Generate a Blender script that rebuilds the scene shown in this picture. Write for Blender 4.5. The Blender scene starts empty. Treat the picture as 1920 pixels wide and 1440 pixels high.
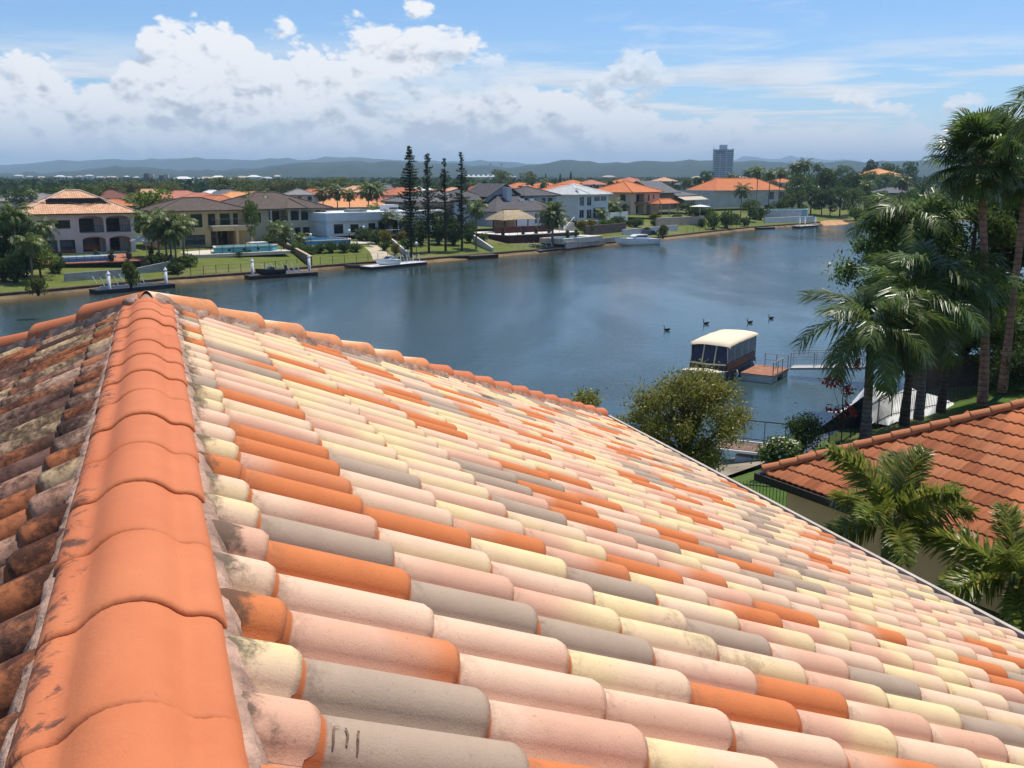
import bpy, math, random
import numpy as np
from mathutils import Vector, Matrix, noise

sc = bpy.context.scene
COL = sc.collection
R = math.radians
random.seed(11)

# ------------------------------------------------------------------ camera
CAM_Z = 13.0
cam_d = bpy.data.cameras.new('camera')
cam = bpy.data.objects.new('camera', cam_d)
COL.objects.link(cam)
cam_d.sensor_width = 36.0
cam_d.lens = 33.75
cam_d.clip_start = 0.05
cam_d.clip_end = 60000
cam.location = (0, 0, CAM_Z)
cam.rotation_euler = (R(90 - 12.23), 0, 0)
sc.camera = cam

# ------------------------------------------------------------------ world, sun, exposure
SUN_EL, SUN_AZ = 68.0, 38.0          # azimuth clockwise from the viewing direction (+Y)
world = bpy.data.worlds.new('World')
sc.world = world
world.use_nodes = True
wt = world.node_tree
wt.nodes.clear()


class NT:
    """small helper for wiring node trees"""
    def __init__(self, tree):
        self.t = tree

    def n(self, typ, **kw):
        nd = self.t.nodes.new(typ)
        for k, v in kw.items():
            setattr(nd, k, v)
        return nd

    def put(self, sock, val):
        if val is None:
            return
        if isinstance(val, bpy.types.NodeSocket):
            self.t.links.new(val, sock)
        else:
            sock.default_value = val

    def m(self, op, a, b=None, c=None, clamp=False):
        nd = self.n('ShaderNodeMath', operation=op, use_clamp=clamp)
        self.put(nd.inputs[0], a)
        self.put(nd.inputs[1], b)
        self.put(nd.inputs[2], c)
        return nd.outputs[0]

    def comb(self, x, y, z):
        nd = self.n('ShaderNodeCombineXYZ')
        for s, v in zip(nd.inputs, (x, y, z)):
            self.put(s, v)
        return nd.outputs[0]

    def noise(self, vec, scale, detail=4, rough=.55, dist=0.0, out=0):
        nd = self.n('ShaderNodeTexNoise')
        self.put(nd.inputs['Vector'], vec)
        nd.inputs['Scale'].default_value = scale
        nd.inputs['Detail'].default_value = detail
        nd.inputs['Roughness'].default_value = rough
        nd.inputs['Distortion'].default_value = dist
        return nd.outputs[out]

    def rng(self, v, a, b, c=0.0, d=1.0, smooth=False):
        nd = self.n('ShaderNodeMapRange', interpolation_type='SMOOTHSTEP' if smooth else 'LINEAR')
        self.put(nd.inputs[0], v)
        for i, x in enumerate((a, b, c, d)):
            self.put(nd.inputs[1 + i], x)
        return nd.outputs[0]

    def mix(self, fac, a, b, blend='MIX'):
        nd = self.n('ShaderNodeMix', data_type='RGBA', blend_type=blend)
        self.put(nd.inputs[0], fac)
        for s, v in ((nd.inputs[6], a), (nd.inputs[7], b)):
            if isinstance(v, tuple) and len(v) == 3:
                v = (*v, 1)
            self.put(s, v)
        return nd.outputs[2]


w = NT(wt)
sky = w.n('ShaderNodeTexSky', sky_type='NISHITA', sun_disc=False)
sky.sun_elevation = R(SUN_EL)
sky.sun_rotation = R(SUN_AZ)
sky.altitude = 10
sky.air_density = 1.0
sky.dust_density = 0.15
sky.ozone_density = 5.0
geo = w.n('ShaderNodeTexCoord')
sep = w.n('ShaderNodeSeparateXYZ')
wt.links.new(geo.outputs['Generated'], sep.inputs[0])
dx, dy, dz = sep.outputs
az = w.m('ARCTAN2', dx, dy)
hor = w.m('SQRT', w.m('ADD', w.m('MULTIPLY', dx, dx), w.m('MULTIPLY', dy, dy)))
el = w.m('DIVIDE', dz, w.m('MAXIMUM', hor, .02))
# the top of the cumulus bank over the compass
cur = w.n('ShaderNodeFloatCurve')
c = cur.mapping.curves[0]
pts = [(0.0, .40), (.09, .50), (.17, .60), (.25, .77), (.29, .76), (.335, .72), (.37, .80), (.41, .85), (.455, .83), (.49, .75),
       (.52, .62), (.56, .60), (.60, .57), (.65, .40), (.72, .36), (.80, .39), (.86, .36), (.92, .40), (1.0, .38)]
c.points[0].location = pts[0]
c.points[1].location = pts[-1]
for p in pts[1:-1]:
    c.points.new(*p)
cur.mapping.update()
wt.links.new(w.rng(az, -.6, .6), cur.inputs['Value'])
top = w.m('MULTIPLY', cur.outputs[0], .185)

def billow(px_, py_, base, seed, octs=5):
    """rounded cauliflower noise"""
    tot, amp, s = None, .5, base
    for k in range(octs):
        nn = w.noise(w.comb(px_, py_, seed + 1.7 * k), s, 0, .5)
        bb = w.m('MULTIPLY', w.m('ABSOLUTE', w.m('SUBTRACT', nn, .5)), amp * 3.2)
        tot = bb if tot is None else w.m('ADD', tot, bb)
        amp *= .56
        s *= 2.1
    return tot


ey = w.m('MULTIPLY', el, 1.45)
b1 = billow(az, ey, 8.0, 3.7)
b2 = billow(w.m('ADD', az, .006), w.m('ADD', ey, .014), 8.0, 3.7)
nb = w.noise(w.comb(az, w.m('MULTIPLY', el, 2.6), 9.1), 5.0, 4, .55)
wisp = w.noise(w.comb(az, w.m('MULTIPLY', el, 1.6), 2.2), 26.0, 5, .65)
edge = w.m('ADD', w.m('MULTIPLY', w.m('SUBTRACT', top, el), 24.0), w.m('MULTIPLY', w.m('SUBTRACT', b1, .42), 2.6))
edge = w.m('ADD', edge, w.m('MULTIPLY', w.m('SUBTRACT', wisp, .5), .9))
edge = w.m('ADD', edge, w.m('MULTIPLY', w.m('SUBTRACT', nb, .5), 1.1))
cov = w.rng(edge, -.06, .30, 0, 1, True)
cov = w.m('MULTIPLY', cov, w.rng(nb, .30, .46, .55, 1.0, True))
lit = w.m('ADD', w.m('MULTIPLY', w.m('SUBTRACT', b1, b2), 3.4), .60)
lit = w.m('ADD', lit, w.rng(edge, .1, 2.8, .50, -.06))
lit = w.m('ADD', lit, w.m('MULTIPLY', w.m('SUBTRACT', nb, .5), 1.0))
lit = w.rng(lit, .10, 1.02, 0, 1, True)
ccol = w.mix(lit, (.52, .56, .64), (.98, .985, 1.0))
# a flat layer of small clouds seen edge-on below the bank
zz = w.m('MAXIMUM', dz, .010)
ppx, ppy = w.m('DIVIDE', dx, zz), w.m('DIVIDE', dy, zz)
f1 = w.noise(w.comb(ppx, ppy, 5.5), .42, 6, .60)
f2 = w.noise(w.comb(w.m('ADD', ppx, .25), w.m('SUBTRACT', ppy, .55), 5.5), .42, 6, .60)
fcov = w.m('MULTIPLY', w.rng(f1, .45, .62, 0, .92, True), w.rng(el, .145, .085, 0, 1, True))
flit = w.rng(w.m('ADD', w.m('MULTIPLY', w.m('SUBTRACT', f1, f2), 3.0), w.rng(f1, .45, .75, .75, .35)), .1, .95, 0, 1, True)
fcol = w.mix(flit, (.66, .70, .77), (.96, .965, .98))
# thin high streaks
ps = w.comb(w.m('ADD', w.m('MULTIPLY', az, 1.0), w.m('MULTIPLY', el, -2.4)), w.m('MULTIPLY', el, 5.5), 1.3)
ns = w.noise(ps, 4.2, 7, .62, 1.2)
cir = w.m('MULTIPLY', w.rng(ns, .54, .80, 0, .55, True), w.rng(el, .03, .13, .4, 1.0))
haze_f = w.rng(el, .0, .075, .85, 0.0, True)
# layers from the back: streaks, flat layer, bank, then the haze low down
c_all = w.mix(fcov, (.90, .93, .97), fcol)
c_all = w.mix(cov, c_all, ccol)
c_all = w.mix(haze_f, c_all, (.74, .80, .90))
f_all = w.m('MAXIMUM', w.m('MAXIMUM', cov, fcov), w.m('MAXIMUM', cir, haze_f), clamp=True)
bg_sky = w.n('ShaderNodeBackground')
wt.links.new(w.mix(1.0, sky.outputs[0], (.85, .98, 1.12), 'MULTIPLY'), bg_sky.inputs[0])
bg_sky.inputs[1].default_value = .11
bg_cl = w.n('ShaderNodeBackground')
wt.links.new(c_all, bg_cl.inputs[0])
bg_cl.inputs[1].default_value = .93
fac = f_all
mixs = w.n('ShaderNodeMixShader')
wt.links.new(fac, mixs.inputs[0])
wt.links.new(bg_sky.outputs[0], mixs.inputs[1])
wt.links.new(bg_cl.outputs[0], mixs.inputs[2])
wo = w.n('ShaderNodeOutputWorld')
wt.links.new(mixs.outputs[0], wo.inputs[0])

sun_d = bpy.data.lights.new('sun', 'SUN')
sun = bpy.data.objects.new('sun', sun_d)
COL.objects.link(sun)
sun_d.energy = 4.9
sun_d.angle = R(.53)
sun_d.color = (1.0, .94, .83)
sd = Vector((math.sin(R(SUN_AZ)) * math.cos(R(SUN_EL)), math.cos(R(SUN_AZ)) * math.cos(R(SUN_EL)), math.sin(R(SUN_EL))))
sun.rotation_euler = sd.to_track_quat('Z', 'Y').to_euler()
sun.location = sd * 100

sc.view_settings.view_transform = 'Standard'
sc.view_settings.look = 'None'
sc.view_settings.exposure = 0.16
sc.view_settings.gamma = 1.0
sc.view_settings.use_curve_mapping = False
sc.render.engine = 'CYCLES'
cy = sc.cycles
cy.use_denoising = True
cy.max_bounces = 6
cy.diffuse_bounces = 3
cy.glossy_bounces = 3
cy.transmission_bounces = 3
cy.transparent_max_bounces = 8
cy.volume_bounces = 0
cy.caustics_reflective = False
cy.caustics_refractive = False
cy.sample_clamp_indirect = 6

# ------------------------------------------------------------------ helpers
MATS = {}


def mat(name, col, rough=.75, var=.14, scale=2.0, bump=0.0, bscale=30.0, spec=.3, metal=0.0, col2=None, dirt=0.0, emis=0):
    if name in MATS:
        return MATS[name]
    m = bpy.data.materials.new(name)
    m.use_nodes = True
    t = NT(m.node_tree)
    b = m.node_tree.nodes['Principled BSDF']
    tc = t.n('ShaderNodeTexCoord')
    v = tc.outputs['Object']
    n = t.noise(v, scale, 5, .6)
    c2 = col2 or tuple(max(0, x * (1 - var * 1.6)) for x in col)
    c1 = tuple(min(1, x * (1 + var * .6)) for x in col)
    c = t.mix(t.rng(n, .3, .7), c2, c1)
    if dirt:
        nd = t.noise(v, scale * 2.7, 6, .7)
        c = t.mix(t.m('MULTIPLY', t.rng(nd, .5, .75), dirt), c, tuple(x * .3 for x in col))
    t.put(b.inputs['Base Color'], c)
    b.inputs['Roughness'].default_value = rough
    b.inputs['Metallic'].default_value = metal
    b.inputs['Specular IOR Level'].default_value = spec
    if bump:
        bp = t.n('ShaderNodeBump')
        bp.inputs['Strength'].default_value = bump
        bp.inputs['Distance'].default_value = .02
        t.put(bp.inputs['Height'], t.noise(v, bscale, 4, .6))
        t.put(b.inputs['Normal'], bp.outputs[0])
    MATS[name] = m
    return m


class MB:
    """collects geometry; build() links it as one mesh object"""
    def __init__(self):
        self.v, self.f, self.mi, self.uv = [], [], [], {}

    def add(self, vs, fs, mi=0, uvs=None):
        o = len(self.v)
        self.v.extend([tuple(p) for p in vs])
        for k, q in enumerate(fs):
            if uvs is not None:
                self.uv[len(self.f)] = [uvs[i] for i in q]
            self.f.append([i + o for i in q])
            self.mi.append(mi)
        return self

    def quad(self, a, b, c, d, mi=0, uvs=None):
        return self.add((a, b, c, d), ((0, 1, 2, 3),), mi, uvs)

    def box(self, x0, x1, y0, y1, z0, z1, mi=0, M=None):
        vs = [Vector((x, y, z)) for z in (z0, z1) for y in (y0, y1) for x in (x0, x1)]
        if M is not None:
            vs = [M @ p for p in vs]
        return self.add(vs, ((0, 2, 3, 1), (4, 5, 7, 6), (0, 1, 5, 4), (2, 6, 7, 3), (0, 4, 6, 2), (1, 3, 7, 5)), mi)

    def tube(self, pts, rad, n=8, mi=0, cap=True):
        pts = [Vector(p) for p in pts]
        if not hasattr(rad, '__len__'):
            rad = [rad] * len(pts)
        rings, up = [], None
        for i, p in enumerate(pts):
            d = (pts[min(i + 1, len(pts) - 1)] - pts[max(i - 1, 0)]).normalized()
            if up is None:
                up = d.orthogonal().normalized()
            up = (up - d * up.dot(d))
            up = up.normalized() if up.length > 1e-5 else d.orthogonal().normalized()
            s = d.cross(up)
            r = rad[i]
            ra, rb = r if hasattr(r, '__len__') else (r, r)
            rings.append([p + up * (math.cos(2 * math.pi * k / n) * ra) + s * (math.sin(2 * math.pi * k / n) * rb) for k in range(n)])
        vs = [q for ring in rings for q in ring]
        fs = []
        for i in range(len(rings) - 1):
            for k in range(n):
                k2 = (k + 1) % n
                fs.append((i * n + k, i * n + k2, (i + 1) * n + k2, (i + 1) * n + k))
        if cap:
            fs.append(tuple(range(n))[::-1])
            fs.append(tuple((len(rings) - 1) * n + k for k in range(n)))
        return self.add(vs, fs, mi)

    def lathe(self, prof, c=(0, 0, 0), n=12, mi=0):
        vs = [(c[0] + r * math.cos(2 * math.pi * k / n), c[1] + r * math.sin(2 * math.pi * k / n), c[2] + z) for r, z in prof for k in range(n)]
        fs = []
        for i in range(len(prof) - 1):
            for k in range(n):
                k2 = (k + 1) % n
                fs.append((i * n + k, i * n + k2, (i + 1) * n + k2, (i + 1) * n + k))
        fs.append(tuple(range(n))[::-1])
        fs.append(tuple((len(prof) - 1) * n + k for k in range(n)))
        return self.add(vs, fs, mi)

    def prism(self, poly, z0, z1, mi=0):
        n = len(poly)
        vs = [(x, y, z0) for x, y in poly] + [(x, y, z1) for x, y in poly]
        fs = [tuple(range(n))[::-1], tuple(range(n, 2 * n))]
        fs += [(i, (i + 1) % n, n + (i + 1) % n, n + i) for i in range(n)]
        return self.add(vs, fs, mi)

    def grid(self, rows, mi=0, uvs=None):
        a, b = len(rows), len(rows[0])
        vs = [p for r in rows for p in r]
        fs = [(i * b + k, i * b + k + 1, (i + 1) * b + k + 1, (i + 1) * b + k) for i in range(a - 1) for k in range(b - 1)]
        return self.add(vs, fs, mi, uvs)

    def mesh(self, name, mats, smooth=False):
        me = bpy.data.meshes.new(name)
        me.from_pydata([tuple(p) for p in self.v], [], self.f)
        for m in (mats if isinstance(mats, (list, tuple)) else [mats]):
            me.materials.append(m)
        if any(self.mi):
            me.polygons.foreach_set('material_index', self.mi)
        if self.uv:
            ul = me.uv_layers.new(name='UVMap')
            for p in me.polygons:
                q = self.uv.get(p.index)
                if q:
                    for li, u in zip(p.loop_indices, q):
                        ul.data[li].uv = u
        if smooth:
            me.polygons.foreach_set('use_smooth', [True] * len(me.polygons))
        me.update()
        return me

    def build(self, name, mats, parent=None, smooth=False, loc=(0, 0, 0)):
        return link(name, self.mesh(name, mats, smooth), parent, loc)


def link(name, me, parent=None, loc=(0, 0, 0), rz=0.0, scl=None):
    o = bpy.data.objects.new(name, me)
    COL.objects.link(o)
    o.parent = parent
    o.location = loc
    o.rotation_euler = (0, 0, rz)
    if scl is not None:
        o.scale = scl if hasattr(scl, '__len__') else (scl, scl, scl)
    return o


def tag(o, label, cat, group=None):
    o['label'] = label
    o['category'] = cat
    if group:
        o['group'] = group
    return o


def thing(name, label, cat, loc=(0, 0, 0), rz=0.0, group=None, scl=None):
    o = link(name, None, None, loc, rz, scl)
    return tag(o, label, cat, group)


def struct(o):
    o['kind'] = 'structure'
    return o


def stuff(o):
    o['kind'] = 'stuff'
    return o

# ------------------------------------------------------------------ land, water and the lie of the shores
FAR_SHORE = [(-330, -160), (-160, 5), (-110, 52), (-75, 84), (-55.5, 102.5), (-48.5, 111), (-42.3, 119.5), (-34.3, 126.5), (-27.4, 136), (-21.4, 142), (-14.5, 147),
             (-5.2, 157), (3.6, 166), (14, 181), (23, 190), (40.4, 216), (58.5, 241), (73, 256), (91, 274), (110, 285), (150, 296), (260, 305)]
NEAR_SHORE = [(-330, -260), (-160, -90), (-60, 2), (-25, 23), (0, 33.5), (8, 36.8), (13, 41), (18.5, 49), (25.5, 57.5), (38, 70), (60, 92), (100, 128), (260, 200)]


def seg_dist(p, a, b):
    ax, ay = a
    bx, by = b
    dx_, dy_ = bx - ax, by - ay
    t = max(0, min(1, ((p[0] - ax) * dx_ + (p[1] - ay) * dy_) / (dx_ * dx_ + dy_ * dy_)))
    return math.hypot(p[0] - ax - t * dx_, p[1] - ay - t * dy_)


def shore_dist(p, line):
    return min(seg_dist(p, line[i], line[i + 1]) for i in range(len(line) - 1))


PROFILE = [(0, .65), (2.0, .78), (7, 1.35), (14, 2.1), (22, 2.4), (1e5, 2.4)]


def gz(x, y):
    """height of the far land at (x, y)"""
    d = shore_dist((x, y), FAR_SHORE)
    for (a, za), (b, zb) in zip(PROFILE, PROFILE[1:]):
        if d <= b:
            return za + (zb - za) * (d - a) / (b - a)
    return 2.4


def offset_line(line, d, side):
    out = []
    for i, p in enumerate(line):
        a = Vector(line[max(i - 1, 0)])
        b = Vector(line[min(i + 1, len(line) - 1)])
        t = (b - a).normalized()
        out.append((p[0] - side * t.y * d, p[1] + side * t.x * d))
    return out


def grass_mat(name, g1, g2, dry):
    m = bpy.data.materials.new(name)
    m.use_nodes = True
    t = NT(m.node_tree)
    b = m.node_tree.nodes['Principled BSDF']
    p = t.n('ShaderNodeNewGeometry').outputs['Position']
    c = t.mix(t.rng(t.noise(p, .35, 5, .65), .3, .7), g1, g2)
    c = t.mix(t.rng(t.noise(p, .09, 4, .6), .5, .68), c, dry)
    c = t.mix(t.rng(t.noise(p, 5.0, 3, .7), .35, .75, 0, .5), c, tuple(x * .5 for x in g1))
    t.put(b.inputs['Base Color'], c)
    b.inputs['Roughness'].default_value = .95
    b.inputs['Specular IOR Level'].default_value = .1
    bp = t.n('ShaderNodeBump')
    bp.inputs['Strength'].default_value = .5
    bp.inputs['Distance'].default_value = .08
    t.put(bp.inputs['Height'], t.noise(p, 9, 4, .7))
    t.put(b.inputs['Normal'], bp.outputs[0])
    MATS[name] = m
    return m


GRASS = grass_mat('lawn_grass', (.095, .125, .026), (.155, .175, .045), (.21, .18, .085))
SCRUB = grass_mat('plain_scrub', (.05, .075, .025), (.075, .095, .035), (.12, .11, .07))

# far land: yards stepping up from the water, then the plain out to the horizon
mb = MB()
rows = [[(x, y, -1.2) for x, y in offset_line(FAR_SHORE, .02, 1)]]
for d, z in PROFILE[:-1] + [(45, 2.4)]:
    rows.append([(x, y, z) for x, y in offset_line(FAR_SHORE, max(d, .02), 1)])
mb.grid(rows)
last = rows[-1]
far_pts = [(-14000 + 28000 * i / (len(last) - 1), 14000, 2.4) for i in range(len(last))]
mid = [((p[0] * .75 + q[0] * .25 * .2), p[1] + 500, 2.4) for p, q in zip(last, far_pts)]
mb.grid([last, mid, far_pts], 1)
far_ground = struct(mb.build('ground', [GRASS, SCRUB], None))

mb = MB()
rows = [[(x, y, z) for x, y in offset_line(NEAR_SHORE, d, -1)] for d, z in ((0.02, -1.2), (.02, .9), (2.5, 1.5), (6, 2.3), (10, 2.5), (40, 2.5))]
mb.grid(rows)
mb.grid([rows[-1], [(x + 300, y - 900, 2.5) for x, y, _ in rows[-1]]])
struct(mb.build('ground', [grass_mat('near_lawn', (.05, .10, .018), (.10, .15, .03), (.12, .12, .05))], None))

# water: a grid so that the shallows along the banks can carry their sand colour
X0, X1, Y0, Y1, ST = -170, 240, -20, 330, 3.0
nx, ny = int((X1 - X0) / ST) + 1, int((Y1 - Y0) / ST) + 1
gx, gy = np.meshgrid(X0 + np.arange(nx) * ST, Y0 + np.arange(ny) * ST)


def np_dist(gx, gy, line):
    best = np.full(gx.shape, 1e9)
    for (ax, ay), (bx, by) in zip(line, line[1:]):
        dx_, dy_ = bx - ax, by - ay
        t = np.clip(((gx - ax) * dx_ + (gy - ay) * dy_) / (dx_ * dx_ + dy_ * dy_), 0, 1)
        best = np.minimum(best, np.hypot(gx - ax - t * dx_, gy - ay - t * dy_))
    return best


me = bpy.data.meshes.new('water')
vs = np.stack([gx.ravel(), gy.ravel(), np.zeros(gx.size)], 1)
outer = np.array([(-600, -400, -.02), (700, -400, -.02), (700, 420, -.02), (-600, 420, -.02)])
fs = [(j * nx + i, j * nx + i + 1, (j + 1) * nx + i + 1, (j + 1) * nx + i) for j in range(ny - 1) for i in range(nx - 1)]
me.from_pydata(np.vstack([vs, outer]).tolist(), [], fs + [(len(vs), len(vs) + 1, len(vs) + 2, len(vs) + 3)])
sh = np.maximum(np.clip(1 - np_dist(gx, gy, FAR_SHORE) / 12.0, 0, 1), np.clip(1 - np_dist(gx, gy, NEAR_SHORE) / 4.5, 0, 1)).ravel()
at = me.attributes.new('shallow', 'FLOAT', 'POINT')
at.data.foreach_set('value', np.concatenate([sh, np.zeros(4)]).astype(np.float32))
wm = bpy.data.materials.new('canal_water')
wm.use_nodes = True
t = NT(wm.node_tree)
b = wm.node_tree.nodes['Principled BSDF']
pos = t.n('ShaderNodeNewGeometry').outputs['Position']
att = t.n('ShaderNodeAttribute', attribute_name='shallow')
shal = t.m('ADD', att.outputs['Fac'], t.m('MULTIPLY', t.m('SUBTRACT', t.noise(pos, .16, 4, .6), .5), .55))
deep = t.mix(t.rng(t.noise(pos, .02, 3), .35, .65), (.028, .052, .055), (.038, .065, .068))
wc = t.mix(t.rng(shal, .38, .80, 0, .85, True), deep, (.070, .050, .017))
t.put(b.inputs['Base Color'], wc)
b.inputs['IOR'].default_value = 1.333
# wind lanes: rough ripples broken by smoother slicks
mp = t.n('ShaderNodeMapping')
mp.inputs['Scale'].default_value = (1.0, .38, 1)
mp.inputs['Rotation'].default_value = (0, 0, R(-12))
t.put(mp.inputs[0], pos)
lane = t.rng(t.noise(mp.outputs[0], .045, 4, .6, .6), .38, .66, 0, 1, True)
t.put(b.inputs['Roughness'], t.rng(lane, 0, 1, .07, .22))
mp2 = t.n('ShaderNodeMapping')
mp2.inputs['Scale'].default_value = (.75, 1.5, 1)
mp2.inputs['Rotation'].default_value = (0, 0, R(18))
t.put(mp2.inputs[0], pos)
h = t.m('ADD', t.m('MULTIPLY', t.noise(mp2.outputs[0], 3.2, 4, .6), .8), t.m('MULTIPLY', t.noise(mp2.outputs[0], .8, 3, .5), .9))
bp = t.n('ShaderNodeBump')
t.put(bp.inputs['Strength'], t.rng(lane, 0, 1, .22, 1.0))
bp.inputs['Distance'].default_value = .06
t.put(bp.inputs['Height'], h)
t.put(b.inputs['Normal'], bp.outputs[0])
me.materials.append(wm)
struct(link('water', me))

# ------------------------------------------------------------------ our own roof
YAW = R(20.04)
TH = R(23.91)
TT = math.tan(TH)
OX, OY = -.096 * math.cos(YAW), -.096 * math.sin(YAW)
ZG = 2.5
ZR = CAM_Z - .852 - ZG           # ridge line of the tile bed, above the house's ground
UP = 6.45                        # where ridge and hips meet
EAVE = 6.12
UBACK = -4.0
home = thing('house', 'near house whose mottled cream, pink, orange and grey barrel tile roof fills the foreground', 'house', (OX, OY, ZG), YAW)

TILE_L, TILE_E, TILE_P = .47, .40, .2155


def tile_mat(name, A, B, mode, grime=0.0, lichen=0.0):
    m = bpy.data.materials.new(name)
    m.use_nodes = True
    t = NT(m.node_tree)
    b = m.node_tree.nodes['Principled BSDF']
    uvn = t.n('ShaderNodeUVMap')
    sp = t.n('ShaderNodeSeparateXYZ')
    t.put(sp.inputs[0], uvn.outputs[0])
    u, v = sp.outputs[0], sp.outputs[1]
    pos = t.n('ShaderNodeNewGeometry').outputs['Position']
    big = t.noise(pos, 1.7, 3, .5)
    f = {'long': v, 'side': u, 'back': t.m('SUBTRACT', 1.0, v), 'none': t.m('MULTIPLY', u, .0)}[mode]
    f = t.m('ADD', f, t.m('MULTIPLY', t.m('SUBTRACT', big, .5), 1.3))
    c = t.mix(t.rng(f, .38, .78, 0, 1, True), A, B)
    # kiln and weather mottling, pits
    c = t.mix(t.rng(t.noise(pos, 9, 5, .65), .35, .75, 0, .30), c, tuple(x * .62 for x in A))
    c = t.mix(t.rng(t.noise(pos, 140, 2, .6), .66, .74, 0, .45), c, (.16, .09, .06))
    c = t.mix(t.rng(t.noise(pos, 33, 3, .6), .70, .76, 0, .35), c, (.10, .07, .05))
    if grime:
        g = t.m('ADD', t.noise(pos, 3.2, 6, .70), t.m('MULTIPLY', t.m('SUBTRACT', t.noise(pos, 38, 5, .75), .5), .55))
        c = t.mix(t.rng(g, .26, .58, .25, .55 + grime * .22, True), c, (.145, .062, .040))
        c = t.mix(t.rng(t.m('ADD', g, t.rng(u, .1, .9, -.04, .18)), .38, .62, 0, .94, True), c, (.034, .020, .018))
        sp2 = t.noise(pos, 75, 3, .6)
        c = t.mix(t.rng(sp2, .70, .74, 0, .45 * grime), c, (.42, .36, .30))
    if lichen:
        g2 = t.m('ADD', t.noise(pos, 8, 6, .72), t.m('MULTIPLY', t.rng(v, .55, .95, .5, -.12), lichen))
        c = t.mix(t.rng(g2, .52, .74, 0, .9, True), c, (.075, .058, .044))
    # gritty surface, dust in the channel beside the barrel
    c = t.mix(t.rng(t.noise(pos, 420, 2, .7), .42, .62, .0, .20), c, tuple(x * .52 for x in A))
    c = t.mix(t.m('MULTIPLY', t.rng(u, .70, .84, 0, 1, True), t.rng(t.noise(pos, 6, 5, .7), .50, .66, 0, .45)), c, (.24, .18, .12))
    st_ = t.m('ADD', t.noise(pos, 1.15, 3, .6), t.m('MULTIPLY', t.m('SUBTRACT', t.noise(pos, 24, 6, .75), .5), .5))
    c = t.mix(t.rng(st_, .66, .80, 0, .55, True), c, (.19, .13, .105))
    # dust caught under the lap above, and along the exposed tail
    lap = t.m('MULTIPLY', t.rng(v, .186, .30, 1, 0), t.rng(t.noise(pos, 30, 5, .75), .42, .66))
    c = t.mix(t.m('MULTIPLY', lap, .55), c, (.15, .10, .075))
    tl = t.m('MULTIPLY', t.rng(v, .955, .995, 0, 1), t.rng(t.noise(pos, 45, 4, .7), .40, .62))
    c = t.mix(t.m('MULTIPLY', tl, .5), c, (.30, .15, .09))
    # unglazed clay at the head of the tile, showing as a sliver under the lap
    c = t.mix(t.rng(v, .164, .178, 1, 0), c, (.40, .125, .048))
    t.put(b.inputs['Base Color'], c)
    b.inputs['Roughness'].default_value = .92
    b.inputs['Specular IOR Level'].default_value = .12
    bp = t.n('ShaderNodeBump')
    bp.inputs['Strength'].default_value = .28
    bp.inputs['Distance'].default_value = .004
    t.put(bp.inputs['Height'], t.m('ADD', t.noise(pos, 190, 3, .75), t.m('MULTIPLY', t.noise(pos, 18, 3, .6), 1.2)))
    t.put(b.inputs['Normal'], bp.outputs[0])
    return m


CREAM, PINK, ORANGE, GREY = (.76, .585, .325), (.665, .385, .265), (.60, .195, .072), (.42, .312, .232)
PALE = (.735, .505, .355)
DUSK = (.20, .12, .10)
TONES = [(CREAM, PALE, 'long', 14), (PALE, CREAM, 'side', 12), (PINK, CREAM, 'long', 11), (PALE, PINK, 'side', 12), (PINK, PALE, 'back', 9), (PINK, ORANGE, 'long', 2),
         (ORANGE, ORANGE, 'none', 15), (ORANGE, PINK, 'back', 2), (GREY, GREY, 'none', 17), (CREAM, (.75, .53, .38), 'side', 8), (DUSK, GREY, 'long', 1)]
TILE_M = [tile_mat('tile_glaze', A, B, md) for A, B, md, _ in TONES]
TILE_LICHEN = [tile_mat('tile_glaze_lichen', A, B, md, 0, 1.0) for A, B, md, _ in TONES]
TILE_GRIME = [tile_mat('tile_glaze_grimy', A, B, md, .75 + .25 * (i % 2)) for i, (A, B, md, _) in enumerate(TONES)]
TW = [x[3] for x in TONES]


def tile_rows(y0=0.0, seg=8, fine=True):
    prof = []
    for k in range(seg + 1):
        a = math.pi * k / seg
        prof.append((-.0670 * math.cos(a), .071 * math.sin(a) ** .9))
    prof += [(.081, -.007), (.114, -.013), (.151, .000)] if fine else [(.110, -.011), (.151, .000)]
    L = TILE_L
    ys = [y0] + [y for y in ((.08, .25, .41, .452, L) if fine else (.42, L)) if y > y0 + .02]
    rows, uvs = [], []
    for y in ys:
        drop = .007 if y == L else 0.0
        k = 1 - (.05 if y == L else 0)
        rows.append([(x * k, y, z + .026 * y / L - drop) for x, z in prof])
        uvs += [((x + .08) / .22, y / L) for x, z in prof]
    # the lip under the tail
    rows.append([(x * .86, L - .001, z * .80 + .026 - .016) for x, z in prof])
    uvs += [((x + .08) / .22, .05) for x, z in prof]
    if fine:
        rows.append([(x * .86, L - .07, z * .80 + .026 - .02) for x, z in prof])
        uvs += [((x + .08) / .22, .05) for x, z in prof]
    return rows, uvs


def add_tile(mb, y0=0.0, seg=8, fine=True, M=None, mi=0):
    rows, uvs = tile_rows(y0, seg, fine)
    if M is not None:
        rows = [[M @ Vector(p) for p in r] for r in rows]
    mb.grid(rows, mi, uvs)


def plane_frame(side):
    """tile axes on the right (+1) or left (-1) slope, in the house's coordinates"""
    D = Vector((side * math.cos(TH), 0, -math.sin(TH)))
    N = Vector((side * math.sin(TH), 0, math.cos(TH)))
    X = D.cross(N)
    return X, D, N


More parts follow.
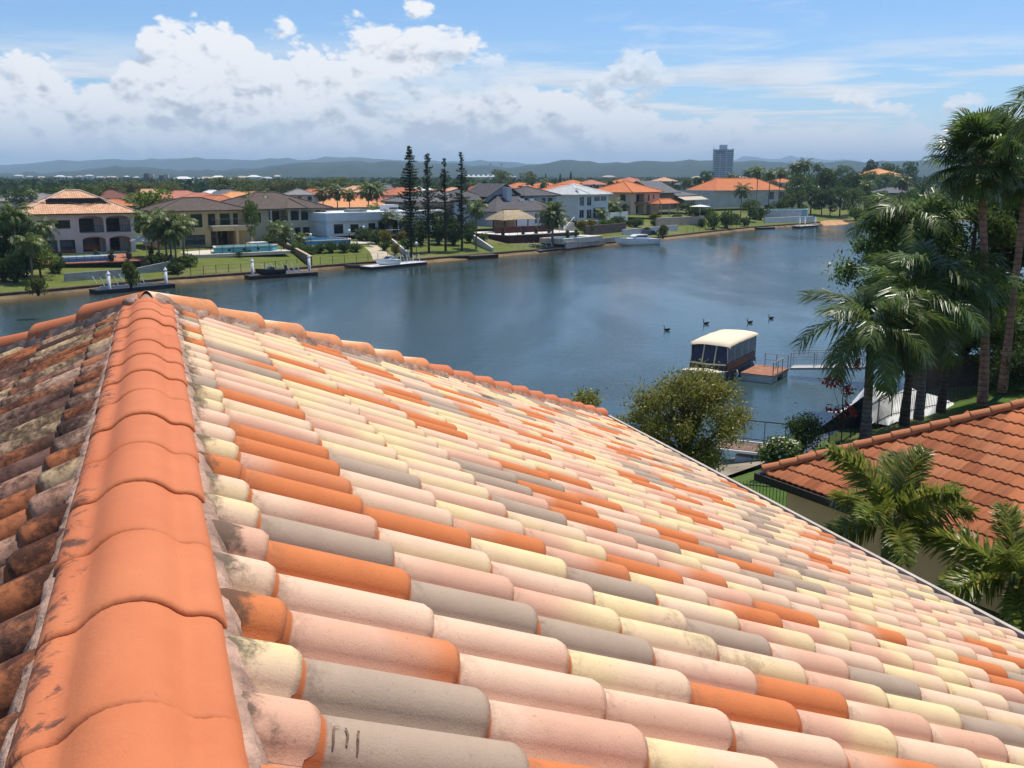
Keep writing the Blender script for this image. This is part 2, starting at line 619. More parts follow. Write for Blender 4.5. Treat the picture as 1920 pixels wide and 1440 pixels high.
def to_px(p):
    """where a point of the house falls, in units of the frame's half width"""
    x = OX + p.x * math.cos(YAW) - p.y * math.sin(YAW)
    y = OY + p.x * math.sin(YAW) + p.y * math.cos(YAW)
    z = p.z + ZG - CAM_Z
    P = R(12.23)
    fw = y * math.cos(P) - z * math.sin(P)
    up = y * math.sin(P) + z * math.cos(P)
    return fw, x / max(fw, .01) * 1.875, up / max(fw, .01) * 1.875


# the roof body under the tiles
mb = MB()
zb = -.012
ec = UP + EAVE
for s in (1, -1):
    a, b_, c_, d_ = (0, UBACK, ZR + zb), (s * EAVE, UBACK, ZR - TT * EAVE + zb), (s * EAVE, ec, ZR - TT * EAVE + zb), (0, UP, ZR + zb)
    mb.quad(*((a, b_, c_, d_) if s > 0 else (d_, c_, b_, a)))
mb.add(((0, UP, ZR + zb), (EAVE, ec, ZR - TT * EAVE + zb), (-EAVE, ec, ZR - TT * EAVE + zb)), ((0, 1, 2),))
ze = ZR - TT * EAVE
mb.box(-EAVE + .02, EAVE - .02, UBACK, ec - .02, ze - .10, ze - .03)
roof = mb.build('roof', [mat('roof_underlay', (.10, .07, .055), .9)], home)
mb = MB()
mb.box(-EAVE + .6, EAVE - .6, UBACK, ec - .6, 0, ze - .10)
mb.build('wall', [mat('own_wall', (.62, .50, .36), .85)], home)

tiles = []
rt = random.Random(5)
for side in (1, -1):
    X, D, N = plane_frame(side)
    ncourse = 17
    for j in range(ncourse):
        d_tail = (.26 + j * .3655) / math.cos(TH)
        for i in range(-20, 64):
            u = UBACK + .1 + (i + 20) * TILE_P + (.0 if side > 0 else .06)
            y0 = 0.0
            v_tail = d_tail * math.cos(TH)
            v_head = (d_tail - TILE_L) * math.cos(TH)
            if j == 0:
                y0 = TILE_L - (.26 - .10) / math.cos(TH)
            lim = u - UP
            if v_tail < lim + .05:
                continue
            if v_head < lim:
                y0 = max(y0, (lim - v_head) / math.cos(TH) + .01)
            base = Vector((0, u, ZR)) + D * (d_tail - TILE_L)
            mid_p = base + D * (TILE_L * .7)
            fw, px, py = to_px(mid_p)
            if fw < .15 or abs(px) > 1.45 or abs(py) > 1.2:
                continue
            M = Matrix((X, D, N)).transposed().to_4x4()
            jit = Matrix.Rotation(R(rt.uniform(-.5, .5)), 4, 'Z') @ Matrix.Rotation(R(rt.uniform(-.35, .35)), 4, 'X')
            M = Matrix.Translation(base + N * rt.uniform(0, .004) + D * rt.uniform(-.006, .006)) @ M @ jit
            k = rt.choices(range(len(TONES)), TW if side > 0 else [5, 3, 6, 4, 10, 16, 26, 14, 6, 3, 10])[0]
            tiles.append((fw if abs(px) < 1.03 and abs(py) < .8 else fw + 50, side, j, k, y0, M))
tiles.sort(key=lambda q: q[0])
TMESH = {}
far_mb = MB()
for n_, (fw, side, j, k, y0, M) in enumerate(tiles):
    mats_ = TILE_GRIME if side < 0 else (TILE_LICHEN if j == 0 else TILE_M)
    if n_ < 300:
        key = (side, j == 0, k, round(y0, 2))
        if key not in TMESH:
            q = MB()
            add_tile(q, y0)
            TMESH[key] = q.mesh('tile', [mats_[k]], True)
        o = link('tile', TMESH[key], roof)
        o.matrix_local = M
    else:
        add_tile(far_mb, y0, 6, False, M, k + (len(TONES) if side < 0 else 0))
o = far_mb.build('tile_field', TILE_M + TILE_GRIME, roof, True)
stuff(o)

# ridge capping
cap_m = bpy.data.materials.new('ridge_terracotta')
cap_m.use_nodes = True
t = NT(cap_m.node_tree)
b = cap_m.node_tree.nodes['Principled BSDF']
ob = t.n('ShaderNodeTexCoord').outputs['Object']
pos = t.n('ShaderNodeNewGeometry').outputs['Position']
sx = t.n('ShaderNodeSeparateXYZ')
t.put(sx.inputs[0], ob)
c = t.mix(t.rng(t.noise(pos, 2.2, 4, .6), .3, .7), (.50, .140, .052), (.575, .185, .075))
c = t.mix(t.rng(t.noise(pos, 11, 5, .65), .45, .72, 0, .28), c, (.44, .13, .05))
c = t.mix(t.rng(t.noise(pos, 170, 2, .6), .70, .76, 0, .4), c, (.25, .10, .05))
mp = t.n('ShaderNodeMapping')
mp.inputs['Scale'].default_value = (3.0, 10.0, 3.0)
t.put(mp.inputs[0], ob)
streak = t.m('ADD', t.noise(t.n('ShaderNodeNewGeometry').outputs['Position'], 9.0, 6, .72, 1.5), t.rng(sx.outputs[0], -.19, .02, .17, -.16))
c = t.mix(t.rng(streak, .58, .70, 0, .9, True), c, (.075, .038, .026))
c = t.mix(t.rng(t.noise(pos, 26, 4, .7), .68, .76, 0, .5), c, (.16, .06, .035))
c = t.mix(t.rng(t.noise(pos, 420, 2, .7), .42, .62, .0, .16), c, (.34, .09, .03))
t.put(b.inputs['Base Color'], c)
b.inputs['Roughness'].default_value = .72
b.inputs['Specular IOR Level'].default_value = .28
bp = t.n('ShaderNodeBump')
bp.inputs['Strength'].default_value = .3
bp.inputs['Distance'].default_value = .004
t.put(bp.inputs['Height'], t.noise(pos, 90, 4, .7))
t.put(b.inputs['Normal'], bp.outputs[0])

half = [(0, 0), (.025, -.002), (.046, -.009), (.066, -.022), (.080, -.035), (.092, -.043), (.105, -.046), (.120, -.047), (.134, -.051), (.146, -.058), (.156, -.070), (.161, -.090)]
prof = [(-x, z) for x, z in half[:0:-1]] + half
CAPL, CAPE = .45, .372


def cap_mesh(name, prof, L, lift, thick, mats, flare=.04):
    q = MB()
    rows = []
    zc = min(z for _, z in prof)
    for y, k in ((0, 1.0 + flare - .012), (.012, 1 + flare), (.05, 1 + flare * .9), (L * .5, 1 + flare * .4), (L, 1.0)):
        e = lift * (1 - y / L) - (.006 if y == 0 else 0)
        rows.append([(x * k, y, zc + (z - zc) * k + e) for x, z in prof])
    under = [[(x * (1 + flare) * .93, 0.001, zc + (z - zc) * .93 + lift - thick) for x, z in prof],
             [(x * (1 + flare) * .93, .09, zc + (z - zc) * .93 + lift - thick) for x, z in prof]]
    q.grid([under[1], under[0]] + rows)
    return q.mesh(name, mats, True)


capm = cap_mesh('ridge_cap', prof, CAPL, .010, .015, [cap_m], .012)
ridge_z = ZR + .104
u = .22 + 1.146 - CAPE * 6
while u < UP - .1:
    o = link('ridge_cap', capm, roof, (rt.uniform(-.004, .004), u, ridge_z + rt.uniform(-.003, .003)), R(rt.uniform(-.5, .5)))
    u += CAPE

# hip caps: plain half barrels, two-toned at the top of the right hip
hp = [(.108 * math.sin(a), .112 * math.cos(a) - .112) for a in [R(x) for x in range(-96, 97, 16)]]
hip_two = tile_mat('hip_cap_two_tone', (.80, .62, .40), (.66, .235, .095), 'side')


def hip_cap_mesh(mats, two):
    q = MB()
    L = .58
    rows, uvs = [], []
    for y, k in ((0, .86), (.3, .93), (.52, 1.0), (L - .02, 1.02), (L, .99)):
        e = -.030 * (1 - y / L) - (.006 if y == L else 0)
        rows.append([(x * k, y, -.112 + (z + .112) * k + e) for x, z in hp])
        uvs += [((i / (len(hp) - 1)) * 1.25 - .30 + .35 * y / L, .5) for i in range(len(hp))]
    rows.append([(x * .9, L - .002, -.112 + (z + .112) * .88 - .004) for x, z in hp])
    uvs += [(1, .5)] * len(hp)
    q.grid(rows, 0, uvs)
    return q.mesh('hip_cap', mats, True)


hipA, hipB = hip_cap_mesh([hip_two], True), hip_cap_mesh([cap_m], False)
mort = mat('bedding_mortar', (.47, .300, .225), .95, .35, 9, .5, 55, .1, dirt=.6)
for side in (1, -1):
    hd = Vector((side, 1, -TT)).normalized()
    n = int(EAVE * math.sqrt(2 + TT * TT) / .5)
    zax = Vector((0, 0, 1)) - hd * hd.z
    zax.normalize()
    xax = hd.cross(zax)
    for i in range(n + 1):
        p = Vector((0, UP + .02, ZR + .192)) + hd * (i * .5)
        if p.x * side > EAVE - .3:
            break
        if side < 0 and i > 12:
            break
        M = Matrix((xax, hd, zax)).transposed().to_4x4()
        o = link('hip_cap', hipA if (side > 0 and i < 7) else hipB, roof)
        o.matrix_local = Matrix.Translation(p) @ M @ Matrix.Rotation(R(rt.uniform(-.8, .8)), 4, 'X')
    # mortar under the caps, on the side we look at
    q = MB()
    rows = [[], [], [], []]
    L = EAVE * math.sqrt(2 + TT * TT) - .3
    k = 0
    nn = int(L / .035)
    for k in range(nn):
        d = hd * (k * .035)
        c0 = Vector((0, UP, ZR)) + d
        nz = lambda s, a: noise.noise(Vector((k * s, side * 7, a))) * .016
        for r_, (off, zz) in enumerate(((.085, .105), (.102, .072), (.120, .020), (.165 + nz(.31, 2) * 1.6, -.075))):
            # step off the hip line towards us, across the near slope
            pn = Vector((side * off * .7, -off * .7, zz))
            rows[r_].append(c0 + pn + Vector((nz(.5, r_), nz(.7, r_ + 4), nz(.6, r_ + 9))))
    q.grid(rows if side < 0 else rows[::-1])
    q.build('mortar', [mort], roof, True)
# mortar along both sides of the ridge capping, and the lump where the hips meet
for side in (1, -1):
    q = MB()
    rows = [[], [], [], [], []]
    for k in range(int((UP + .15 - .2) / .02)):
        yy = .2 + k * .02
        nz = lambda s, a: noise.noise(Vector((k * s, side * 3, a)))
        for r_, (off, zz) in enumerate(((.145, .030), (.164, .026), (.177 + .008 * nz(.5, 8), .016), (.192 + .014 * nz(.4, 6), -.025), (.206 + .022 * nz(.21, 1), -.13))):
            rows[r_].append((side * (off + .009 * nz(.23, r_)), yy, ZR + zz + .008 * nz(.31, r_ + 5)))
    q.grid(rows if side > 0 else rows[::-1])
    q.build('mortar', [mort], roof, True)
q = MB()
rows = []
for i in range(9):
    a = math.pi * .5 * i / 8
    row = []
    for k in range(17):
        bb = 2 * math.pi * k / 16
        rr = .125 * math.sin(a) * (1 + .18 * noise.noise(Vector((math.cos(bb) * 2, math.sin(bb) * 2, a * 2))))
        row.append((rr * math.cos(bb) * 1.15, UP + .05 + rr * math.sin(bb), ZR + .06 + .075 * math.cos(a)))
    rows.append(row)
q.grid(rows)
q.build('mortar', [mort], roof, True)

# two screw heads on the cut tiles, and the dark scrawl on a near tile
X, D, N = plane_frame(1)
scm = mat('screw_zinc', (.30, .22, .18), .5, .2, 30, metal=.4)
us = [UBACK + .1 + k * TILE_P for k in range(40)]
for u, v in ((min(us, key=lambda q_: abs(q_ - 1.78)), .205), (min(us, key=lambda q_: abs(q_ - 1.56)), .21)):
    q = MB()
    q.lathe([(.010, 0), (.0105, .003), (.007, .006)], n=10)
    o = q.build('screw', [scm], roof)
    o.matrix_local = Matrix.Translation(Vector((v, u, ZR - TT * v + .0915))) @ Matrix((X, D, N)).transposed().to_4x4()

ui = min(us, key=lambda q_: abs(q_ - 1.488))
Mt = Matrix.Translation(Vector((0, ui, ZR)) + D * ((.26 + .3655) / math.cos(TH) - TILE_L)) @ Matrix((X, D, N)).transposed().to_4x4()


def on_barrel(x, y):
    a = math.acos(max(-1, min(1, -x / .0670)))
    return (x, y, .071 * math.sin(a) ** .9 + .026 * y / TILE_L + .0065)


for k_, st in enumerate(([(.094, .018), (.093, .034), (.094, .050)], [(.094, .018), (.104, .016), (.114, .018), (.118, .030), (.117, .046)], [(.137, .020), (.136, .036), (.138, .052)])):
    q = MB()
    q.grid([[on_barrel(x_, y_ - .0022), on_barrel(x_ + .001, y_ + .0018)] for y_, x_ in st])
    o = q.build('paint_mark', [mat('mark_brown', (.21, .135, .095), .9, .5, 90)], roof)
    o.matrix_local = Mt

# gutter along the eave
q = MB()
ge = EAVE + .01
pf = [(-.06, -.05), (-.05, -.13), (.08, -.14), (.125, -.10), (.130, .040), (.148, .052), (.152, .02)]
for s in (1, -1):
    rows = [[(s * (ge + x), y, ze + z) for x, z in pf] for y in (UBACK, 0, 4, 8, ec + .1)]
    q2 = MB()
    q2.grid(rows if s > 0 else rows[::-1])
    # dark sheet in the trough, its colour standing in for the shade there
    g = q2.build('gutter', [mat('gutter_cream', (.70, .62, .52), .5, .1, 3)], roof)
    q3 = MB()
    q3.grid([[(s * (ge + x), y, ze + z) for x, z in ((-.055, -.075), (.03, -.085), (.122, -.075))] for y in (UBACK, 2, 6, ec + .05)])
    stuff(q3.build('trough_shade', [mat('trough_shade_dark', (.035, .028, .022), .95, .4, 20, .8, 60)], roof))

# ---- plants of the far shore: kind, x, y, ground z, height, crown radius, label, group (metres)
VEG = [
    ('broad', -61.6, 118.2, 2.13, 7.4, 2.45, 'tall dark tree with palms at the far bank’s left end beside the peach-roofed house', None),
    ('broad', -55.5, 113.2, 1.33, 5.0, 2.1, 'light green leafy tree in front of the white house’s left windows', None),
    ('shrub', -44.1, 89.1, 2.23, 1.9, 0.88, 'round olive bush at the waterline below the light green tree', None),
    ('shrub', -56.5, 109.3, 1.13, 3.6, 1.55, 'brownish shrub on the lawn left of the white arched house', None),
    ('palm', -58.7, 114.6, 1.69, 8.0, 2.25, 'tall palm leftmost on the far bank', None),
    ('palm', -57.9, 119.9, 1.97, 5.8, 1.96, 'palm rising over the light green tree left of the arched house', None),
    ('shrub', -38.0, 95.7, 2.24, 3.1, 0.89, 'olive bush standing alone at the waterline behind the first jetty', None),
    ('palm', -47.1, 129.0, 1.7, 5.9, 2.26, 'palm just right of the white market umbrella', None),
    ('palm', -45.2, 128.1, 1.5, 6.8, 2.38, 'leaning palm in the clump between the white and the tan house', None),
    ('palm', -45.0, 132.4, 1.84, 5.9, 2.17, 'right-hand palm of the clump between the white and the tan house', None),
    ('palm', -48.0, 134.2, 2.13, 4.0, 1.91, 'short palm low in the clump beside the umbrella', None),
    ('broad', -56.7, 152, 2.4, 8.8, 4.15, 'broad light green tree behind the palms between the white and the tan house', None),
    ('shrub', -45.5, 124.4, 1.21, 2.4, 1.77, 'dark shrub at the foot of the palm clump by the red steps', None),
    ('palm', -43.8, 168.4, 2.4, 7.6, 2.95, 'feathery palm in front of the cream house’s balcony', None),
    ('palm', -34.6, 146.5, 1.94, 3.7, 1.92, 'short palm beside the brown garden wall', None),
    ('palm', -32.8, 149.5, 2.04, 2.3, 1.47, 'smallest palm at the edge of the blue pool', None),
    ('shrub', -37.9, 151.1, 2.25, 2.0, 1.65, 'dark green shrubs left of the brown garden wall', None),
    ('shrub', -32.4, 145.4, 1.7, 2.2, 1.27, 'shrub between the short palms by the blue pool', None),
    ('shrub', -30.6, 145.3, 1.55, 1.8, 1.19, 'low rounded hedge plant below the blue pool, leftmost one', 'hedge plants below the blue pool'),
    ('shrub', -29.1, 146.6, 1.53, 1.8, 1.2, 'low rounded hedge plant below the blue pool, second from the left', 'hedge plants below the blue pool'),
    ('shrub', -27.6, 147.8, 1.51, 1.9, 1.21, 'low rounded hedge plant below the blue pool, third from the left', 'hedge plants below the blue pool'),
    ('shrub', -25.9, 149.1, 1.5, 1.9, 1.22, 'low rounded hedge plant below the blue pool, fourth from the left', 'hedge plants below the blue pool'),
    ('shrub', -24.2, 150.2, 1.49, 1.9, 1.23, 'low rounded hedge plant below the blue pool, rightmost one', 'hedge plants below the blue pool'),
    ('shrub', -39.1, 137.5, 1.71, 1.0, 0.68, 'small shrub along the foot of the light pool terrace, leftmost one', 'small shrubs under the light pool terrace'),
    ('shrub', -38.2, 138.8, 1.72, 1.0, 0.68, 'small shrub along the foot of the light pool terrace, second from the left', 'small shrubs under the light pool terrace'),
    ('shrub', -36.9, 140.4, 1.7, 1.0, 0.69, 'small shrub along the foot of the light pool terrace, third from the left', 'small shrubs under the light pool terrace'),
    ('shrub', -35.6, 142.0, 1.69, 1.0, 0.7, 'small shrub along the foot of the light pool terrace, rightmost one', 'small shrubs under the light pool terrace'),
    ('shrub', -27.8, 168.4, 2.4, 2.7, 2.02, 'reddish brown bush right of the blue pool', None),
    ('shrub', -24.3, 163.5, 2.27, 2.5, 2.14, 'dark bush at the top of the sandy path', None),
    ('palm', -29.6, 179.3, 2.4, 4.1, 1.57, 'little palm beside the white house’s parapet', None),
    ('palm', -24.9, 182.7, 2.4, 5.2, 2.6, 'palm before the white flat-roofed house, left of its canopy', None),
    ('palm', -25.9, 179.3, 2.4, 4.6, 2.16, 'palm close left of the one before the white flat-roofed house', None),
    ('gold', -20.3, 157.3, 1.81, 2.9, 1.29, 'yellow-green bush right of the sandy path', None),
    ('gold', -18.0, 149.7, 1.04, 2.1, 0.9, 'bright yellow croton by the sloping white garden wall', None),
    ('gold', -18.6, 162.6, 2.06, 2.2, 1.24, 'yellowish shrub beside the small pale pool', None),
    ('shrub', -22.1, 158.8, 2.05, 2.2, 1.39, 'dark bush beside the bend of the sandy path', None),
    ('pine', -15.5, 148.9, 0.78, 16.4, 1.38, 'tallest and densest of the four slender pines on the bank', None),
    ('pine', -13.3, 154.8, 1.06, 15.2, 1.27, 'second slender pine from the left on the bank', None),
    ('pine', -10.8, 157.2, 1.04, 14.5, 1.12, 'third and shortest slender pine on the bank', None),
    ('pine', -8.2, 158.7, 0.93, 15.6, 1.21, 'rightmost slender pine on the bank, thin at the top', None),
    ('shrub', -15.1, 161.4, 1.7, 4.8, 1.76, 'dark shrub between the first and second pine', None),
    ('shrub', -12.5, 164.1, 1.69, 4.7, 1.79, 'dark shrub between the second and third pine', None),
    ('shrub', -9.9, 164.2, 1.5, 4.3, 1.97, 'dark shrub between the third and fourth pine', None),
    ('shrub', -7.4, 168.7, 1.65, 2.8, 1.47, 'dark shrub right of the fourth pine', None),
    ('palm', -6.0, 162.1, 1.02, 7.8, 2.13, 'thin-trunked palm right of the pines by the sloping white wall', None),
    ('date', 7.2, 172.8, 0.71, 7.1, 3.02, 'stout date palm with a skirt of dead fronds beside the maroon wall', None),
    ('gold', 14.3, 200.7, 2.01, 2.4, 1.54, 'yellowish potted palm at the small pool under the white house', None),
    ('gold', 16.9, 204.6, 2.02, 2.4, 1.45, 'second yellowish palm by the steps of the white house', None),
    ('shrub', 20.1, 209.2, 2.0, 2.7, 2.06, 'clipped dark hedge left of the gap below the orange roof house', None),
    ('shrub', 23.2, 211.7, 1.87, 3.0, 2.08, 'clipped dark hedge in the middle below the orange roof house', None),
    ('shrub', 27.7, 217.3, 1.81, 2.2, 1.9, 'clipped dark hedge right, below the orange roof house', None),
    ('palm', 24.2, 232.7, 2.4, 4.9, 2.54, 'palm between the white house and the orange roof house', None),
    ('palm', 27.1, 241.3, 2.4, 3.6, 2.11, 'lower palm just right of the one between white and orange roof houses', None),
    ('gold', 35.4, 243.1, 2.32, 2.1, 1.59, 'yellow topped round bush before the pink terrace', None),
    ('shrub', 33.0, 223.7, 1.72, 1.7, 1.22, 'dark round bush under the yellow topped one', None),
    ('shrub', 29.1, 186.8, 1.34, 2.9, 1.12, 'conical bush at the waterline right of the white cruiser', None),
    ('shrub', 28.4, 204.1, 0.93, 1.8, 0.89, 'low bush at the waterline behind the white cruiser', None),
    ('broad', 45.0, 247.5, 2.13, 4.5, 2.71, 'dark tree right of the pink terrace umbrella', None),
    ('shrub', 47.2, 228.2, 0.75, 5.4, 1.99, 'tall dark bush on the bank left of the pandanus', None),
    ('shrub', 51.5, 233.3, 0.73, 5.5, 2.3, 'wide dark bush at the water beside the wire fence', None),
    ('palm', 58.6, 249.6, 1.23, 9.5, 2.46, 'spiky dark pandanus-like palm before the long white wall', None),
    ('broad', 62.3, 255.3, 1.37, 5.9, 2.51, 'bushy tree under the long orange roof', None),
    ('shrub', 66.7, 261.6, 1.51, 4.0, 2.29, 'green bush left of the curved white pool wall', None),
    ('palm', 72.6, 290, 2.4, 13.2, 2.54, 'tall thin palm left of three before the long orange roof', None),
    ('palm', 77.5, 295, 2.4, 12.3, 2.26, 'middle of three thin palms before the long orange roof', None),
    ('palm', 81.9, 300, 2.4, 12.8, 2.3, 'right of three thin palms before the long orange roof', None),
    ('broad', 84.1, 293.3, 2.33, 7.2, 2.56, 'dark tree right of the long orange roof', None),
    ('broad', 87.9, 286.8, 1.95, 9.8, 3.76, 'tall dark tree above the round white pool wall', None),
    ('broad', 96.0, 285.4, 1.39, 9.3, 3.74, 'dense dark tree at the sandy corner of the far bank', None),
    ('broad', 105.5, 330, 2.4, 13.7, 3.97, 'dark tree crown rising behind the dense tree at the sandy corner', None),
    ('broad', 101.3, 345, 2.4, 14.6, 4.15, 'tree crown left of the peach roof on the far right shore', None),
    ('broad', 121.9, 350, 2.4, 12.8, 4.21, 'tree beside the peach roof on the far right shore', None),
    ('palm', 98.1, 330, 2.4, 15.8, 2.89, 'palm on the skyline left of the peach roof', None),
    ('palm', 95.1, 330, 2.4, 14.8, 2.52, 'lower palm on the skyline left of the peach roof', None),
    ('palm', 107.2, 296.6, 1.89, 9.5, 2.59, 'palm before the dark shed on the right shore', None),
    ('palm', 120.2, 301.7, 2.03, 11.0, 3.3, 'palm half hidden behind the near palms on the right shore', None),
    ('shrub', 87.0, 246.2, 2.2, 4.2, 2.42, 'wide green bush left of the pale lawn strip on the right shore', None),
    ('shrub', 93.9, 241.3, 2.4, 3.9, 2.64, 'wide green bush right of the pale lawn strip on the right shore', None),
    ('shrub', 108.6, 291.5, 1.3, 3.0, 1.91, 'small bush between the two wide ones on the right shore', None),
    ('broad', 189.3, 520, 2.4, 20.0, 4.26, 'round tree crown above the peach roof', None),
    ('palm', -44.5, 230, 2.4, 7.9, 2.26, 'palm standing among the orange roofs behind the waterfront, leftmost one', 'palms among the orange roofs'),
    ('palm', -41.1, 230, 2.4, 8.4, 2.51, 'palm standing among the orange roofs behind the waterfront, second from the left', 'palms among the orange roofs'),
    ('palm', -33.8, 230, 2.4, 8.9, 3.02, 'palm standing among the orange roofs behind the waterfront, fourth from the left', 'palms among the orange roofs'),
    ('palm', -31.8, 230, 2.4, 8.6, 2.51, 'palm standing among the orange roofs behind the waterfront, rightmost one', 'palms among the orange roofs'),
    ('palm', -38.3, 230, 2.4, 7.4, 2.01, 'palm standing among the orange roofs behind the waterfront, third from the left', 'palms among the orange roofs'),
    ('fig', -123.5, 420, 2.4, 10.4, 6.89, 'spreading dark fig tree in the belt behind the roofs, fifth from the left', 'fig trees behind the roofs'),
    ('fig', -114.8, 430, 2.4, 9.9, 6.11, 'spreading dark fig tree in the belt behind the roofs, sixth from the left', 'fig trees behind the roofs'),
    ('fig', -103.0, 420, 2.4, 9.3, 5.97, 'spreading dark fig tree in the belt behind the roofs, seventh from the left', 'fig trees behind the roofs'),
    ('fig', -91.5, 420, 2.4, 9.7, 6.43, 'spreading dark fig tree in the belt behind the roofs, eighth from the left', 'fig trees behind the roofs'),
    ('fig', -84.3, 430, 2.4, 8.8, 5.64, 'spreading dark fig tree in the belt behind the roofs, ninth from the left', 'fig trees behind the roofs'),
    ('fig', -76.7, 440, 2.4, 10.6, 6.25, 'spreading dark fig tree in the belt behind the roofs, rightmost one', 'fig trees behind the roofs'),
    ('fig', -149.1, 360, 2.4, 9.1, 5.9, 'spreading dark fig tree in the belt behind the roofs, leftmost one', 'fig trees behind the roofs'),
    ('fig', -145.1, 370, 2.4, 8.6, 5.26, 'spreading dark fig tree in the belt behind the roofs, second from the left', 'fig trees behind the roofs'),
    ('fig', -134.6, 380, 2.4, 9.0, 5.4, 'spreading dark fig tree in the belt behind the roofs, fourth from the left', 'fig trees behind the roofs'),
    ('fig', -144.5, 390, 2.4, 8.3, 4.69, 'spreading dark fig tree in the belt behind the roofs, third from the left', 'fig trees behind the roofs'),
    ('broad', -5.7, 520, 2.4, 14.5, 5.4, 'pale olive tree standing above the roofs right of the light poles', None),
    ('broad', 10.1, 560, 2.4, 13.6, 4.9, 'rounded olive tree above the grey gabled house', None),
    ('broad', 82.3, 420, 2.4, 13.3, 4.13, 'tall dark tree right of the dark gabled house', None),
    ('broad', 45.3, 330, 2.4, 9.4, 3.25, 'bright green tree behind the orange roof house', None),
    ('broad', 53.7, 340, 2.4, 8.1, 2.97, 'green tree between orange roof house and dark gabled house', None),
    ('cyp', -153.0, 330, 2.4, 8.7, 0.72, 'slim dark cypress behind the peach-roofed house', None),
    ('cyp', 21.3, 620, 2.4, 13.9, 1.36, 'thin conifer on the skyline above the grey house', None),
    ('cyp', 38.3, 640, 2.4, 15.3, 1.75, 'taller conifer on the skyline above the white house', None),
    ('cyp', 31.4, 640, 2.4, 13.7, 1.75, 'small conifer on the skyline between two others', None),
    ('broad', -150.5, 300, 2.4, 7.4, 3.93, 'distant green tree among the houses of the plain', 'distant trees of the plain'),
    ('broad', -152.6, 320, 2.4, 7.4, 3.5, 'distant green tree among the houses of the plain', 'distant trees of the plain'),
    ('broad', -142.1, 330, 2.4, 8.0, 4.33, 'distant green tree among the houses of the plain', 'distant trees of the plain'),
    ('broad', -134.1, 300, 2.4, 7.1, 2.95, 'distant green tree among the houses of the plain', 'distant trees of the plain'),
    ('broad', -76.5, 520, 2.4, 7.3, 4.55, 'distant green tree among the houses of the plain', 'distant trees of the plain'),
    ('broad', -67.7, 540, 2.4, 7.4, 5.31, 'distant green tree among the houses of the plain', 'distant trees of the plain'),
    ('broad', -56.7, 520, 2.4, 7.8, 5.11, 'distant green tree among the houses of the plain', 'distant trees of the plain'),
    ('broad', -18.3, 560, 2.4, 9.1, 6.12, 'distant green tree among the houses of the plain', 'distant trees of the plain'),
    ('broad', -26.1, 600, 2.4, 10.6, 4.59, 'distant green tree among the houses of the plain', 'distant trees of the plain'),
    ('broad', 45.8, 560, 2.4, 9.1, 4.9, 'distant green tree among the houses of the plain', 'distant trees of the plain'),
    ('broad', 62.1, 600, 2.4, 9.3, 5.25, 'distant green tree among the houses of the plain', 'distant trees of the plain'),
    ('broad', 45.3, 640, 2.4, 9.9, 4.9, 'distant green tree among the houses of the plain', 'distant trees of the plain'),
    ('broad', 76.0, 620, 2.4, 10.3, 4.74, 'distant green tree among the houses of the plain', 'distant trees of the plain'),
    ('broad', 93.5, 520, 2.4, 10.0, 3.98, 'distant green tree among the houses of the plain', 'distant trees of the plain'),
    ('broad', 114.7, 540, 2.4, 10.6, 4.13, 'distant green tree among the houses of the plain', 'distant trees of the plain'),
    ('broad', 118.9, 520, 2.4, 11.2, 3.98, 'distant green tree among the houses of the plain', 'distant trees of the plain'),
    ('broad', 132.3, 540, 2.4, 11.8, 4.13, 'distant green tree among the houses of the plain', 'distant trees of the plain'),
    ('broad', 146.3, 560, 2.4, 13.0, 4.28, 'distant green tree among the houses of the plain', 'distant trees of the plain'),
    ('broad', 155.4, 560, 2.4, 14.2, 4.9, 'distant green tree among the houses of the plain', 'distant trees of the plain'),
    ('broad', 190.9, 600, 2.4, 16.3, 5.25, 'distant green tree among the houses of the plain', 'distant trees of the plain'),
    ('broad', 209.1, 620, 2.4, 17.8, 5.42, 'distant green tree among the houses of the plain', 'distant trees of the plain'),
    ('broad', 230.0, 600, 2.4, 18.9, 5.9, 'distant green tree among the houses of the plain', 'distant trees of the plain'),
    ('broad', 225.3, 560, 2.4, 19.5, 6.12, 'distant green tree among the houses of the plain', 'distant trees of the plain'),
    ('broad', 146.3, 420, 2.4, 11.0, 4.13, 'distant green tree among the houses of the plain', 'distant trees of the plain'),
    ('broad', 112.1, 420, 2.4, 9.3, 3.21, 'distant green tree among the houses of the plain', 'distant trees of the plain'),
    ('broad', 127.0, 440, 2.4, 10.6, 3.85, 'distant green tree among the houses of the plain', 'distant trees of the plain'),
    ('broad', -114.4, 500, 2.4, 7.4, 4.92, 'distant green tree among the houses of the plain', 'distant trees of the plain'),
    ('broad', -128.1, 500, 2.4, 7.4, 4.37, 'distant green tree among the houses of the plain', 'distant trees of the plain'),
    ('palm', -135.8, 300, 2.4, 7.1, 2.3, 'distant palm on the skyline, second from the left', 'distant palms on the skyline'),
    ('palm', -142.3, 290, 2.4, 6.6, 2.22, 'distant palm on the skyline, leftmost one', 'distant palms on the skyline'),
    ('palm', 16.3, 500, 2.4, 9.0, 2.73, 'distant palm on the skyline, third from the left', 'distant palms on the skyline'),
    ('palm', 26.1, 480, 2.4, 8.0, 2.62, 'distant palm on the skyline, fourth from the left', 'distant palms on the skyline'),
    ('palm', 48.2, 520, 2.4, 8.4, 2.56, 'distant palm on the skyline, fifth from the left', 'distant palms on the skyline'),
    ('palm', 124.5, 520, 2.4, 13.9, 3.41, 'distant palm on the skyline, seventh from the left', 'distant palms on the skyline'),
    ('palm', 111.6, 500, 2.4, 11.9, 2.73, 'distant palm on the skyline, sixth from the left', 'distant palms on the skyline'),
    ('palm', 161.2, 520, 2.4, 17.2, 3.41, 'distant palm on the skyline, eighth from the left', 'distant palms on the skyline'),
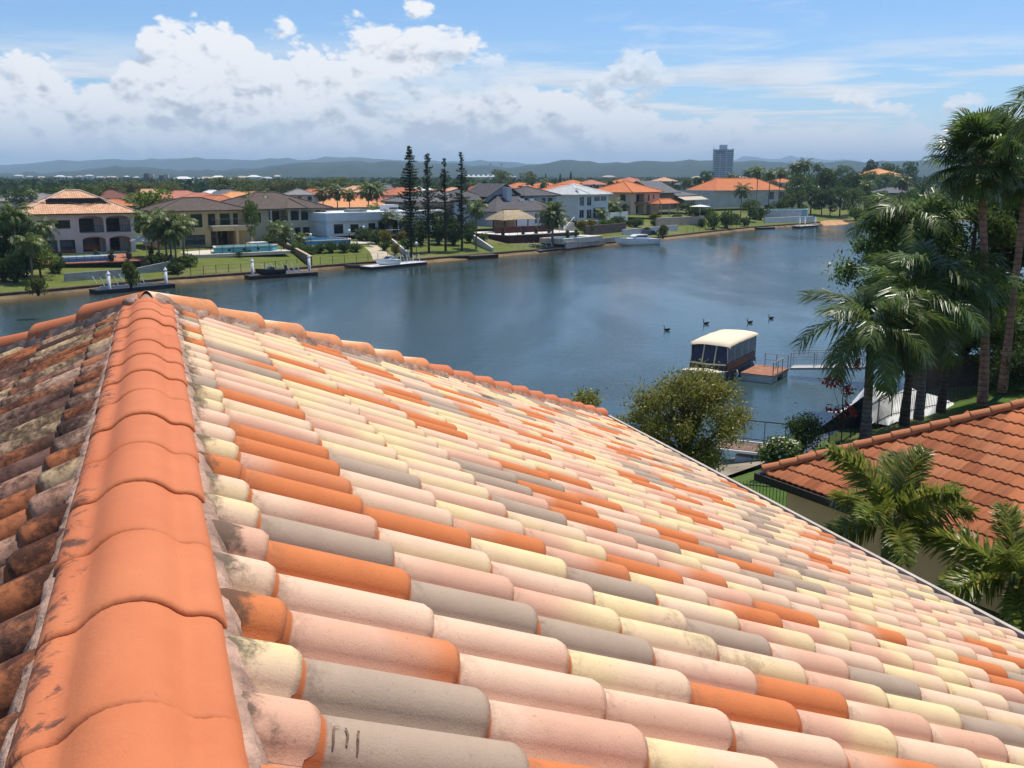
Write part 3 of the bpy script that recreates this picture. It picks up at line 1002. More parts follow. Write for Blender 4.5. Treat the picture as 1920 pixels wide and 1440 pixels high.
    ('palm', 155.4, 480, 2.4, 13.7, 3.15, 'distant palm on the skyline, rightmost one', 'distant palms on the skyline'),
    ('broad', 79.9, 282.8, 2.1, 6.1, 2.16, 'leafy tree in the dense grove on the right shore, leftmost one', 'grove of the right shore'),
    ('broad', 83.2, 282.3, 1.82, 7.3, 2.47, 'dark leafy tree in the dense grove on the right shore, leftmost one', 'grove of the right shore'),
    ('broad', 90.7, 285.6, 1.69, 8.0, 2.81, 'leafy tree in the dense grove on the right shore, second from the left', 'grove of the right shore'),
    ('broad', 92.7, 284.1, 1.44, 6.7, 2.48, 'dark leafy tree in the dense grove on the right shore, second from the left', 'grove of the right shore'),
    ('broad', 101.3, 289.9, 1.52, 8.4, 2.85, 'leafy tree in the dense grove on the right shore, third from the left', 'grove of the right shore'),
    ('broad', 106.7, 294.3, 1.66, 7.9, 2.57, 'dark leafy tree in the dense grove on the right shore, third from the left', 'grove of the right shore'),
    ('broad', 112.4, 297.7, 1.85, 7.0, 2.6, 'leafy tree in the dense grove on the right shore, fourth from the left', 'grove of the right shore'),
    ('broad', 115.9, 294.0, 1.36, 6.9, 2.89, 'dark leafy tree in the dense grove on the right shore, fourth from the left', 'grove of the right shore'),
    ('broad', 121.1, 297.2, 1.55, 8.3, 3.25, 'leafy tree in the dense grove on the right shore, rightmost one', 'grove of the right shore'),
    ('broad', 126.0, 302.9, 1.99, 9.4, 3.31, 'dark leafy tree in the dense grove on the right shore, rightmost one', 'grove of the right shore'),
    ('shrub', 40.8, 241.6, 2.13, 2.3, 1.58, 'garden bush on the bank before the long orange roof, leftmost one', 'garden bushes of the right bank'),
    ('shrub', 47.8, 249.3, 2.05, 3.8, 2.18, 'garden bush on the bank before the long orange roof, second from the left', 'garden bushes of the right bank'),
    ('shrub', 50.9, 254.0, 2.12, 3.0, 1.67, 'garden bush on the bank before the long orange roof, fourth from the left', 'garden bushes of the right bank'),
    ('shrub', 56.4, 246.1, 1.12, 3.5, 1.61, 'garden bush on the bank before the long orange roof, fifth from the left', 'garden bushes of the right bank'),
    ('shrub', 65.2, 263.1, 1.73, 3.1, 2.01, 'garden bush on the bank before the long orange roof, seventh from the left', 'garden bushes of the right bank'),
    ('shrub', 77.2, 291.5, 2.4, 3.1, 1.91, 'garden bush on the bank before the long orange roof, eighth from the left', 'garden bushes of the right bank'),
    ('shrub', 82.2, 300.4, 2.4, 3.9, 2.13, 'garden bush on the bank before the long orange roof, rightmost one', 'garden bushes of the right bank'),
    ('shrub', 58.1, 242.9, 0.75, 2.6, 1.19, 'garden bush on the bank before the long orange roof, sixth from the left', 'garden bushes of the right bank'),
    ('shrub', 45.1, 230.8, 1.11, 2.3, 1.26, 'garden bush on the bank before the long orange roof, third from the left', 'garden bushes of the right bank'),
    ('shrub', -57.8, 109.3, 1.25, 3.0, 1.31, 'dense garden bush at the left end of the far bank, second from the left', 'bushes at the left end of the far bank'),
    ('shrub', -57.0, 112.5, 1.4, 4.2, 1.6, 'dense garden bush at the left end of the far bank, third from the left', 'bushes at the left end of the far bank'),
    ('shrub', -54.9, 116.5, 1.51, 2.2, 1.02, 'dense garden bush at the left end of the far bank, rightmost one', 'bushes at the left end of the far bank'),
    ('shrub', -62.5, 118.0, 2.15, 3.9, 1.68, 'dense garden bush at the left end of the far bank, leftmost one', 'bushes at the left end of the far bank'),
    ('shrub', -59.3, 119.1, 2.05, 4.9, 1.69, 'dense garden bush at the left end of the far bank, fourth from the left', 'bushes at the left end of the far bank'),
    ('shrub', -28.0, 179.3, 2.4, 2.3, 1.57, 'garden bush in the planting before the flat white house, second from the left', 'planting before the flat white house'),
    ('shrub', -24.3, 169.9, 2.4, 2.4, 1.39, 'garden bush in the planting before the flat white house, third from the left', 'planting before the flat white house'),
    ('shrub', -21.4, 172.9, 2.4, 2.4, 1.42, 'garden bush in the planting before the flat white house, fifth from the left', 'planting before the flat white house'),
    ('shrub', -18.4, 167.3, 2.2, 2.0, 1.19, 'garden bush in the planting before the flat white house, sixth from the left', 'planting before the flat white house'),
    ('shrub', -31.6, 179.3, 2.4, 2.0, 1.37, 'garden bush in the planting before the flat white house, leftmost one', 'planting before the flat white house'),
    ('shrub', -20.2, 152.8, 1.46, 1.7, 0.83, 'garden bush in the planting before the flat white house, fourth from the left', 'planting before the flat white house'),
    ('shrub', -16.9, 156.8, 1.5, 2.2, 1.2, 'garden bush in the planting before the flat white house, seventh from the left', 'planting before the flat white house'),
    ('shrub', -11.7, 180.2, 2.35, 3.9, 1.77, 'garden bush in the planting before the flat white house, ninth from the left', 'planting before the flat white house'),
    ('shrub', -15.1, 186.2, 2.4, 3.6, 1.83, 'garden bush in the planting before the flat white house, eighth from the left', 'planting before the flat white house'),
    ('shrub', -8.1, 175.6, 2.14, 3.3, 1.34, 'garden bush in the planting before the flat white house, rightmost one', 'planting before the flat white house'),
    ('shrub', -5.2, 171.9, 1.71, 1.9, 0.94, 'small terrace bush between maroon wall and orange roofed house, leftmost one', 'terrace bushes'),
    ('shrub', -2.0, 178.6, 1.86, 1.4, 0.88, 'small terrace bush between maroon wall and orange roofed house, second from the left', 'terrace bushes'),
    ('shrub', 4.0, 182.9, 1.59, 1.2, 0.9, 'small terrace bush between maroon wall and orange roofed house, third from the left', 'terrace bushes'),
    ('shrub', 13.4, 211.7, 2.33, 1.6, 1.16, 'small terrace bush between maroon wall and orange roofed house, fourth from the left', 'terrace bushes'),
    ('shrub', 20.0, 221.3, 2.32, 1.9, 1.33, 'small terrace bush between maroon wall and orange roofed house, fifth from the left', 'terrace bushes'),
    ('shrub', 26.4, 218.3, 1.99, 1.9, 1.31, 'small terrace bush between maroon wall and orange roofed house, sixth from the left', 'terrace bushes'),
    ('shrub', 29.7, 225.6, 2.11, 1.5, 1.11, 'small terrace bush between maroon wall and orange roofed house, rightmost one', 'terrace bushes'),
    ('broad', 156.3, 430, 2.4, 13.3, 4.7, 'tree hiding the walls below the glowing peach roof', None),
    ('broad', 167.6, 440, 2.4, 12.5, 4.33, 'tree before the right side of the glowing peach roof', None),
    ('palm', -49.0, 131.6, 2.05, 6.2, 2.45, 'palm at the edge of the white house beside the umbrella', None),
    ('palm', -44.2, 126.8, 1.33, 5.6, 2.08, 'low palm at the waterside of the clump by the red steps', None),
    ('broad', -137.4, 300, 2.4, 7.4, 3.28, 'tree behind the left slope of the peach tiled roof', None),
    ('shrub', -42.9, 122.8, 0.88, 1.6, 1.48, 'dark bush below the palm clump near the bank', None),
    ('shrub', -43.0, 127.4, 1.28, 2.1, 1.39, 'dark bush right of the palm clump by the pale terrace', None),
    ('palm', -54.9, 110.0, 1.05, 5.4, 1.8, 'bending palm over the bush at the left waterline', None),
    ('broad', -59.6, 116.9, 1.92, 6.7, 2.04, 'dark tree just left of the white arched house', None),
    ('palm', -13.0, 168.9, 2.09, 4.8, 1.66, 'palm seen between the pines before the taupe house', None),
    ('palm', -38.2, 157.5, 2.4, 3.4, 1.72, 'palm at the cream house’s white column', None),
    ('palm', -33.0, 179.3, 2.4, 3.4, 1.37, 'slender palm right of the cream house', None),
    ('palm', -21.2, 179.3, 2.4, 3.7, 1.57, 'palm beside the canopy posts of the flat white house', None),
    ('palm', -27.3, 169.9, 2.4, 4.6, 2.04, 'palm standing before the left windows of the flat white house', None),
    ('palm', -26.3, 172.9, 2.4, 3.9, 1.7, 'low palm in the planting of the flat white house', None),
    ('palm', -21.8, 170.4, 2.37, 4.4, 1.86, 'palm right before the canopy of the flat white house', None),
    ('palm', -18.8, 169.2, 2.26, 4.0, 1.66, 'palm between the canopy posts and the tallest pine', None),
    ('shrub', -29.0, 169.9, 2.4, 2.4, 1.86, 'wide bush below the parapet’s left end of the flat white house', None),
    ('shrub', -15.9, 166.0, 2.1, 2.9, 1.63, 'wide dark bush left under the second pine', None),
    ('gold', -22.9, 167.9, 2.34, 1.8, 1.28, 'yellow-leaved bush in the middle of the planting before the flat white house', None),
    ('shrub', 9.4, 186.5, 1.36, 1.8, 1.43, 'bush beside the date palm’s trunk at the small pool', None),
    ('shrub', 17.3, 199.2, 1.66, 2.2, 1.52, 'bush above the grey garden wall before the white house', None),
    ('shrub', 14.9, 194.1, 1.52, 2.1, 1.27, 'low bush by the small pool left of the white house’s stair foot', None),
    ('palm', 19.8, 214.5, 2.19, 3.7, 1.88, 'small palm at the foot of the white two storey house', None),
    ('broad', -40.1, 150, 2.4, 7.2, 1.15, 'small tree between the tan and the cream house', None),
]

# ------------------------------------------------------------------ plants
def leaf_mat(name, c1, c2, c3=None, trans=.40, rough=.55, spec=.25):
    m = bpy.data.materials.new(name)
    m.use_nodes = True
    t = NT(m.node_tree)
    nodes = m.node_tree.nodes
    b = nodes['Principled BSDF']
    rp = t.n('ShaderNodeNewGeometry').outputs['Random Per Island']
    c = t.mix(rp, c1, c2)
    if c3:
        c = t.mix(t.rng(rp, .86, .93), c, c3)
    oi = t.n('ShaderNodeObjectInfo').outputs['Random']
    hs = t.n('ShaderNodeHueSaturation')
    t.put(hs.inputs['Value'], t.rng(oi, 0, 1, .82, 1.18))
    t.put(hs.inputs['Hue'], t.rng(oi, 0, 1, .49, .51))
    t.put(hs.inputs['Color'], c)
    t.put(b.inputs['Base Color'], hs.outputs[0])
    b.inputs['Roughness'].default_value = rough
    b.inputs['Specular IOR Level'].default_value = spec
    tr = t.n('ShaderNodeBsdfTranslucent')
    t.put(tr.inputs[0], hs.outputs[0])
    mx = t.n('ShaderNodeMixShader')
    mx.inputs[0].default_value = trans
    out = nodes['Material Output']
    t.put(mx.inputs[1], b.outputs[0])
    t.put(mx.inputs[2], tr.outputs[0])
    t.put(out.inputs[0], mx.outputs[0])
    MATS[name] = m
    return m


L_MID = leaf_mat('leaf_mid', (.065, .115, .020), (.125, .185, .034))
L_DARK = leaf_mat('leaf_dark', (.034, .068, .016), (.070, .115, .024))
L_LIGHT = leaf_mat('leaf_light', (.105, .165, .024), (.185, .245, .040))
L_OLIVE = leaf_mat('leaf_olive', (.080, .105, .024), (.155, .175, .040))
L_GOLD = leaf_mat('leaf_gold', (.16, .16, .02), (.30, .24, .03), (.06, .10, .02))
L_PALM = leaf_mat('leaf_palm', (.070, .115, .020), (.130, .180, .040), (.24, .20, .07), .3, .45, .3)
L_PINE = leaf_mat('leaf_pine', (.018, .036, .014), (.036, .062, .020), None, .12, .6, .25)
L_DEAD = leaf_mat('leaf_dead', (.16, .11, .055), (.25, .18, .10), None, .2, .8, .1)
BARK = mat('bark', (.13, .095, .065), .9, .35, 6, .8, 25, .1)
BARK_D = mat('bark_dark', (.075, .055, .042), .9, .35, 6, .8, 25, .1)
BARK_G = mat('palm_bark', (.23, .19, .155), .9, .3, 5, .7, 22, .1)


def ringed_bark(name, col, rings):
    m = mat(name, col, .9, .3, 3, 0, 1, .1, dirt=.3)
    t = NT(m.node_tree)
    ob_ = t.n('ShaderNodeTexCoord').outputs['Object']
    wv = t.n('ShaderNodeTexWave', bands_direction='Z')
    t.put(wv.inputs['Vector'], ob_)
    wv.inputs['Scale'].default_value = rings
    wv.inputs['Distortion'].default_value = 1.2
    wv.inputs['Detail Scale'].default_value = 4
    bp_ = t.n('ShaderNodeBump')
    bp_.inputs['Strength'].default_value = .9
    bp_.inputs['Distance'].default_value = .03
    t.put(bp_.inputs['Height'], t.m('ADD', wv.outputs['Fac'], t.noise(ob_, 20, 4, .7)))
    b_ = m.node_tree.nodes['Principled BSDF']
    t.put(b_.inputs['Normal'], bp_.outputs[0])
    old = b_.inputs['Base Color'].links[0].from_socket
    t.put(b_.inputs['Base Color'], t.mix(t.rng(wv.outputs['Fac'], .0, .35, .55, 0), old, tuple(x * .35 for x in col)))
    return m


def np_mesh(name, V, F, mats, mi=None):
    me = bpy.data.meshes.new(name)
    V = np.asarray(V, np.float32).reshape(-1, 3)
    F = np.asarray(F, np.int32)
    k = F.shape[1]
    me.vertices.add(len(V))
    me.vertices.foreach_set('co', V.ravel())
    me.loops.add(F.size)
    me.loops.foreach_set('vertex_index', F.ravel())
    me.polygons.add(len(F))
    me.polygons.foreach_set('loop_start', np.arange(len(F), dtype=np.int32) * k)
    if mi is not None:
        me.polygons.foreach_set('material_index', np.asarray(mi, np.int32))
    for m in (mats if isinstance(mats, (list, tuple)) else [mats]):
        me.materials.append(m)
    me.update()
    me.validate()
    return me


def leaves(rng, C, size, aspect=.5, up=.5, hang=0.0):
    """rhombus leaves centred on C"""
    N = len(C)
    n = rng.normal(size=(N, 3))
    n /= np.linalg.norm(n, axis=1)[:, None]
    n[:, 2] += up
    n /= np.linalg.norm(n, axis=1)[:, None]
    t = rng.normal(size=(N, 3))
    t[:, 2] -= hang
    t -= n * (t * n).sum(1)[:, None]
    t /= np.linalg.norm(t, axis=1)[:, None]
    bb = np.cross(n, t)
    s = (size * (.6 + .8 * rng.random(N)))[:, None]
    V = np.stack([C - t * s * .5, C + bb * s * aspect * .5 + n * s * .06, C + t * s * .5 - n * s * .08, C - bb * s * aspect * .5 + n * s * .06], 1)
    return V.reshape(-1, 3), np.arange(4 * N).reshape(N, 4)


def blob_points(rng, blobs, n, fuzz=.22):
    B = np.array(blobs, float)
    wgt = B[:, 3] ** 2
    idx = rng.choice(len(B), n, p=wgt / wgt.sum())
    d = rng.normal(size=(n, 3))
    d /= np.linalg.norm(d, axis=1)[:, None]
    r = 1 - (np.abs(rng.normal(size=n)) if fuzz < .3 else rng.normal(size=n) + .55) * fuzz
    flat = np.where(B.shape[1] > 4, B[idx, -1], 1.0)
    p = B[idx, :3] + d * (B[idx, 3] * r)[:, None] * np.stack([np.ones(n), np.ones(n), flat], 1)
    return p


def crown_mesh(name, seed, m, n=1900, nb=13, size=.105, z0=.16, flat=.8, shape='round'):
    """crown in a unit frame: radius 1, height 1"""
    rng = np.random.default_rng(seed)
    blobs = []
    for k in range(nb):
        a = 2 * math.pi * (k * .618) + rng.uniform(-.4, .4)
        f = (k + .5) / nb
        zc = z0 + .12 + (1 - z0 - .25) * rng.random()
        top = 1 - abs((zc - (z0 + 1) / 2) / ((1 - z0) / 2)) ** 2
        rr = (.25 + .5 * rng.random()) * math.sqrt(max(.15, top))
        blobs.append((rr * math.cos(a), rr * math.sin(a), zc, rng.uniform(.26, .42), .36))
    blobs.append((0, 0, .82, .38, .36))
    C = blob_points(rng, blobs, n)
    C[:, 2] = np.clip(C[:, 2], z0 * .8, 1.02)
    V, F = leaves(rng, C, size, .55, .9)
    V[:, 2] = C.repeat(4, 0)[:, 2] + (V[:, 2] - C.repeat(4, 0)[:, 2]) * .6
    return np_mesh(name, V, F, [m])


def shrub_mesh(name, seed, m, n=900, size=.15, cone=False):
    rng = np.random.default_rng(seed)
    blobs = [(.45 * math.cos(a) * rng.random(), .45 * math.sin(a) * rng.random(), rng.uniform(.3, .66), rng.uniform(.38, .55), .55) for a in rng.uniform(0, 6.28, 9)]
    C = blob_points(rng, blobs, n)
    C[:, 2] = np.abs(C[:, 2])
    if cone:
        k = np.clip(1.15 - C[:, 2], .05, 1)[:, None]
        C[:, :2] *= k
    V, F = leaves(rng, C, size, .55, .5)
    return np_mesh(name, V, F, [m])


def trunk_mesh(name, seed, m):
    rng = np.random.default_rng(seed)
    q = MB()
    q.tube([(0, 0, -.04), (.02, .01, .2), (-.01, .02, .45), (.02, 0, .8)], [.085, .065, .05, .015], 8)
    for k in range(5):
        a = k * 1.26 + rng.uniform(-.3, .3)
        z = .26 + .07 * k
        e = .45 + .2 * rng.random()
        q.tube([(0, 0, z), (math.cos(a) * e * .5, math.sin(a) * e * .5, z + .13), (math.cos(a) * e, math.sin(a) * e, z + .24)], [.038, .026, .01], 6)
    return q.mesh(name, [m], True)


def frond_geo(L, nl, ll, e0, bend, droop, width=.035, plumose=0.0, rng=None, rach=.012, two=False):
    """a feather frond leaving the origin along +x; returns (V, F) with quads; leaflets in pairs along the arching midrib"""
    rng = rng or np.random.default_rng(1)
    V, F = [], []
    ns = 14
    P, T = [Vector((0, 0, 0))], []
    for k in range(ns):
        a = e0 - bend * ((k + .5) / ns) ** 1.25
        d = Vector((math.cos(a), 0, math.sin(a)))
        T.append(d)
        P.append(P[-1] + d * (L / ns))
    T.append(T[-1])

    def at(s):
        x = s * ns
        i = min(int(x), ns - 1)
        return P[i].lerp(P[i + 1], x - i), T[i].lerp(T[min(i + 1, ns)], x - i).normalized()

    def quad(a, b, c, d):
        o = len(V)
        V.extend((a, b, c, d))
        F.append((o, o + 1, o + 2, o + 3))
    Y = Vector((0, 1, 0))
    for k in range(ns):
        r0, r1 = rach * (1 - .8 * k / ns), rach * (1 - .8 * (k + 1) / ns)
        up = Y.cross(T[k])
        quad(P[k] + Y * r0, P[k] - Y * r0, P[k + 1] - Y * r1, P[k + 1] + Y * r1)
        quad(P[k] + up * r0, P[k] - up * r0, P[k + 1] - up * r1, P[k + 1] + up * r1)
    for k in range(nl):
        s = .14 + .86 * (k + .5) / nl
        p, tg = at(s)
        up = Y.cross(tg) * -1
        if up.z < 0:
            up = -up
        ln = ll * (math.sin(math.pi * (.12 + .80 * s)) ** .7)
        for sd in (-1, 1):
            lift = rng.uniform(-.15, .25) + (rng.uniform(-1.0, 1.0) * plumose)
            d = (tg * rng.uniform(.45, .75) + Y * sd * rng.uniform(.75, 1.0) + up * lift).normalized()
            l2 = ln * rng.uniform(.85, 1.1)
            wv = (tg - d * tg.dot(d)).normalized() * (width * .5)
            m = p + d * l2 * .5 + Vector((0, 0, -droop * l2 * .12))
            e = p + d * l2 * .92 + Vector((0, 0, -droop * l2 * .62))
            if two:
                quad(p + wv * .6, p - wv * .6, m - wv, m + wv)
                quad(m + wv, m - wv, e - wv * .15, e + wv * .15)
            else:
                quad(p + wv * .3, m - wv, e, m + wv)
    return np.array([tuple(x) for x in V]), np.array(F)


def palm_crown(name, seed, mats, nf=17, nl=20, spread=(1.25, -.35), bend=1.3, droop=.9, ll=.36, width=.06, dead=0):
    rng = np.random.default_rng(seed)
    VV, FF, MI, o = [], [], [], 0
    for k in range(nf + dead):
        f = k / max(1, nf - 1)
        isd = k >= nf
        e0 = (spread[0] + (spread[1] - spread[0]) * f + rng.uniform(-.12, .12)) if not isd else -1.15 + rng.uniform(-.2, .2)
        V, F = frond_geo(1.0 * rng.uniform(.85, 1.1) * (.75 if isd else 1), nl, ll, e0, bend * rng.uniform(.8, 1.15) * (.2 if isd else 1), droop, width, 0, rng, .016)
        a = k * 2.399 + rng.uniform(-.3, .3)
        c_, s_ = math.cos(a), math.sin(a)
        V = np.stack([V[:, 0] * c_ - V[:, 1] * s_, V[:, 0] * s_ + V[:, 1] * c_, V[:, 2]], 1)
        VV.append(V)
        FF.append(F + o)
        MI += [1 if isd else 0] * len(F)
        o += len(V)
    return np_mesh(name, np.vstack(VV), np.vstack(FF), mats, MI)


def pine_crown(name, seed, dens=1.0):
    rng = np.random.default_rng(seed)
    C = []
    nw = 34
    for k in range(nw):
        z = (.10 if dens > .8 else .2) + (.90 if dens > .8 else .8) * (k / (nw - 1)) ** .92
        r = min(1.0, .35 + 2.0 * (z - .06)) * min(1, (1.03 - z) * 2.1) ** .8 * rng.uniform(.5, 1.2)
        nb = 6 if z < .8 else 5
        a0 = rng.uniform(0, 6.28)
        for j in range(nb):
            if rng.random() > dens:
                continue
            a = a0 + j * 6.28 / nb + rng.uniform(-.2, .2)
            m = int(5 + 10 * r)
            for i in range(m):
                s = (i + 1) / m * r
                C.append((math.cos(a) * s + rng.normal() * .06, math.sin(a) * s + rng.normal() * .06, z + .020 * s * s + rng.normal() * .0035))
    C = np.array(C)
    C = np.repeat(C, 3, 0) + rng.normal(size=(len(C) * 3, 3)) * np.array([.05, .05, .003])
    N = len(C)
    t = np.stack([C[:, 0], C[:, 1], np.zeros(N)], 1) + rng.normal(size=(N, 3)) * .35
    t /= np.linalg.norm(t, axis=1)[:, None]
    b = np.cross(t, rng.normal(size=(N, 3)))
    b /= np.linalg.norm(b, axis=1)[:, None]
    S = np.array([1, 1, .085])
    s = .24
    V = np.stack([C - t * s * .5 * S, C + b * s * .13 * S, C + (t * s * .5 + np.array([0, 0, .12])) * S, C - b * s * .13 * S], 1).reshape(-1, 3)
    return np_mesh(name, V, np.arange(4 * N).reshape(N, 4), [L_PINE])


PROTO = {
    'broad': [crown_mesh('crown', s, m) for s, m in ((1, L_MID), (2, L_DARK), (3, L_MID))],
    'fig': [crown_mesh('crown', s, L_OLIVE, 2200, 16, .10, .22) for s in (4, 5)],
    'light': [crown_mesh('crown', 6, L_LIGHT)],
    'olive': [crown_mesh('crown', 16, L_OLIVE)],
    'shrub': [shrub_mesh('foliage', s, m) for s, m in ((7, L_DARK), (8, L_MID), (9, L_DARK))],
    'gold': [shrub_mesh('foliage', 10, L_GOLD, 700, .2)],
    'oliveshrub': [shrub_mesh('foliage', 18, L_OLIVE, 1000, .15)],
    'cyp': [shrub_mesh('foliage', 11, L_DARK, 700, .22, True)],
    'palm': [palm_crown('crown', s, [L_PALM, L_DEAD], 16 + s % 3, 20, dead=2) for s in (21, 22, 23)],
    'date': [palm_crown('crown', 25, [L_PALM, L_DEAD], 34, 22, (1.4, -.5), 1.1, .4, .26, .05, dead=16)],
    'pine': [pine_crown('crown', 31, .9), pine_crown('crown', 32, .62), pine_crown('crown', 33, .55), pine_crown('crown', 34, .48)],
}
TRUNKS = [trunk_mesh('trunk', 41, BARK), trunk_mesh('trunk', 42, BARK_D)]
q = MB()
q.tube([(0, 0, -.05), (.03, .0, .3), (.05, .02, .7), (.02, .02, 1.0)], [.17, .13, .115, .10], 8)
PALM_TRUNK = q.mesh('trunk', [BARK_G], True)
q = MB()
q.tube([(0, 0, -.02), (.01, 0, .5), (0, 0, .99)], [.20, .13, .02], 8)
PINE_TRUNK = q.mesh('trunk', [BARK_D], True)
q = MB()
for k in range(5):
    a = k * 1.256
    q.tube([(.05 * math.cos(a), .05 * math.sin(a), -.05), (.35 * math.cos(a), .35 * math.sin(a), .6)], [.05, .02], 5)
SHRUB_STEM = q.mesh('stem', [BARK_D], True)
CATS = {'broad': 'tree', 'fig': 'tree', 'shrub': 'shrub', 'gold': 'shrub', 'palm': 'palm', 'date': 'palm', 'pine': 'pine tree', 'cyp': 'conifer'}
NAMES = {'broad': 'broadleaf_tree', 'fig': 'fig_tree', 'shrub': 'shrub', 'gold': 'yellow_shrub', 'palm': 'palm_tree', 'date': 'date_palm', 'pine': 'pine_tree', 'cyp': 'conifer'}
rv = random.Random(3)
npine = 0
for i, (kind, x, y, z, h_, rr, label, group) in enumerate(VEG):
    t_ = thing(NAMES[kind], label, CATS[kind], (x, y, z - .03), rv.uniform(0, 6.28), group)
    pr = kind
    if kind == 'broad' and 'light green' in label or 'bright green' in label:
        pr = 'light'
    elif kind == 'broad' and 'olive' in label:
        pr = 'olive'
    elif kind == 'shrub' and ('olive' in label or 'conical' in label):
        pr = 'oliveshrub'
    pl = PROTO[pr]
    if kind == 'pine':
        me = pl[npine]
        npine += 1
    elif kind == 'broad' and 'dark' in label:
        me = pl[1]
    else:
        me = pl[rv.randrange(len(pl))]
    if kind in ('palm', 'date'):
        th = max(.6, h_ - rr * .45)
        s = 1.7 if kind == 'date' else (1.0 if h_ > 3 else .7)
        link('trunk', PALM_TRUNK, t_, (0, 0, 0), 0, (s, s, th))
        link('crown', me, t_, (.02 * s, .02 * s, th), 0, rr * 1.12)
    elif kind == 'pine':
        link('trunk', PINE_TRUNK, t_, (0, 0, 0), 0, (1, 1, h_))
        link('crown', me, t_, (0, 0, 0), 0, (rr * 1.25, rr * 1.25, h_))
    elif kind in ('shrub', 'gold', 'cyp'):
        rr *= 1.28 if kind == 'shrub' else 1.0
        link('stem', SHRUB_STEM, t_, (0, 0, 0), 0, (rr, rr, h_))
        link('foliage', me, t_, (0, 0, 0), 0, (rr * 1.1, rr * 1.1, h_))
    else:
        link('trunk', TRUNKS[i % 2], t_, (0, 0, 0), 0, (rr * .8, rr * .8, h_))
        link('crown', me, t_, (0, 0, 0), 0, (rr * 1.32, rr * 1.32, h_))

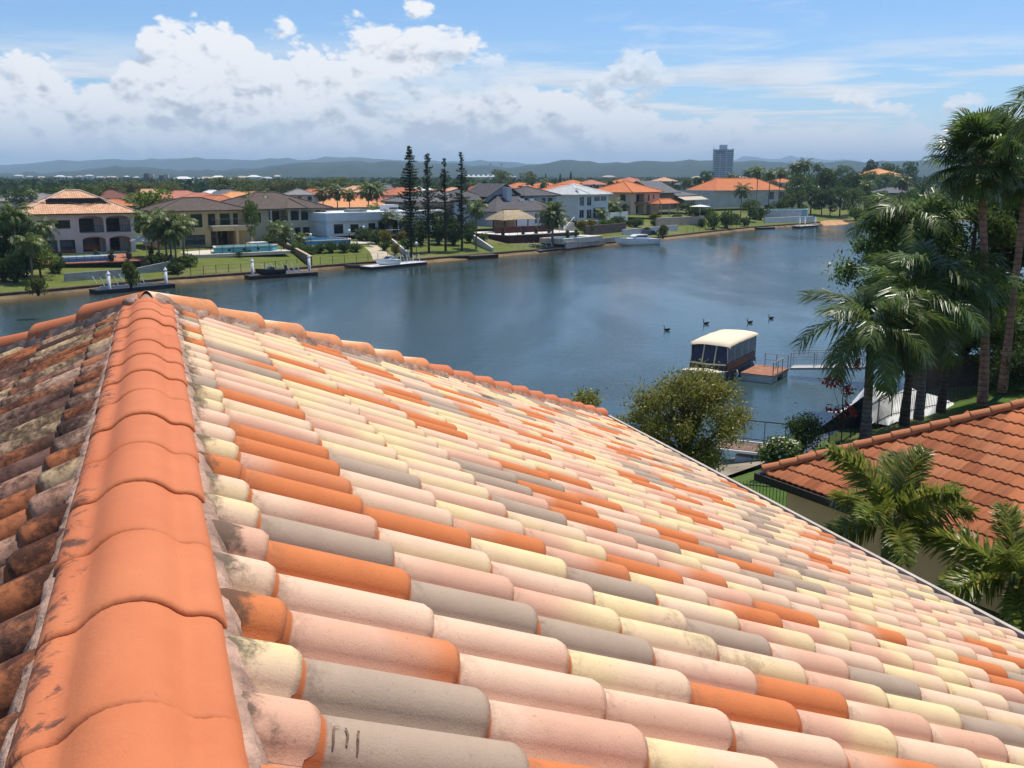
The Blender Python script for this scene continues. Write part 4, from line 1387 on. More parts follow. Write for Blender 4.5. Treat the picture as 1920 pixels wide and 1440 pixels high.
# ---- where the houses stand (metres): x, y, ground, facade bearing, width
HP = {'arched': (-65.99, 131.37, 2.4, 30, 14.08), 'tan': (-51.97, 143.27, 2.4, 35, 12.93), 'cream': (-45.48, 159.32, 2.4, 37, 16.49), 'low': (-31.18, 163.27, 3.0, 40, 24.07), 'taupe': (-17.37, 181.07, 2.8, 45, 14.91), 'gabled': (-7.57, 181.54, 3.4, 42, 26.63), 'white': (14.34, 211.33, 3.6, 52, 12.02), 'orange': (29.32, 240.5, 3.6, 52, 14.01), 'dark': (40.01, 269.22, 3.8, 50, 23.71), 'long': (60.5, 301.08, 3.4, 32, 32.05)}
BACK = [
    (-150.7, 307.2, 7.6, 18, 11, 10, 'grey', 'cream', 'grey roofed house behind the palms at the far bank’s left end'),
    (-136.8, 334.0, 8.2, 13, 12, 20, 'redbrown', 'cream', 'house with a dark red-brown hip roof behind the arched white house'),
    (-117.8, 289.8, 6.2, 11, 9, 25, 'orange', 'cream', 'low bright orange roof tucked below the red-brown one'),
    (-139.5, 374, 8.02, 20, 13, 15, 'peach', 'cream', 'peach roofed house behind the broad light green tree'),
    (-113.3, 335.4, 8.0, 16, 12, 30, 'pink', 'cream', 'pinkish terracotta roof house behind the tan house'),
    (-104.8, 328.6, 7.4, 15, 11, 10, 'pink', 'cream', 'lower pinkish roof joining the one behind the tan house'),
    (-106.5, 347.9, 8.0, 12, 10, 20, 'white', 'cream', 'house with a bright white metal roof among the terracotta ones'),
    (-101.1, 346.9, 8.2, 14, 11, 40, 'slate', 'cream', 'dark slate roof beside the white metal one'),
    (-89.5, 294.2, 7.2, 17, 12, 15, 'rust', 'cream', 'rust red roof directly behind the tan house’s right end'),
    (-82.7, 300.5, 8.2, 20, 13, 25, 'bright', 'cream', 'bright sunlit orange roof behind the brown roofed houses'),
    (-69.7, 345.8, 8.4, 14, 10, 35, 'rust', 'cream', 'brownish red roof right of the cream house’s ridge'),
    (-86.2, 440, 8.08, 10, 8, 15, 'white', 'cream', 'small white metal roof behind the red one right of the cream house'),
    (-71.9, 330, 8.61, 10, 9, 15, 'grey', 'cream', 'grey dome-like roof just above the cream house’s ridge'),
    (-66.0, 361.8, 7.8, 18, 12, 20, 'orange', 'cream', 'orange hip roof behind the palms left of the pines'),
    (-62.9, 396, 9.0, 15, 12, 30, 'peach', 'cream', 'pale peach hip roof high behind the palms'),
    (-52.0, 312.6, 6.0, 24, 13, 25, 'bright', 'cream', 'wide low orange roof right behind the flat white house'),
    (-49.1, 333.6, 6.6, 18, 11, 10, 'rust', 'cream', 'rust coloured roof among the palms behind the flat white house'),
    (-69.0, 396, 8.37, 9, 9, 5, 'white', 'cream', 'narrow white roof among orange ones'),
    (-58.6, 462, 8.82, 12, 10, 25, 'slate', 'cream', 'blue-grey hip roof left of the tallest pine'),
    (-38.9, 352, 8.88, 17, 12, 30, 'rust', 'cream', 'red-orange roof half hidden by the tallest pine'),
    (-40.8, 353.3, 6.6, 14, 10, 35, 'redbrown', 'cream', 'small brown roof behind the flat white house’s roof box'),
    (-42.7, 462, 8.09, 12, 10, 20, 'white', 'cream', 'pale roof seen between the first two pines'),
    (-26.8, 352, 8.13, 15, 11, 20, 'orange', 'cream', 'orange roof seen between the second and third pine'),
    (-11.2, 374, 9.62, 16, 12, 30, 'red', 'cream', 'vivid red roof right of the pines'),
    (-23.7, 396, 8.37, 13, 11, 25, 'peach', 'cream', 'peach roof seen between the last two pines'),
    (3.8, 464, 9.79, 15, 12, 15, 'orange', 'cream', 'orange roof behind the grey gabled house’s upper gable'),
    (17.3, 530, 9.62, 16, 12, 25, 'orange', 'cream', 'wide orange roof behind the grey gabled house'),
    (28.5, 464, 11.03, 13, 11, 30, 'orange', 'cream', 'orange roof behind the white two storey house'),
    (21.5, 396, 9.63, 18, 12, 20, 'orange', 'cream', 'low long orange roof behind the white two storey house’s ridge'),
    (37.3, 464, 11.03, 12, 10, 35, 'pink', 'cream', 'small pinkish roof left of the big orange hip roof'),
    (60.7, 508, 12.19, 13, 11, 30, 'pink', 'cream', 'pinkish roof peeking over the big orange hip roof'),
    (85.5, 552, 12.12, 11, 10, 20, 'peach', 'cream', 'small peach roof above the dark gabled house'),
    (97.9, 530, 10.75, 18, 12, 20, 'slate', 'cream', 'grey hip roof behind the dark gabled house'),
    (92.4, 442, 12.06, 12, 10, 30, 'orange', 'cream', 'small orange roof below the tower'),
    (54.1, 486, 11.45, 10, 9, 10, 'orange', 'cream', 'narrow orange roof left of the pinkish one over the big orange hip roof'),
    (136.2, 464, 10.04, 16, 11, 25, 'white', 'cream', 'pale low roof among the trees left of the peach roof'),
    (172.8, 464, 16.2, 15, 13, 35, 'bright', 'cream', 'house with a glowing peach orange roof on the far right shore'),
    (171.5, 464, 11.03, 13, 10, 30, 'grey', 'cream', 'grey roofed wing just below the glowing peach roof'),
    (157.4, 396, 8.37, 22, 10, 8, 'slate', 'dark', 'long dark low house with a pale roof edge on the right shore'),
    (127.3, 464, 11.77, 10, 9, 20, 'orange', 'cream', 'small orange roof right of the long orange one'),
]

# ------------------------------------------------------------------ buildings of the far shore
def roof_mat(name, c1, c2, row=.34, colw=.30, dirt=.25):
    m = bpy.data.materials.new(name)
    m.use_nodes = True
    t = NT(m.node_tree)
    b = m.node_tree.nodes['Principled BSDF']
    sp = t.n('ShaderNodeSeparateXYZ')
    t.put(sp.inputs[0], t.n('ShaderNodeUVMap').outputs[0])
    u, v = sp.outputs[0], sp.outputs[1]
    cu, cv = t.m('FLOOR', t.m('DIVIDE', u, colw)), t.m('FLOOR', t.m('DIVIDE', v, row))
    wn = t.n('ShaderNodeTexWhiteNoise', noise_dimensions='3D')
    t.put(wn.inputs['Vector'], t.comb(cu, cv, 1.0))
    pos = t.n('ShaderNodeNewGeometry').outputs['Position']
    c = t.mix(wn.outputs['Value'], c1, c2)
    c = t.mix(t.rng(t.noise(pos, .5, 5, .65), .45, .75, 0, dirt), c, tuple(x * .45 for x in c1))
    t.put(b.inputs['Base Color'], c)
    b.inputs['Roughness'].default_value = .8
    b.inputs['Specular IOR Level'].default_value = .2
    hh = t.m('ADD', t.m('MULTIPLY', t.m('SINE', t.m('MULTIPLY', u, 6.2832 / colw)), .5), t.m('FRACT', t.m('MULTIPLY', t.m('DIVIDE', v, row), -1.0)))
    bp = t.n('ShaderNodeBump')
    bp.inputs['Strength'].default_value = .8
    bp.inputs['Distance'].default_value = .05
    t.put(bp.inputs['Height'], hh)
    t.put(b.inputs['Normal'], bp.outputs[0])
    MATS[name] = m
    return m


ROOFS = {
    'peach': roof_mat('roof_peach', (.52, .27, .15), (.66, .40, .25)),
    'orange': roof_mat('roof_orange', (.50, .155, .055), (.58, .20, .08)),
    'bright': roof_mat('roof_bright', (.62, .26, .10), (.72, .34, .15)),
    'pink': roof_mat('roof_pink', (.42, .15, .10), (.50, .20, .13)),
    'red': roof_mat('roof_red', (.46, .085, .035), (.54, .12, .05)),
    'rust': roof_mat('roof_rust', (.40, .13, .06), (.48, .17, .08)),
    'redbrown': roof_mat('roof_redbrown', (.17, .065, .045), (.22, .085, .06)),
    'brown': roof_mat('roof_brown', (.085, .062, .052), (.12, .090, .075)),
    'slate': roof_mat('roof_slate', (.11, .11, .12), (.16, .16, .17)),
    'charcoal': roof_mat('roof_charcoal', (.075, .070, .078), (.115, .105, .11)),
    'grey': roof_mat('roof_grey', (.20, .19, .185), (.28, .27, .26)),
    'palegrey': roof_mat('roof_palegrey', (.40, .41, .41), (.50, .51, .51)),
    'white': roof_mat('roof_white', (.68, .67, .64), (.76, .75, .72), 9, .2),
}
WALLS = {
    'white': mat('render_white', (.56, .53, .50), .85, .10, .6, .2, 8, dirt=.18),
    'bluewhite': mat('render_bluewhite', (.66, .67, .68), .85, .08, .6, .2, 8, dirt=.08),
    'tan': mat('render_tan', (.52, .40, .21), .85, .12, .5, .2, 8, dirt=.12),
    'cream': mat('render_cream', (.60, .55, .38), .85, .10, .5, .2, 8, dirt=.12),
    'taupe': mat('render_taupe', (.36, .30, .25), .85, .14, .5, .3, 8, dirt=.2),
    'pink': mat('render_pink', (.60, .42, .33), .85, .10, .5, .2, 8, dirt=.12),
    'peachwall': mat('render_peach', (.62, .46, .33), .85, .10, .5, .2, 8, dirt=.12),
    'greyblue': mat('render_greyblue', (.46, .50, .56), .85, .10, .5, .2, 8, dirt=.12),
    'brownbrick': mat('brick_brown', (.21, .15, .115), .9, .2, 3, .4, 12, dirt=.2),
    'dark': mat('timber_dark', (.05, .04, .038), .85, .2, 1),
}
GLASS = mat('window_glass', (.022, .027, .032), .07, .3, .4, spec=.55)
FRAME_D = mat('frame_dark', (.045, .040, .038), .5, .1, 3)
FRAME_W = mat('frame_white', (.72, .72, .70), .5, .06, 3)
GUT = mat('fascia_brown', (.10, .065, .05), .6, .1, 2)
GUTW = mat('fascia_white', (.70, .69, .66), .6, .1, 2)
IRON = mat('iron_black', (.020, .020, .021), .55, .1, 3)
CONC = mat('concrete', (.42, .39, .35), .9, .2, 1.2, .4, 10, dirt=.3)


def facade(mb, W, H, holes, y=0.0, mi=0):
    xs = sorted({0, W, *[h[0] for h in holes], *[h[1] for h in holes]})
    zs = sorted({0, H, *[h[2] for h in holes], *[h[3] for h in holes]})
    for x0, x1 in zip(xs, xs[1:]):
        for z0, z1 in zip(zs, zs[1:]):
            cx, cz = (x0 + x1) / 2, (z0 + z1) / 2
            if any(h[0] < cx < h[1] and h[2] < cz < h[3] for h in holes):
                continue
            mb.quad((x0, y, z0), (x1, y, z0), (x1, y, z1), (x0, y, z1), mi)
    for h in holes:
        x0, x1, z0, z1, rv_ = h[:5]
        yb = y + rv_
        mb.quad((x0, y, z0), (x0, y, z1), (x0, yb, z1), (x0, yb, z0), mi)
        mb.quad((x1, y, z1), (x1, y, z0), (x1, yb, z0), (x1, yb, z1), mi)
        mb.quad((x0, y, z1), (x1, y, z1), (x1, yb, z1), (x0, yb, z1), mi)
        mb.quad((x1, y, z0), (x0, y, z0), (x0, yb, z0), (x1, yb, z0), mi)
        mb.quad((x0, yb, z0), (x1, yb, z0), (x1, yb, z1), (x0, yb, z1), mi)
        if len(h) > 5 and h[5] == 'arch':
            n = 10
            cx, rx, rz = (x0 + x1) / 2, (x1 - x0) / 2, (x1 - x0) * .17
            pts = [(cx - rx * math.cos(math.pi * k / n), z1 - rz + rz * math.sin(math.pi * k / n)) for k in range(n + 1)]
            for (xa, za), (xb, zb) in zip(pts, pts[1:]):
                mb.quad((xa, y, za), (xb, y, zb), (xb, y, z1), (xa, y, z1), mi)
                mb.quad((xa, y, za), (xa, y + .25, za), (xb, y + .25, zb), (xb, y, zb), mi)


def window(root, x0, x1, z0, z1, y=0.0, frame=None, mull=1, name='window', M=None):
    """a window standing in its opening: frame with its pane as a sub-part"""
    f = MB()
    tk, d = .06, .07
    f.box(x0, x1, y - .02, y + d, z0, z0 + tk, M=M)
    f.box(x0, x1, y - .02, y + d, z1 - tk, z1, M=M)
    f.box(x0, x0 + tk, y - .02, y + d, z0 + tk, z1 - tk, M=M)
    f.box(x1 - tk, x1, y - .02, y + d, z0 + tk, z1 - tk, M=M)
    for k in range(mull):
        xm = x0 + (x1 - x0) * (k + 1) / (mull + 1)
        f.box(xm - .025, xm + .025, y - .01, y + d - .01, z0 + tk, z1 - tk, M=M)
    o = f.build(name, [frame or FRAME_D], root)
    p = MB()
    p.box(x0 + tk * .5, x1 - tk * .5, y + .022, y + .036, z0 + tk * .5, z1 - tk * .5, M=M)
    p.build('pane', [GLASS], o)
    return o


def hip_roof(root, x0, x1, y0, y1, z, rise, key, gut=None, cap=None, ridge=None, name='roof'):
    """hipped roof over the rectangle; ridge along the longer side. uv in metres"""
    W, D = x1 - x0, y1 - y0
    mb = MB()
    if W >= D:
        r = D / 2 if ridge is None else (W - ridge) / 2
        A, B = (x0 + r, (y0 + y1) / 2, z + rise), (x1 - r, (y0 + y1) / 2, z + rise)
    else:
        r = W / 2 if ridge is None else (D - ridge) / 2
        A, B = ((x0 + x1) / 2, y0 + r, z + rise), ((x0 + x1) / 2, y1 - r, z + rise)
    c = [(x0, y0, z), (x1, y0, z), (x1, y1, z), (x0, y1, z)]

    def face(pts, e0, e1):
        e0, e1 = Vector(e0), Vector(e1)
        ud = (e1 - e0).normalized()
        nrm = (Vector(pts[1]) - Vector(pts[0])).cross(Vector(pts[-1]) - Vector(pts[0])).normalized()
        vd = nrm.cross(ud)
        mb.add(pts, (tuple(range(len(pts))),), 0, [((Vector(p) - e0).dot(ud), (Vector(p) - e0).dot(vd)) for p in pts])
    if W >= D:
        face([c[0], c[1], B, A], c[0], c[1])
        face([c[2], c[3], A, B], c[2], c[3])
        face([c[1], c[2], B], c[1], c[2])
        face([c[3], c[0], A], c[3], c[0])
        hips = [(c[0], A), (c[3], A), (c[1], B), (c[2], B), (A, B)]
    else:
        face([c[0], c[1], A], c[0], c[1])
        face([c[2], c[3], B], c[2], c[3])
        face([c[1], c[2], B, A], c[1], c[2])
        face([c[3], c[0], A, B], c[3], c[0])
        hips = [(c[0], A), (c[1], A), (c[2], B), (c[3], B), (A, B)]
    i = .03
    mb.quad((x0 + i, y0 + i, z - .04), (x0 + i, y1 - i, z - .04), (x1 - i, y1 - i, z - .04), (x1 - i, y0 + i, z - .04))
    o = mb.build(name, [ROOFS[key]], root)
    g = MB()
    for (ax, ay), (bx, by) in (((x0, y0), (x1, y0)), ((x1, y0), (x1, y1)), ((x1, y1), (x0, y1)), ((x0, y1), (x0, y0))):
        if ay == by:
            g.box(min(ax, bx), max(ax, bx), ay - .06, ay + .06, z - .16, z - .01)
        else:
            g.box(ax - .06, ax + .06, min(ay, by) + .065, max(ay, by) - .065, z - .16, z - .01)
    g.build('gutter', [gut or GUT], o)
    k = MB()
    for a, b_ in hips:
        if (Vector(a) - Vector(b_)).length > .3:
            k.tube([Vector(a) + Vector((0, 0, .02)), Vector(b_) + Vector((0, 0, .02))], .13, 6)
    k.build('ridge_capping', [cap or ROOFS[key]], o)
    return o


def gable_roof(root, x0, x1, y0, y1, z, rise, key, along='x', barge=None, name='roof'):
    mb = MB()
    th = .14
    if along == 'x':
        ym = (y0 + y1) / 2
        L = math.hypot(ym - y0, rise)
        for ya, yb in ((y0, ym), (y1, ym)):
            pts = [(x0, ya, z), (x1, ya, z), (x1, yb, z + rise), (x0, yb, z + rise)]
            mb.add(pts, ((0, 1, 2, 3),), 0, [(x0, 0), (x1, 0), (x1, L), (x0, L)])
            mb.add([(p[0], p[1], p[2] - th) for p in pts], ((3, 2, 1, 0),))
        ends = [[(xe, y0, z), (xe, ym, z + rise), (xe, y1, z)] for xe in (x0, x1)]
    else:
        xm = (x0 + x1) / 2
        L = math.hypot(xm - x0, rise)
        for xa, xb in ((x0, xm), (x1, xm)):
            pts = [(xa, y0, z), (xa, y1, z), (xb, y1, z + rise), (xb, y0, z + rise)]
            mb.add(pts, ((0, 1, 2, 3),), 0, [(y0, 0), (y1, 0), (y1, L), (y0, L)])
            mb.add([(p[0], p[1], p[2] - th) for p in pts], ((3, 2, 1, 0),))
        ends = [[(x0, ye, z), (xm, ye, z + rise), (x1, ye, z)] for ye in (y0, y1)]
    o = mb.build(name, [ROOFS[key]], root)
    b = MB()
    for e in ends:
        b.tube([Vector(e[0]) + Vector((0, 0, -.05)), Vector(e[1]) + Vector((0, 0, -.05)), Vector(e[2]) + Vector((0, 0, -.05))], .13, 6)
    b.build('barge_board', [barge or FRAME_D], o)
    return o


def block(mb, x0, x1, y0, y1, z0, z1, mi=0):
    mb.box(x0, x1, y0, y1, z0, z1, mi)


def gable_fill(mb, x0, x1, y, z, rise, mi=0, along='x'):
    xm = (x0 + x1) / 2
    if along == 'x':
        mb.add(((x0, y, z), (x1, y, z), (xm, y, z + rise)), ((0, 1, 2),), mi)
    else:
        mb.add(((y, x0, z), (y, x1, z), (y, xm, z + rise)), ((0, 1, 2),), mi)


def railing(root, x0, x1, y, z, h=1.0, n=None, glass=False, m=None, name='railing'):
    q = MB()
    q.tube([(x0, y, z + h), (x1, y, z + h)], .03, 6)
    q.tube([(x0, y, z + .12), (x1, y, z + .12)], .02, 5)
    n = n or max(2, int(abs(x1 - x0) / .35))
    for k in range(n + 1):
        x = x0 + (x1 - x0) * k / n
        q.tube([(x, y, z), (x, y, z + h)], .018, 5)
    return q.build(name, [m or IRON], root)


def shell(mb, W, D, H):
    """back and side walls; the front is a facade"""
    mb.quad((W, 0, 0), (W, D, 0), (W, D, H), (W, 0, H))
    mb.quad((0, D, 0), (0, 0, 0), (0, 0, H), (0, D, H))
    mb.quad((W, D, 0), (0, D, 0), (0, D, H), (W, D, H))


def hroot(key, label):
    x, y, z, phi, W = HP[key]
    return thing('house', label, 'house', (x, y, z), R(phi)), W


# --- white arched house, peach roof
h, W = hroot('arched', 'two storey white rendered house with arched balconies and a peach tiled hip roof')
mb = MB()
holes = [(1.55, 3.45, 3.5, 4.65, .12), (3.8, 5.75, 3.5, 4.65, .12), (6.85, 10.05, 2.85, 5.15, 2.2, 'arch'), (10.35, 13.6, 2.85, 5.15, 2.2, 'arch'),
         (2.6, 3.9, .12, 1.95, .12), (4.2, 6.15, .12, 1.95, .12), (7.1, 10.15, .12, 2.3, 2.6, 'arch'), (10.6, 13.45, .12, 2.3, 2.6, 'arch')]
facade(mb, W, 5.5, holes)
shell(mb, W, 12, 5.5)
mb.box(6.5, W + .12, -.14, -.002, 2.52, 2.74)
mb.build('wall', [WALLS['white']], h)
for x0, x1, z0, z1 in [q_[:4] for q_ in (holes[0], holes[1], holes[4], holes[5])]:
    window(h, x0, x1, z0, z1, .05)
for x0, x1, z0, z1, yy in ((7.0, 9.0, 2.9, 4.7, 2.1), (10.5, 12.4, 2.9, 4.7, 2.1), (7.4, 9.6, .15, 1.95, 2.5), (11.0, 12.3, .15, 1.95, 2.5)):
    window(h, x0, x1, z0, z1, yy)
railing(h, 6.9, 10.0, .12, 2.85, .95)
railing(h, 10.4, 13.55, .12, 2.85, .95)
rf = hip_roof(h, -.7, W + .7, -.7, 12.7, 5.55, 3.0, 'peach', GUT, mat('cap_pale', (.62, .47, .36), .8))
mb = MB()
for k in range(9):                                   # black pool-heating strips and their hoses lying on the tiles
    y0 = 2.05 + k * .17
    mb.box(3.2, 11.2 - k * .12, y0, y0 + .15, 5.55 + (y0 + .7) * .4478 + .05, 5.55 + (y0 + .85) * .4478 + .09)
mb.build('solar_mat', [mat('rubber_black', (.035, .028, .028), .7, .3, 6)], rf)
mb = MB()
zr_ = lambda y: 5.55 + (y + .7) * .4478 + .1
mb.tube([(x, 1.2 + .75 * math.cos((x - 8.2) * .8) ** 2 * -1 + .9, zr_(1.35 + .75 * math.cos((x - 8.2) * .8) ** 2 * -1 + .9)) for x in np.linspace(5.6, 11.4, 16)], .06, 6)
mb.tube([(x, 2.4 - .5 * (x - 1.2) / 6, zr_(2.4 - .5 * (x - 1.2) / 6)) for x in np.linspace(1.6, 7.5, 8)], .05, 6)
mb.build('hose', [MATS['rubber_black']], rf)

# --- tan house, brown roof
h, W = hroot('tan', 'two storey tan house with a low brown hip roof and a long balcony slab')
mb = MB()
holes = [(4.6, 6.35, 3.0, 5.0, .12), (7.2, 8.35, 3.2, 5.0, .12), (9.05, 10.6, 3.2, 5.0, .12), (11.1, 11.85, 3.2, 5.0, .12), (3.5, 6.6, .12, 1.9, .12), (7.5, 11.2, .12, 2.4, 3.0)]
facade(mb, W, 5.5, holes)
shell(mb, W, 10, 5.5)
mb.box(7.3, 13.6, -1.7, -.003, 2.45, 3.1)
mb.box(10.9, 11.3, -1.6, -1.2, 0, 2.44)
mb.box(13.2, 13.55, -1.6, -1.2, 0, 2.44)
mb.build('wall', [WALLS['tan']], h)
q = MB()
q.box(7.22, 13.68, -1.78, -.003, 3.105, 3.25)
q.build('balcony_slab', [mat('slab_pale', (.66, .60, .50), .8)], h)
for x0, x1, z0, z1 in [q_[:4] for q_ in holes[:5]]:
    window(h, x0, x1, z0, z1, .05)
window(h, 7.7, 9.2, .15, 2.2, 2.9)
window(h, 9.6, 11.0, .15, 2.2, 2.9)
railing(h, 7.3, 13.6, -1.65, 3.25, .95)
hip_roof(h, -.7, W + .7, -.8, 10.7, 5.55, 1.75, 'brown')

# --- cream house, brown roof
h, W = hroot('cream', 'two storey cream house with a broad dark brown hip roof beside the blue pool')
mb = MB()
holes = [(9.9, 11.4, 3.2, 4.85, .12), (11.8, 13.1, 3.2, 4.85, .12), (13.35, 13.6, 3.2, 4.85, .12), (14.5, 15.45, 3.9, 4.85, .12), (10.5, 11.6, .6, 2.0, .12), (12.0, 13.3, .3, 2.0, .12),
         (13.5, 13.75, .3, 2.0, .12), (14.2, 15.6, .05, 2.2, .12), (6.0, 9.4, 2.9, 4.95, 2.4), (6.0, 9.4, .1, 2.4, 2.4), (1.2, 2.4, 3.0, 4.6, .12), (3.2, 4.6, 3.0, 4.6, .12)]
facade(mb, W, 5.2, holes)
shell(mb, W, 13, 5.2)
mb.build('wall', [WALLS['cream']], h)
for x0, x1, z0, z1 in [q_[:4] for q_ in holes[:8] + holes[10:]]:
    window(h, x0, x1, z0, z1, .05, mull=0 if x1 - x0 < .5 else 1)
window(h, 6.4, 8.8, 2.95, 4.7, 2.3)
window(h, 6.4, 8.8, .15, 2.2, 2.3)
railing(h, 6.05, 9.35, .1, 2.9, .95)
q = MB()
q.tube([(6.0, -.9, -.4), (6.0, -.9, 5.2)], .17, 10)
q.build('column', [WALLS['white']], h)
rf = hip_roof(h, -.8, W + .8, -1.2, 13.7, 5.25, 2.6, 'brown')
q = MB()
q.add(((8.4, -1.21, 5.3), (12.6, -1.21, 5.3), (10.5, 1.9, 6.85)), ((0, 1, 2),), 0)
q.tube([(8.5, -1.2, 5.3), (10.5, 1.9, 6.9), (12.5, -1.2, 5.3)], .1, 6)
q.build('dormer_hip', [ROOFS['brown']], rf)

# --- low white house with parapet, canopy and roof box
h, W = hroot('low', 'low white flat roofed house with parapet, grey canopy and a box on the roof')
mb = MB()
holes = [(4.6, 6.2, .5, 1.9, .12), (8.2, 9.6, .3, 2.0, .12), (10.2, 12.0, .2, 2.1, .12), (13.2, 15.2, .1, 2.15, 1.5), (16.0, 17.2, .2, 2.0, .12), (18.5, 20.5, .2, 2.0, .12), (1.4, 3.2, .4, 2.0, .12)]
facade(mb, W, 2.5, holes)
shell(mb, W, 9, 2.5)
mb.box(-.3, W + .3, -.5, 9.3, 2.502, 3.9)
mb.box(13.4, 15.8, 2.0, 4.4, 3.903, 4.95)
mb.build('wall', [WALLS['bluewhite']], h)
for x0, x1, z0, z1 in [q_[:4] for q_ in holes[:3] + holes[4:]]:
    window(h, x0, x1, z0, z1, .05)
window(h, 13.4, 15.0, .15, 2.0, 1.4, FRAME_W)
window(h, 13.75, 15.5, 4.1, 4.6, 1.92, FRAME_W, 3)
q = MB()
q.add(((11.9, -3.6, 2.55), (17.3, -3.6, 2.55), (17.3, -.51, 2.7), (11.9, -.51, 2.7), (14.6, -3.6, 3.55), (14.6, -.51, 3.6)), ((0, 4, 5, 3), (1, 2, 5, 4), (0, 1, 4)), 0)
q.build('canopy', [mat('canopy_grey', (.27, .29, .31), .7, .1, 1)], h)
q = MB()
for x in (12.1, 14.6, 17.1):
    q.tube([(x, -3.5, -.9), (x, -3.5, 2.6)], .09, 8)
q.build('post', [FRAME_W], h)
mb = MB()
mb.box(9.0, 20, -4.2, -.1, -2.2, -.05)
mb.build('deck', [mat('deck_maroon', (.12, .045, .035), .8, .2, 2)], h)
railing(h, 9.1, 19.9, -4.1, -.05, 1.0, 10, m=FRAME_W)
q = MB()
q.box(5.2, 8.6, 1.0, 3.0, 3.905, 4.35)
q.build('roof_vent', [mat('vent_grey', (.33, .36, .37), .5, .3, 8)], h)

# --- taupe house behind the pines
h, W = hroot('taupe', 'taupe house with a lattice screened upper floor behind the slender pines')
mb = MB()
holes = [(1.0, 3.0, .3, 2.2, .12), (4.2, 6.0, .3, 2.2, .12), (11.0, 12.2, .3, 2.2, .12), (12.6, 13.8, .3, 2.2, .12), (7.0, 9.5, .3, 2.3, .8)]
facade(mb, W, 5.4, holes)
shell(mb, W, 10, 5.4)
mb.build('wall', [WALLS['taupe']], h)
for x0, x1, z0, z1 in [q_[:4] for q_ in holes[:4]]:
    window(h, x0, x1, z0, z1, .05, FRAME_W, 2)
q = MB()
for k in range(30):                                  # crossed laths of the screen
    x = 1.0 + k * .42
    q.tube([(x, -.10, 2.8), (min(x + 2.1, 13.8), -.10, 2.8 + min(2.1, 13.8 - x))], .045, 4)
    q.tube([(x + .05, -.18, 4.9), (min(x + 2.15, 13.8), -.18, 4.9 - min(2.1, 13.75 - x))], .045, 4)
q.build('lattice_screen', [mat('lattice_brown', (.42, .36, .31), .8)], h)
hip_roof(h, -.6, W + .6, -.7, 10.6, 5.45, 1.9, 'slate')

# --- grey gabled house
h, W = hroot('gabled', 'sprawling grey-blue house with dark charcoal gables, chimney and roof windows')
mb = MB()
front = [(16.2, 17.1, .3, 2.4, .1), (17.6, 19.8, .3, 2.4, .1), (20.6, 21.4, .3, 2.4, .1)]
mb.quad((5.8, 0, 0), (5.8, 9, 0), (5.8, 9, 2.9), (5.8, 0, 2.9))
qf = MB()
facade(qf, 22.0 - 5.8, 2.9, [(a - 5.8, b_ - 5.8, c_, d_, e_) for a, b_, c_, d_, e_ in front])
mb.add([(x + 5.8, y, z) for x, y, z in qf.v], qf.f)
mb.box(.8, 9.5, 6, 14, 0, 5.0)                       # left wing
mb.box(8.2, 16.4, 5.0, 12, 0, 5.6)                   # upper middle block
mb.box(16.6, 25.6, 3.5, 12, 0, 5.7)                  # right wing
gable_fill(mb, 8.2, 16.4, 4.99, 5.6, 2.4)
mb.build('wall', [WALLS['greyblue']], h)
for x0, x1, z0, z1, _ in front:
    window(h, x0, x1, z0, z1, .04, FRAME_W)
for x0, x1, z0, z1, yy in ((1.8, 2.7, 3.4, 4.5, 5.93), (3.9, 4.8, 3.4, 4.5, 5.93), (12.9, 14.6, 4.7, 5.6, 4.93), (21.6, 22.4, 3.2, 5.2, 3.43), (23.3, 24.4, 3.2, 5.2, 3.43), (1.4, 3.0, .5, 2.2, 5.93)):
    window(h, x0, x1, z0, z1, yy)
hip_roof(h, 5.2, 22.6, -.7, 9.6, 2.95, 2.9, 'charcoal', FRAME_D)
hip_roof(h, .1, 10.2, 5.3, 14.7, 5.05, 2.0, 'charcoal', FRAME_D)
gable_roof(h, 7.5, 17.1, 4.3, 12.4, 5.62, 2.5, 'charcoal', 'y', FRAME_D)
hip_roof(h, 15.9, 26.3, 2.8, 12.7, 5.75, 1.7, 'charcoal', FRAME_D)
q = MB()
q.box(11.2, 12.5, 2.6, 3.8, 3.2, 7.2)
q.box(11.05, 12.65, 2.45, 3.95, 7.203, 7.4)
q.build('chimney', [WALLS['greyblue']], h)
for x in (14.4, 17.1):                               # two bright roof windows
    q = MB()
    q.box(x, x + 1.2, 2.3, 3.1, 4.68, 5.18, M=Matrix.Rotation(0, 4, 'X'))
    q.build('roof_window', [mat('skylight_white', (.82, .82, .82), .3, .05, 2)], h)
q = MB()
q.add(((22.8, 3.4, 3.0), (26.2, 3.4, 3.0), (26.2, 1.6, 2.5), (22.8, 1.6, 2.5), (22.8, 1.6, 2.3), (26.2, 1.6, 2.3)), ((0, 1, 2, 3), (3, 2, 5, 4)), 0)
q.build('awning', [mat('awning_navy', (.02, .022, .045), .7)], h)

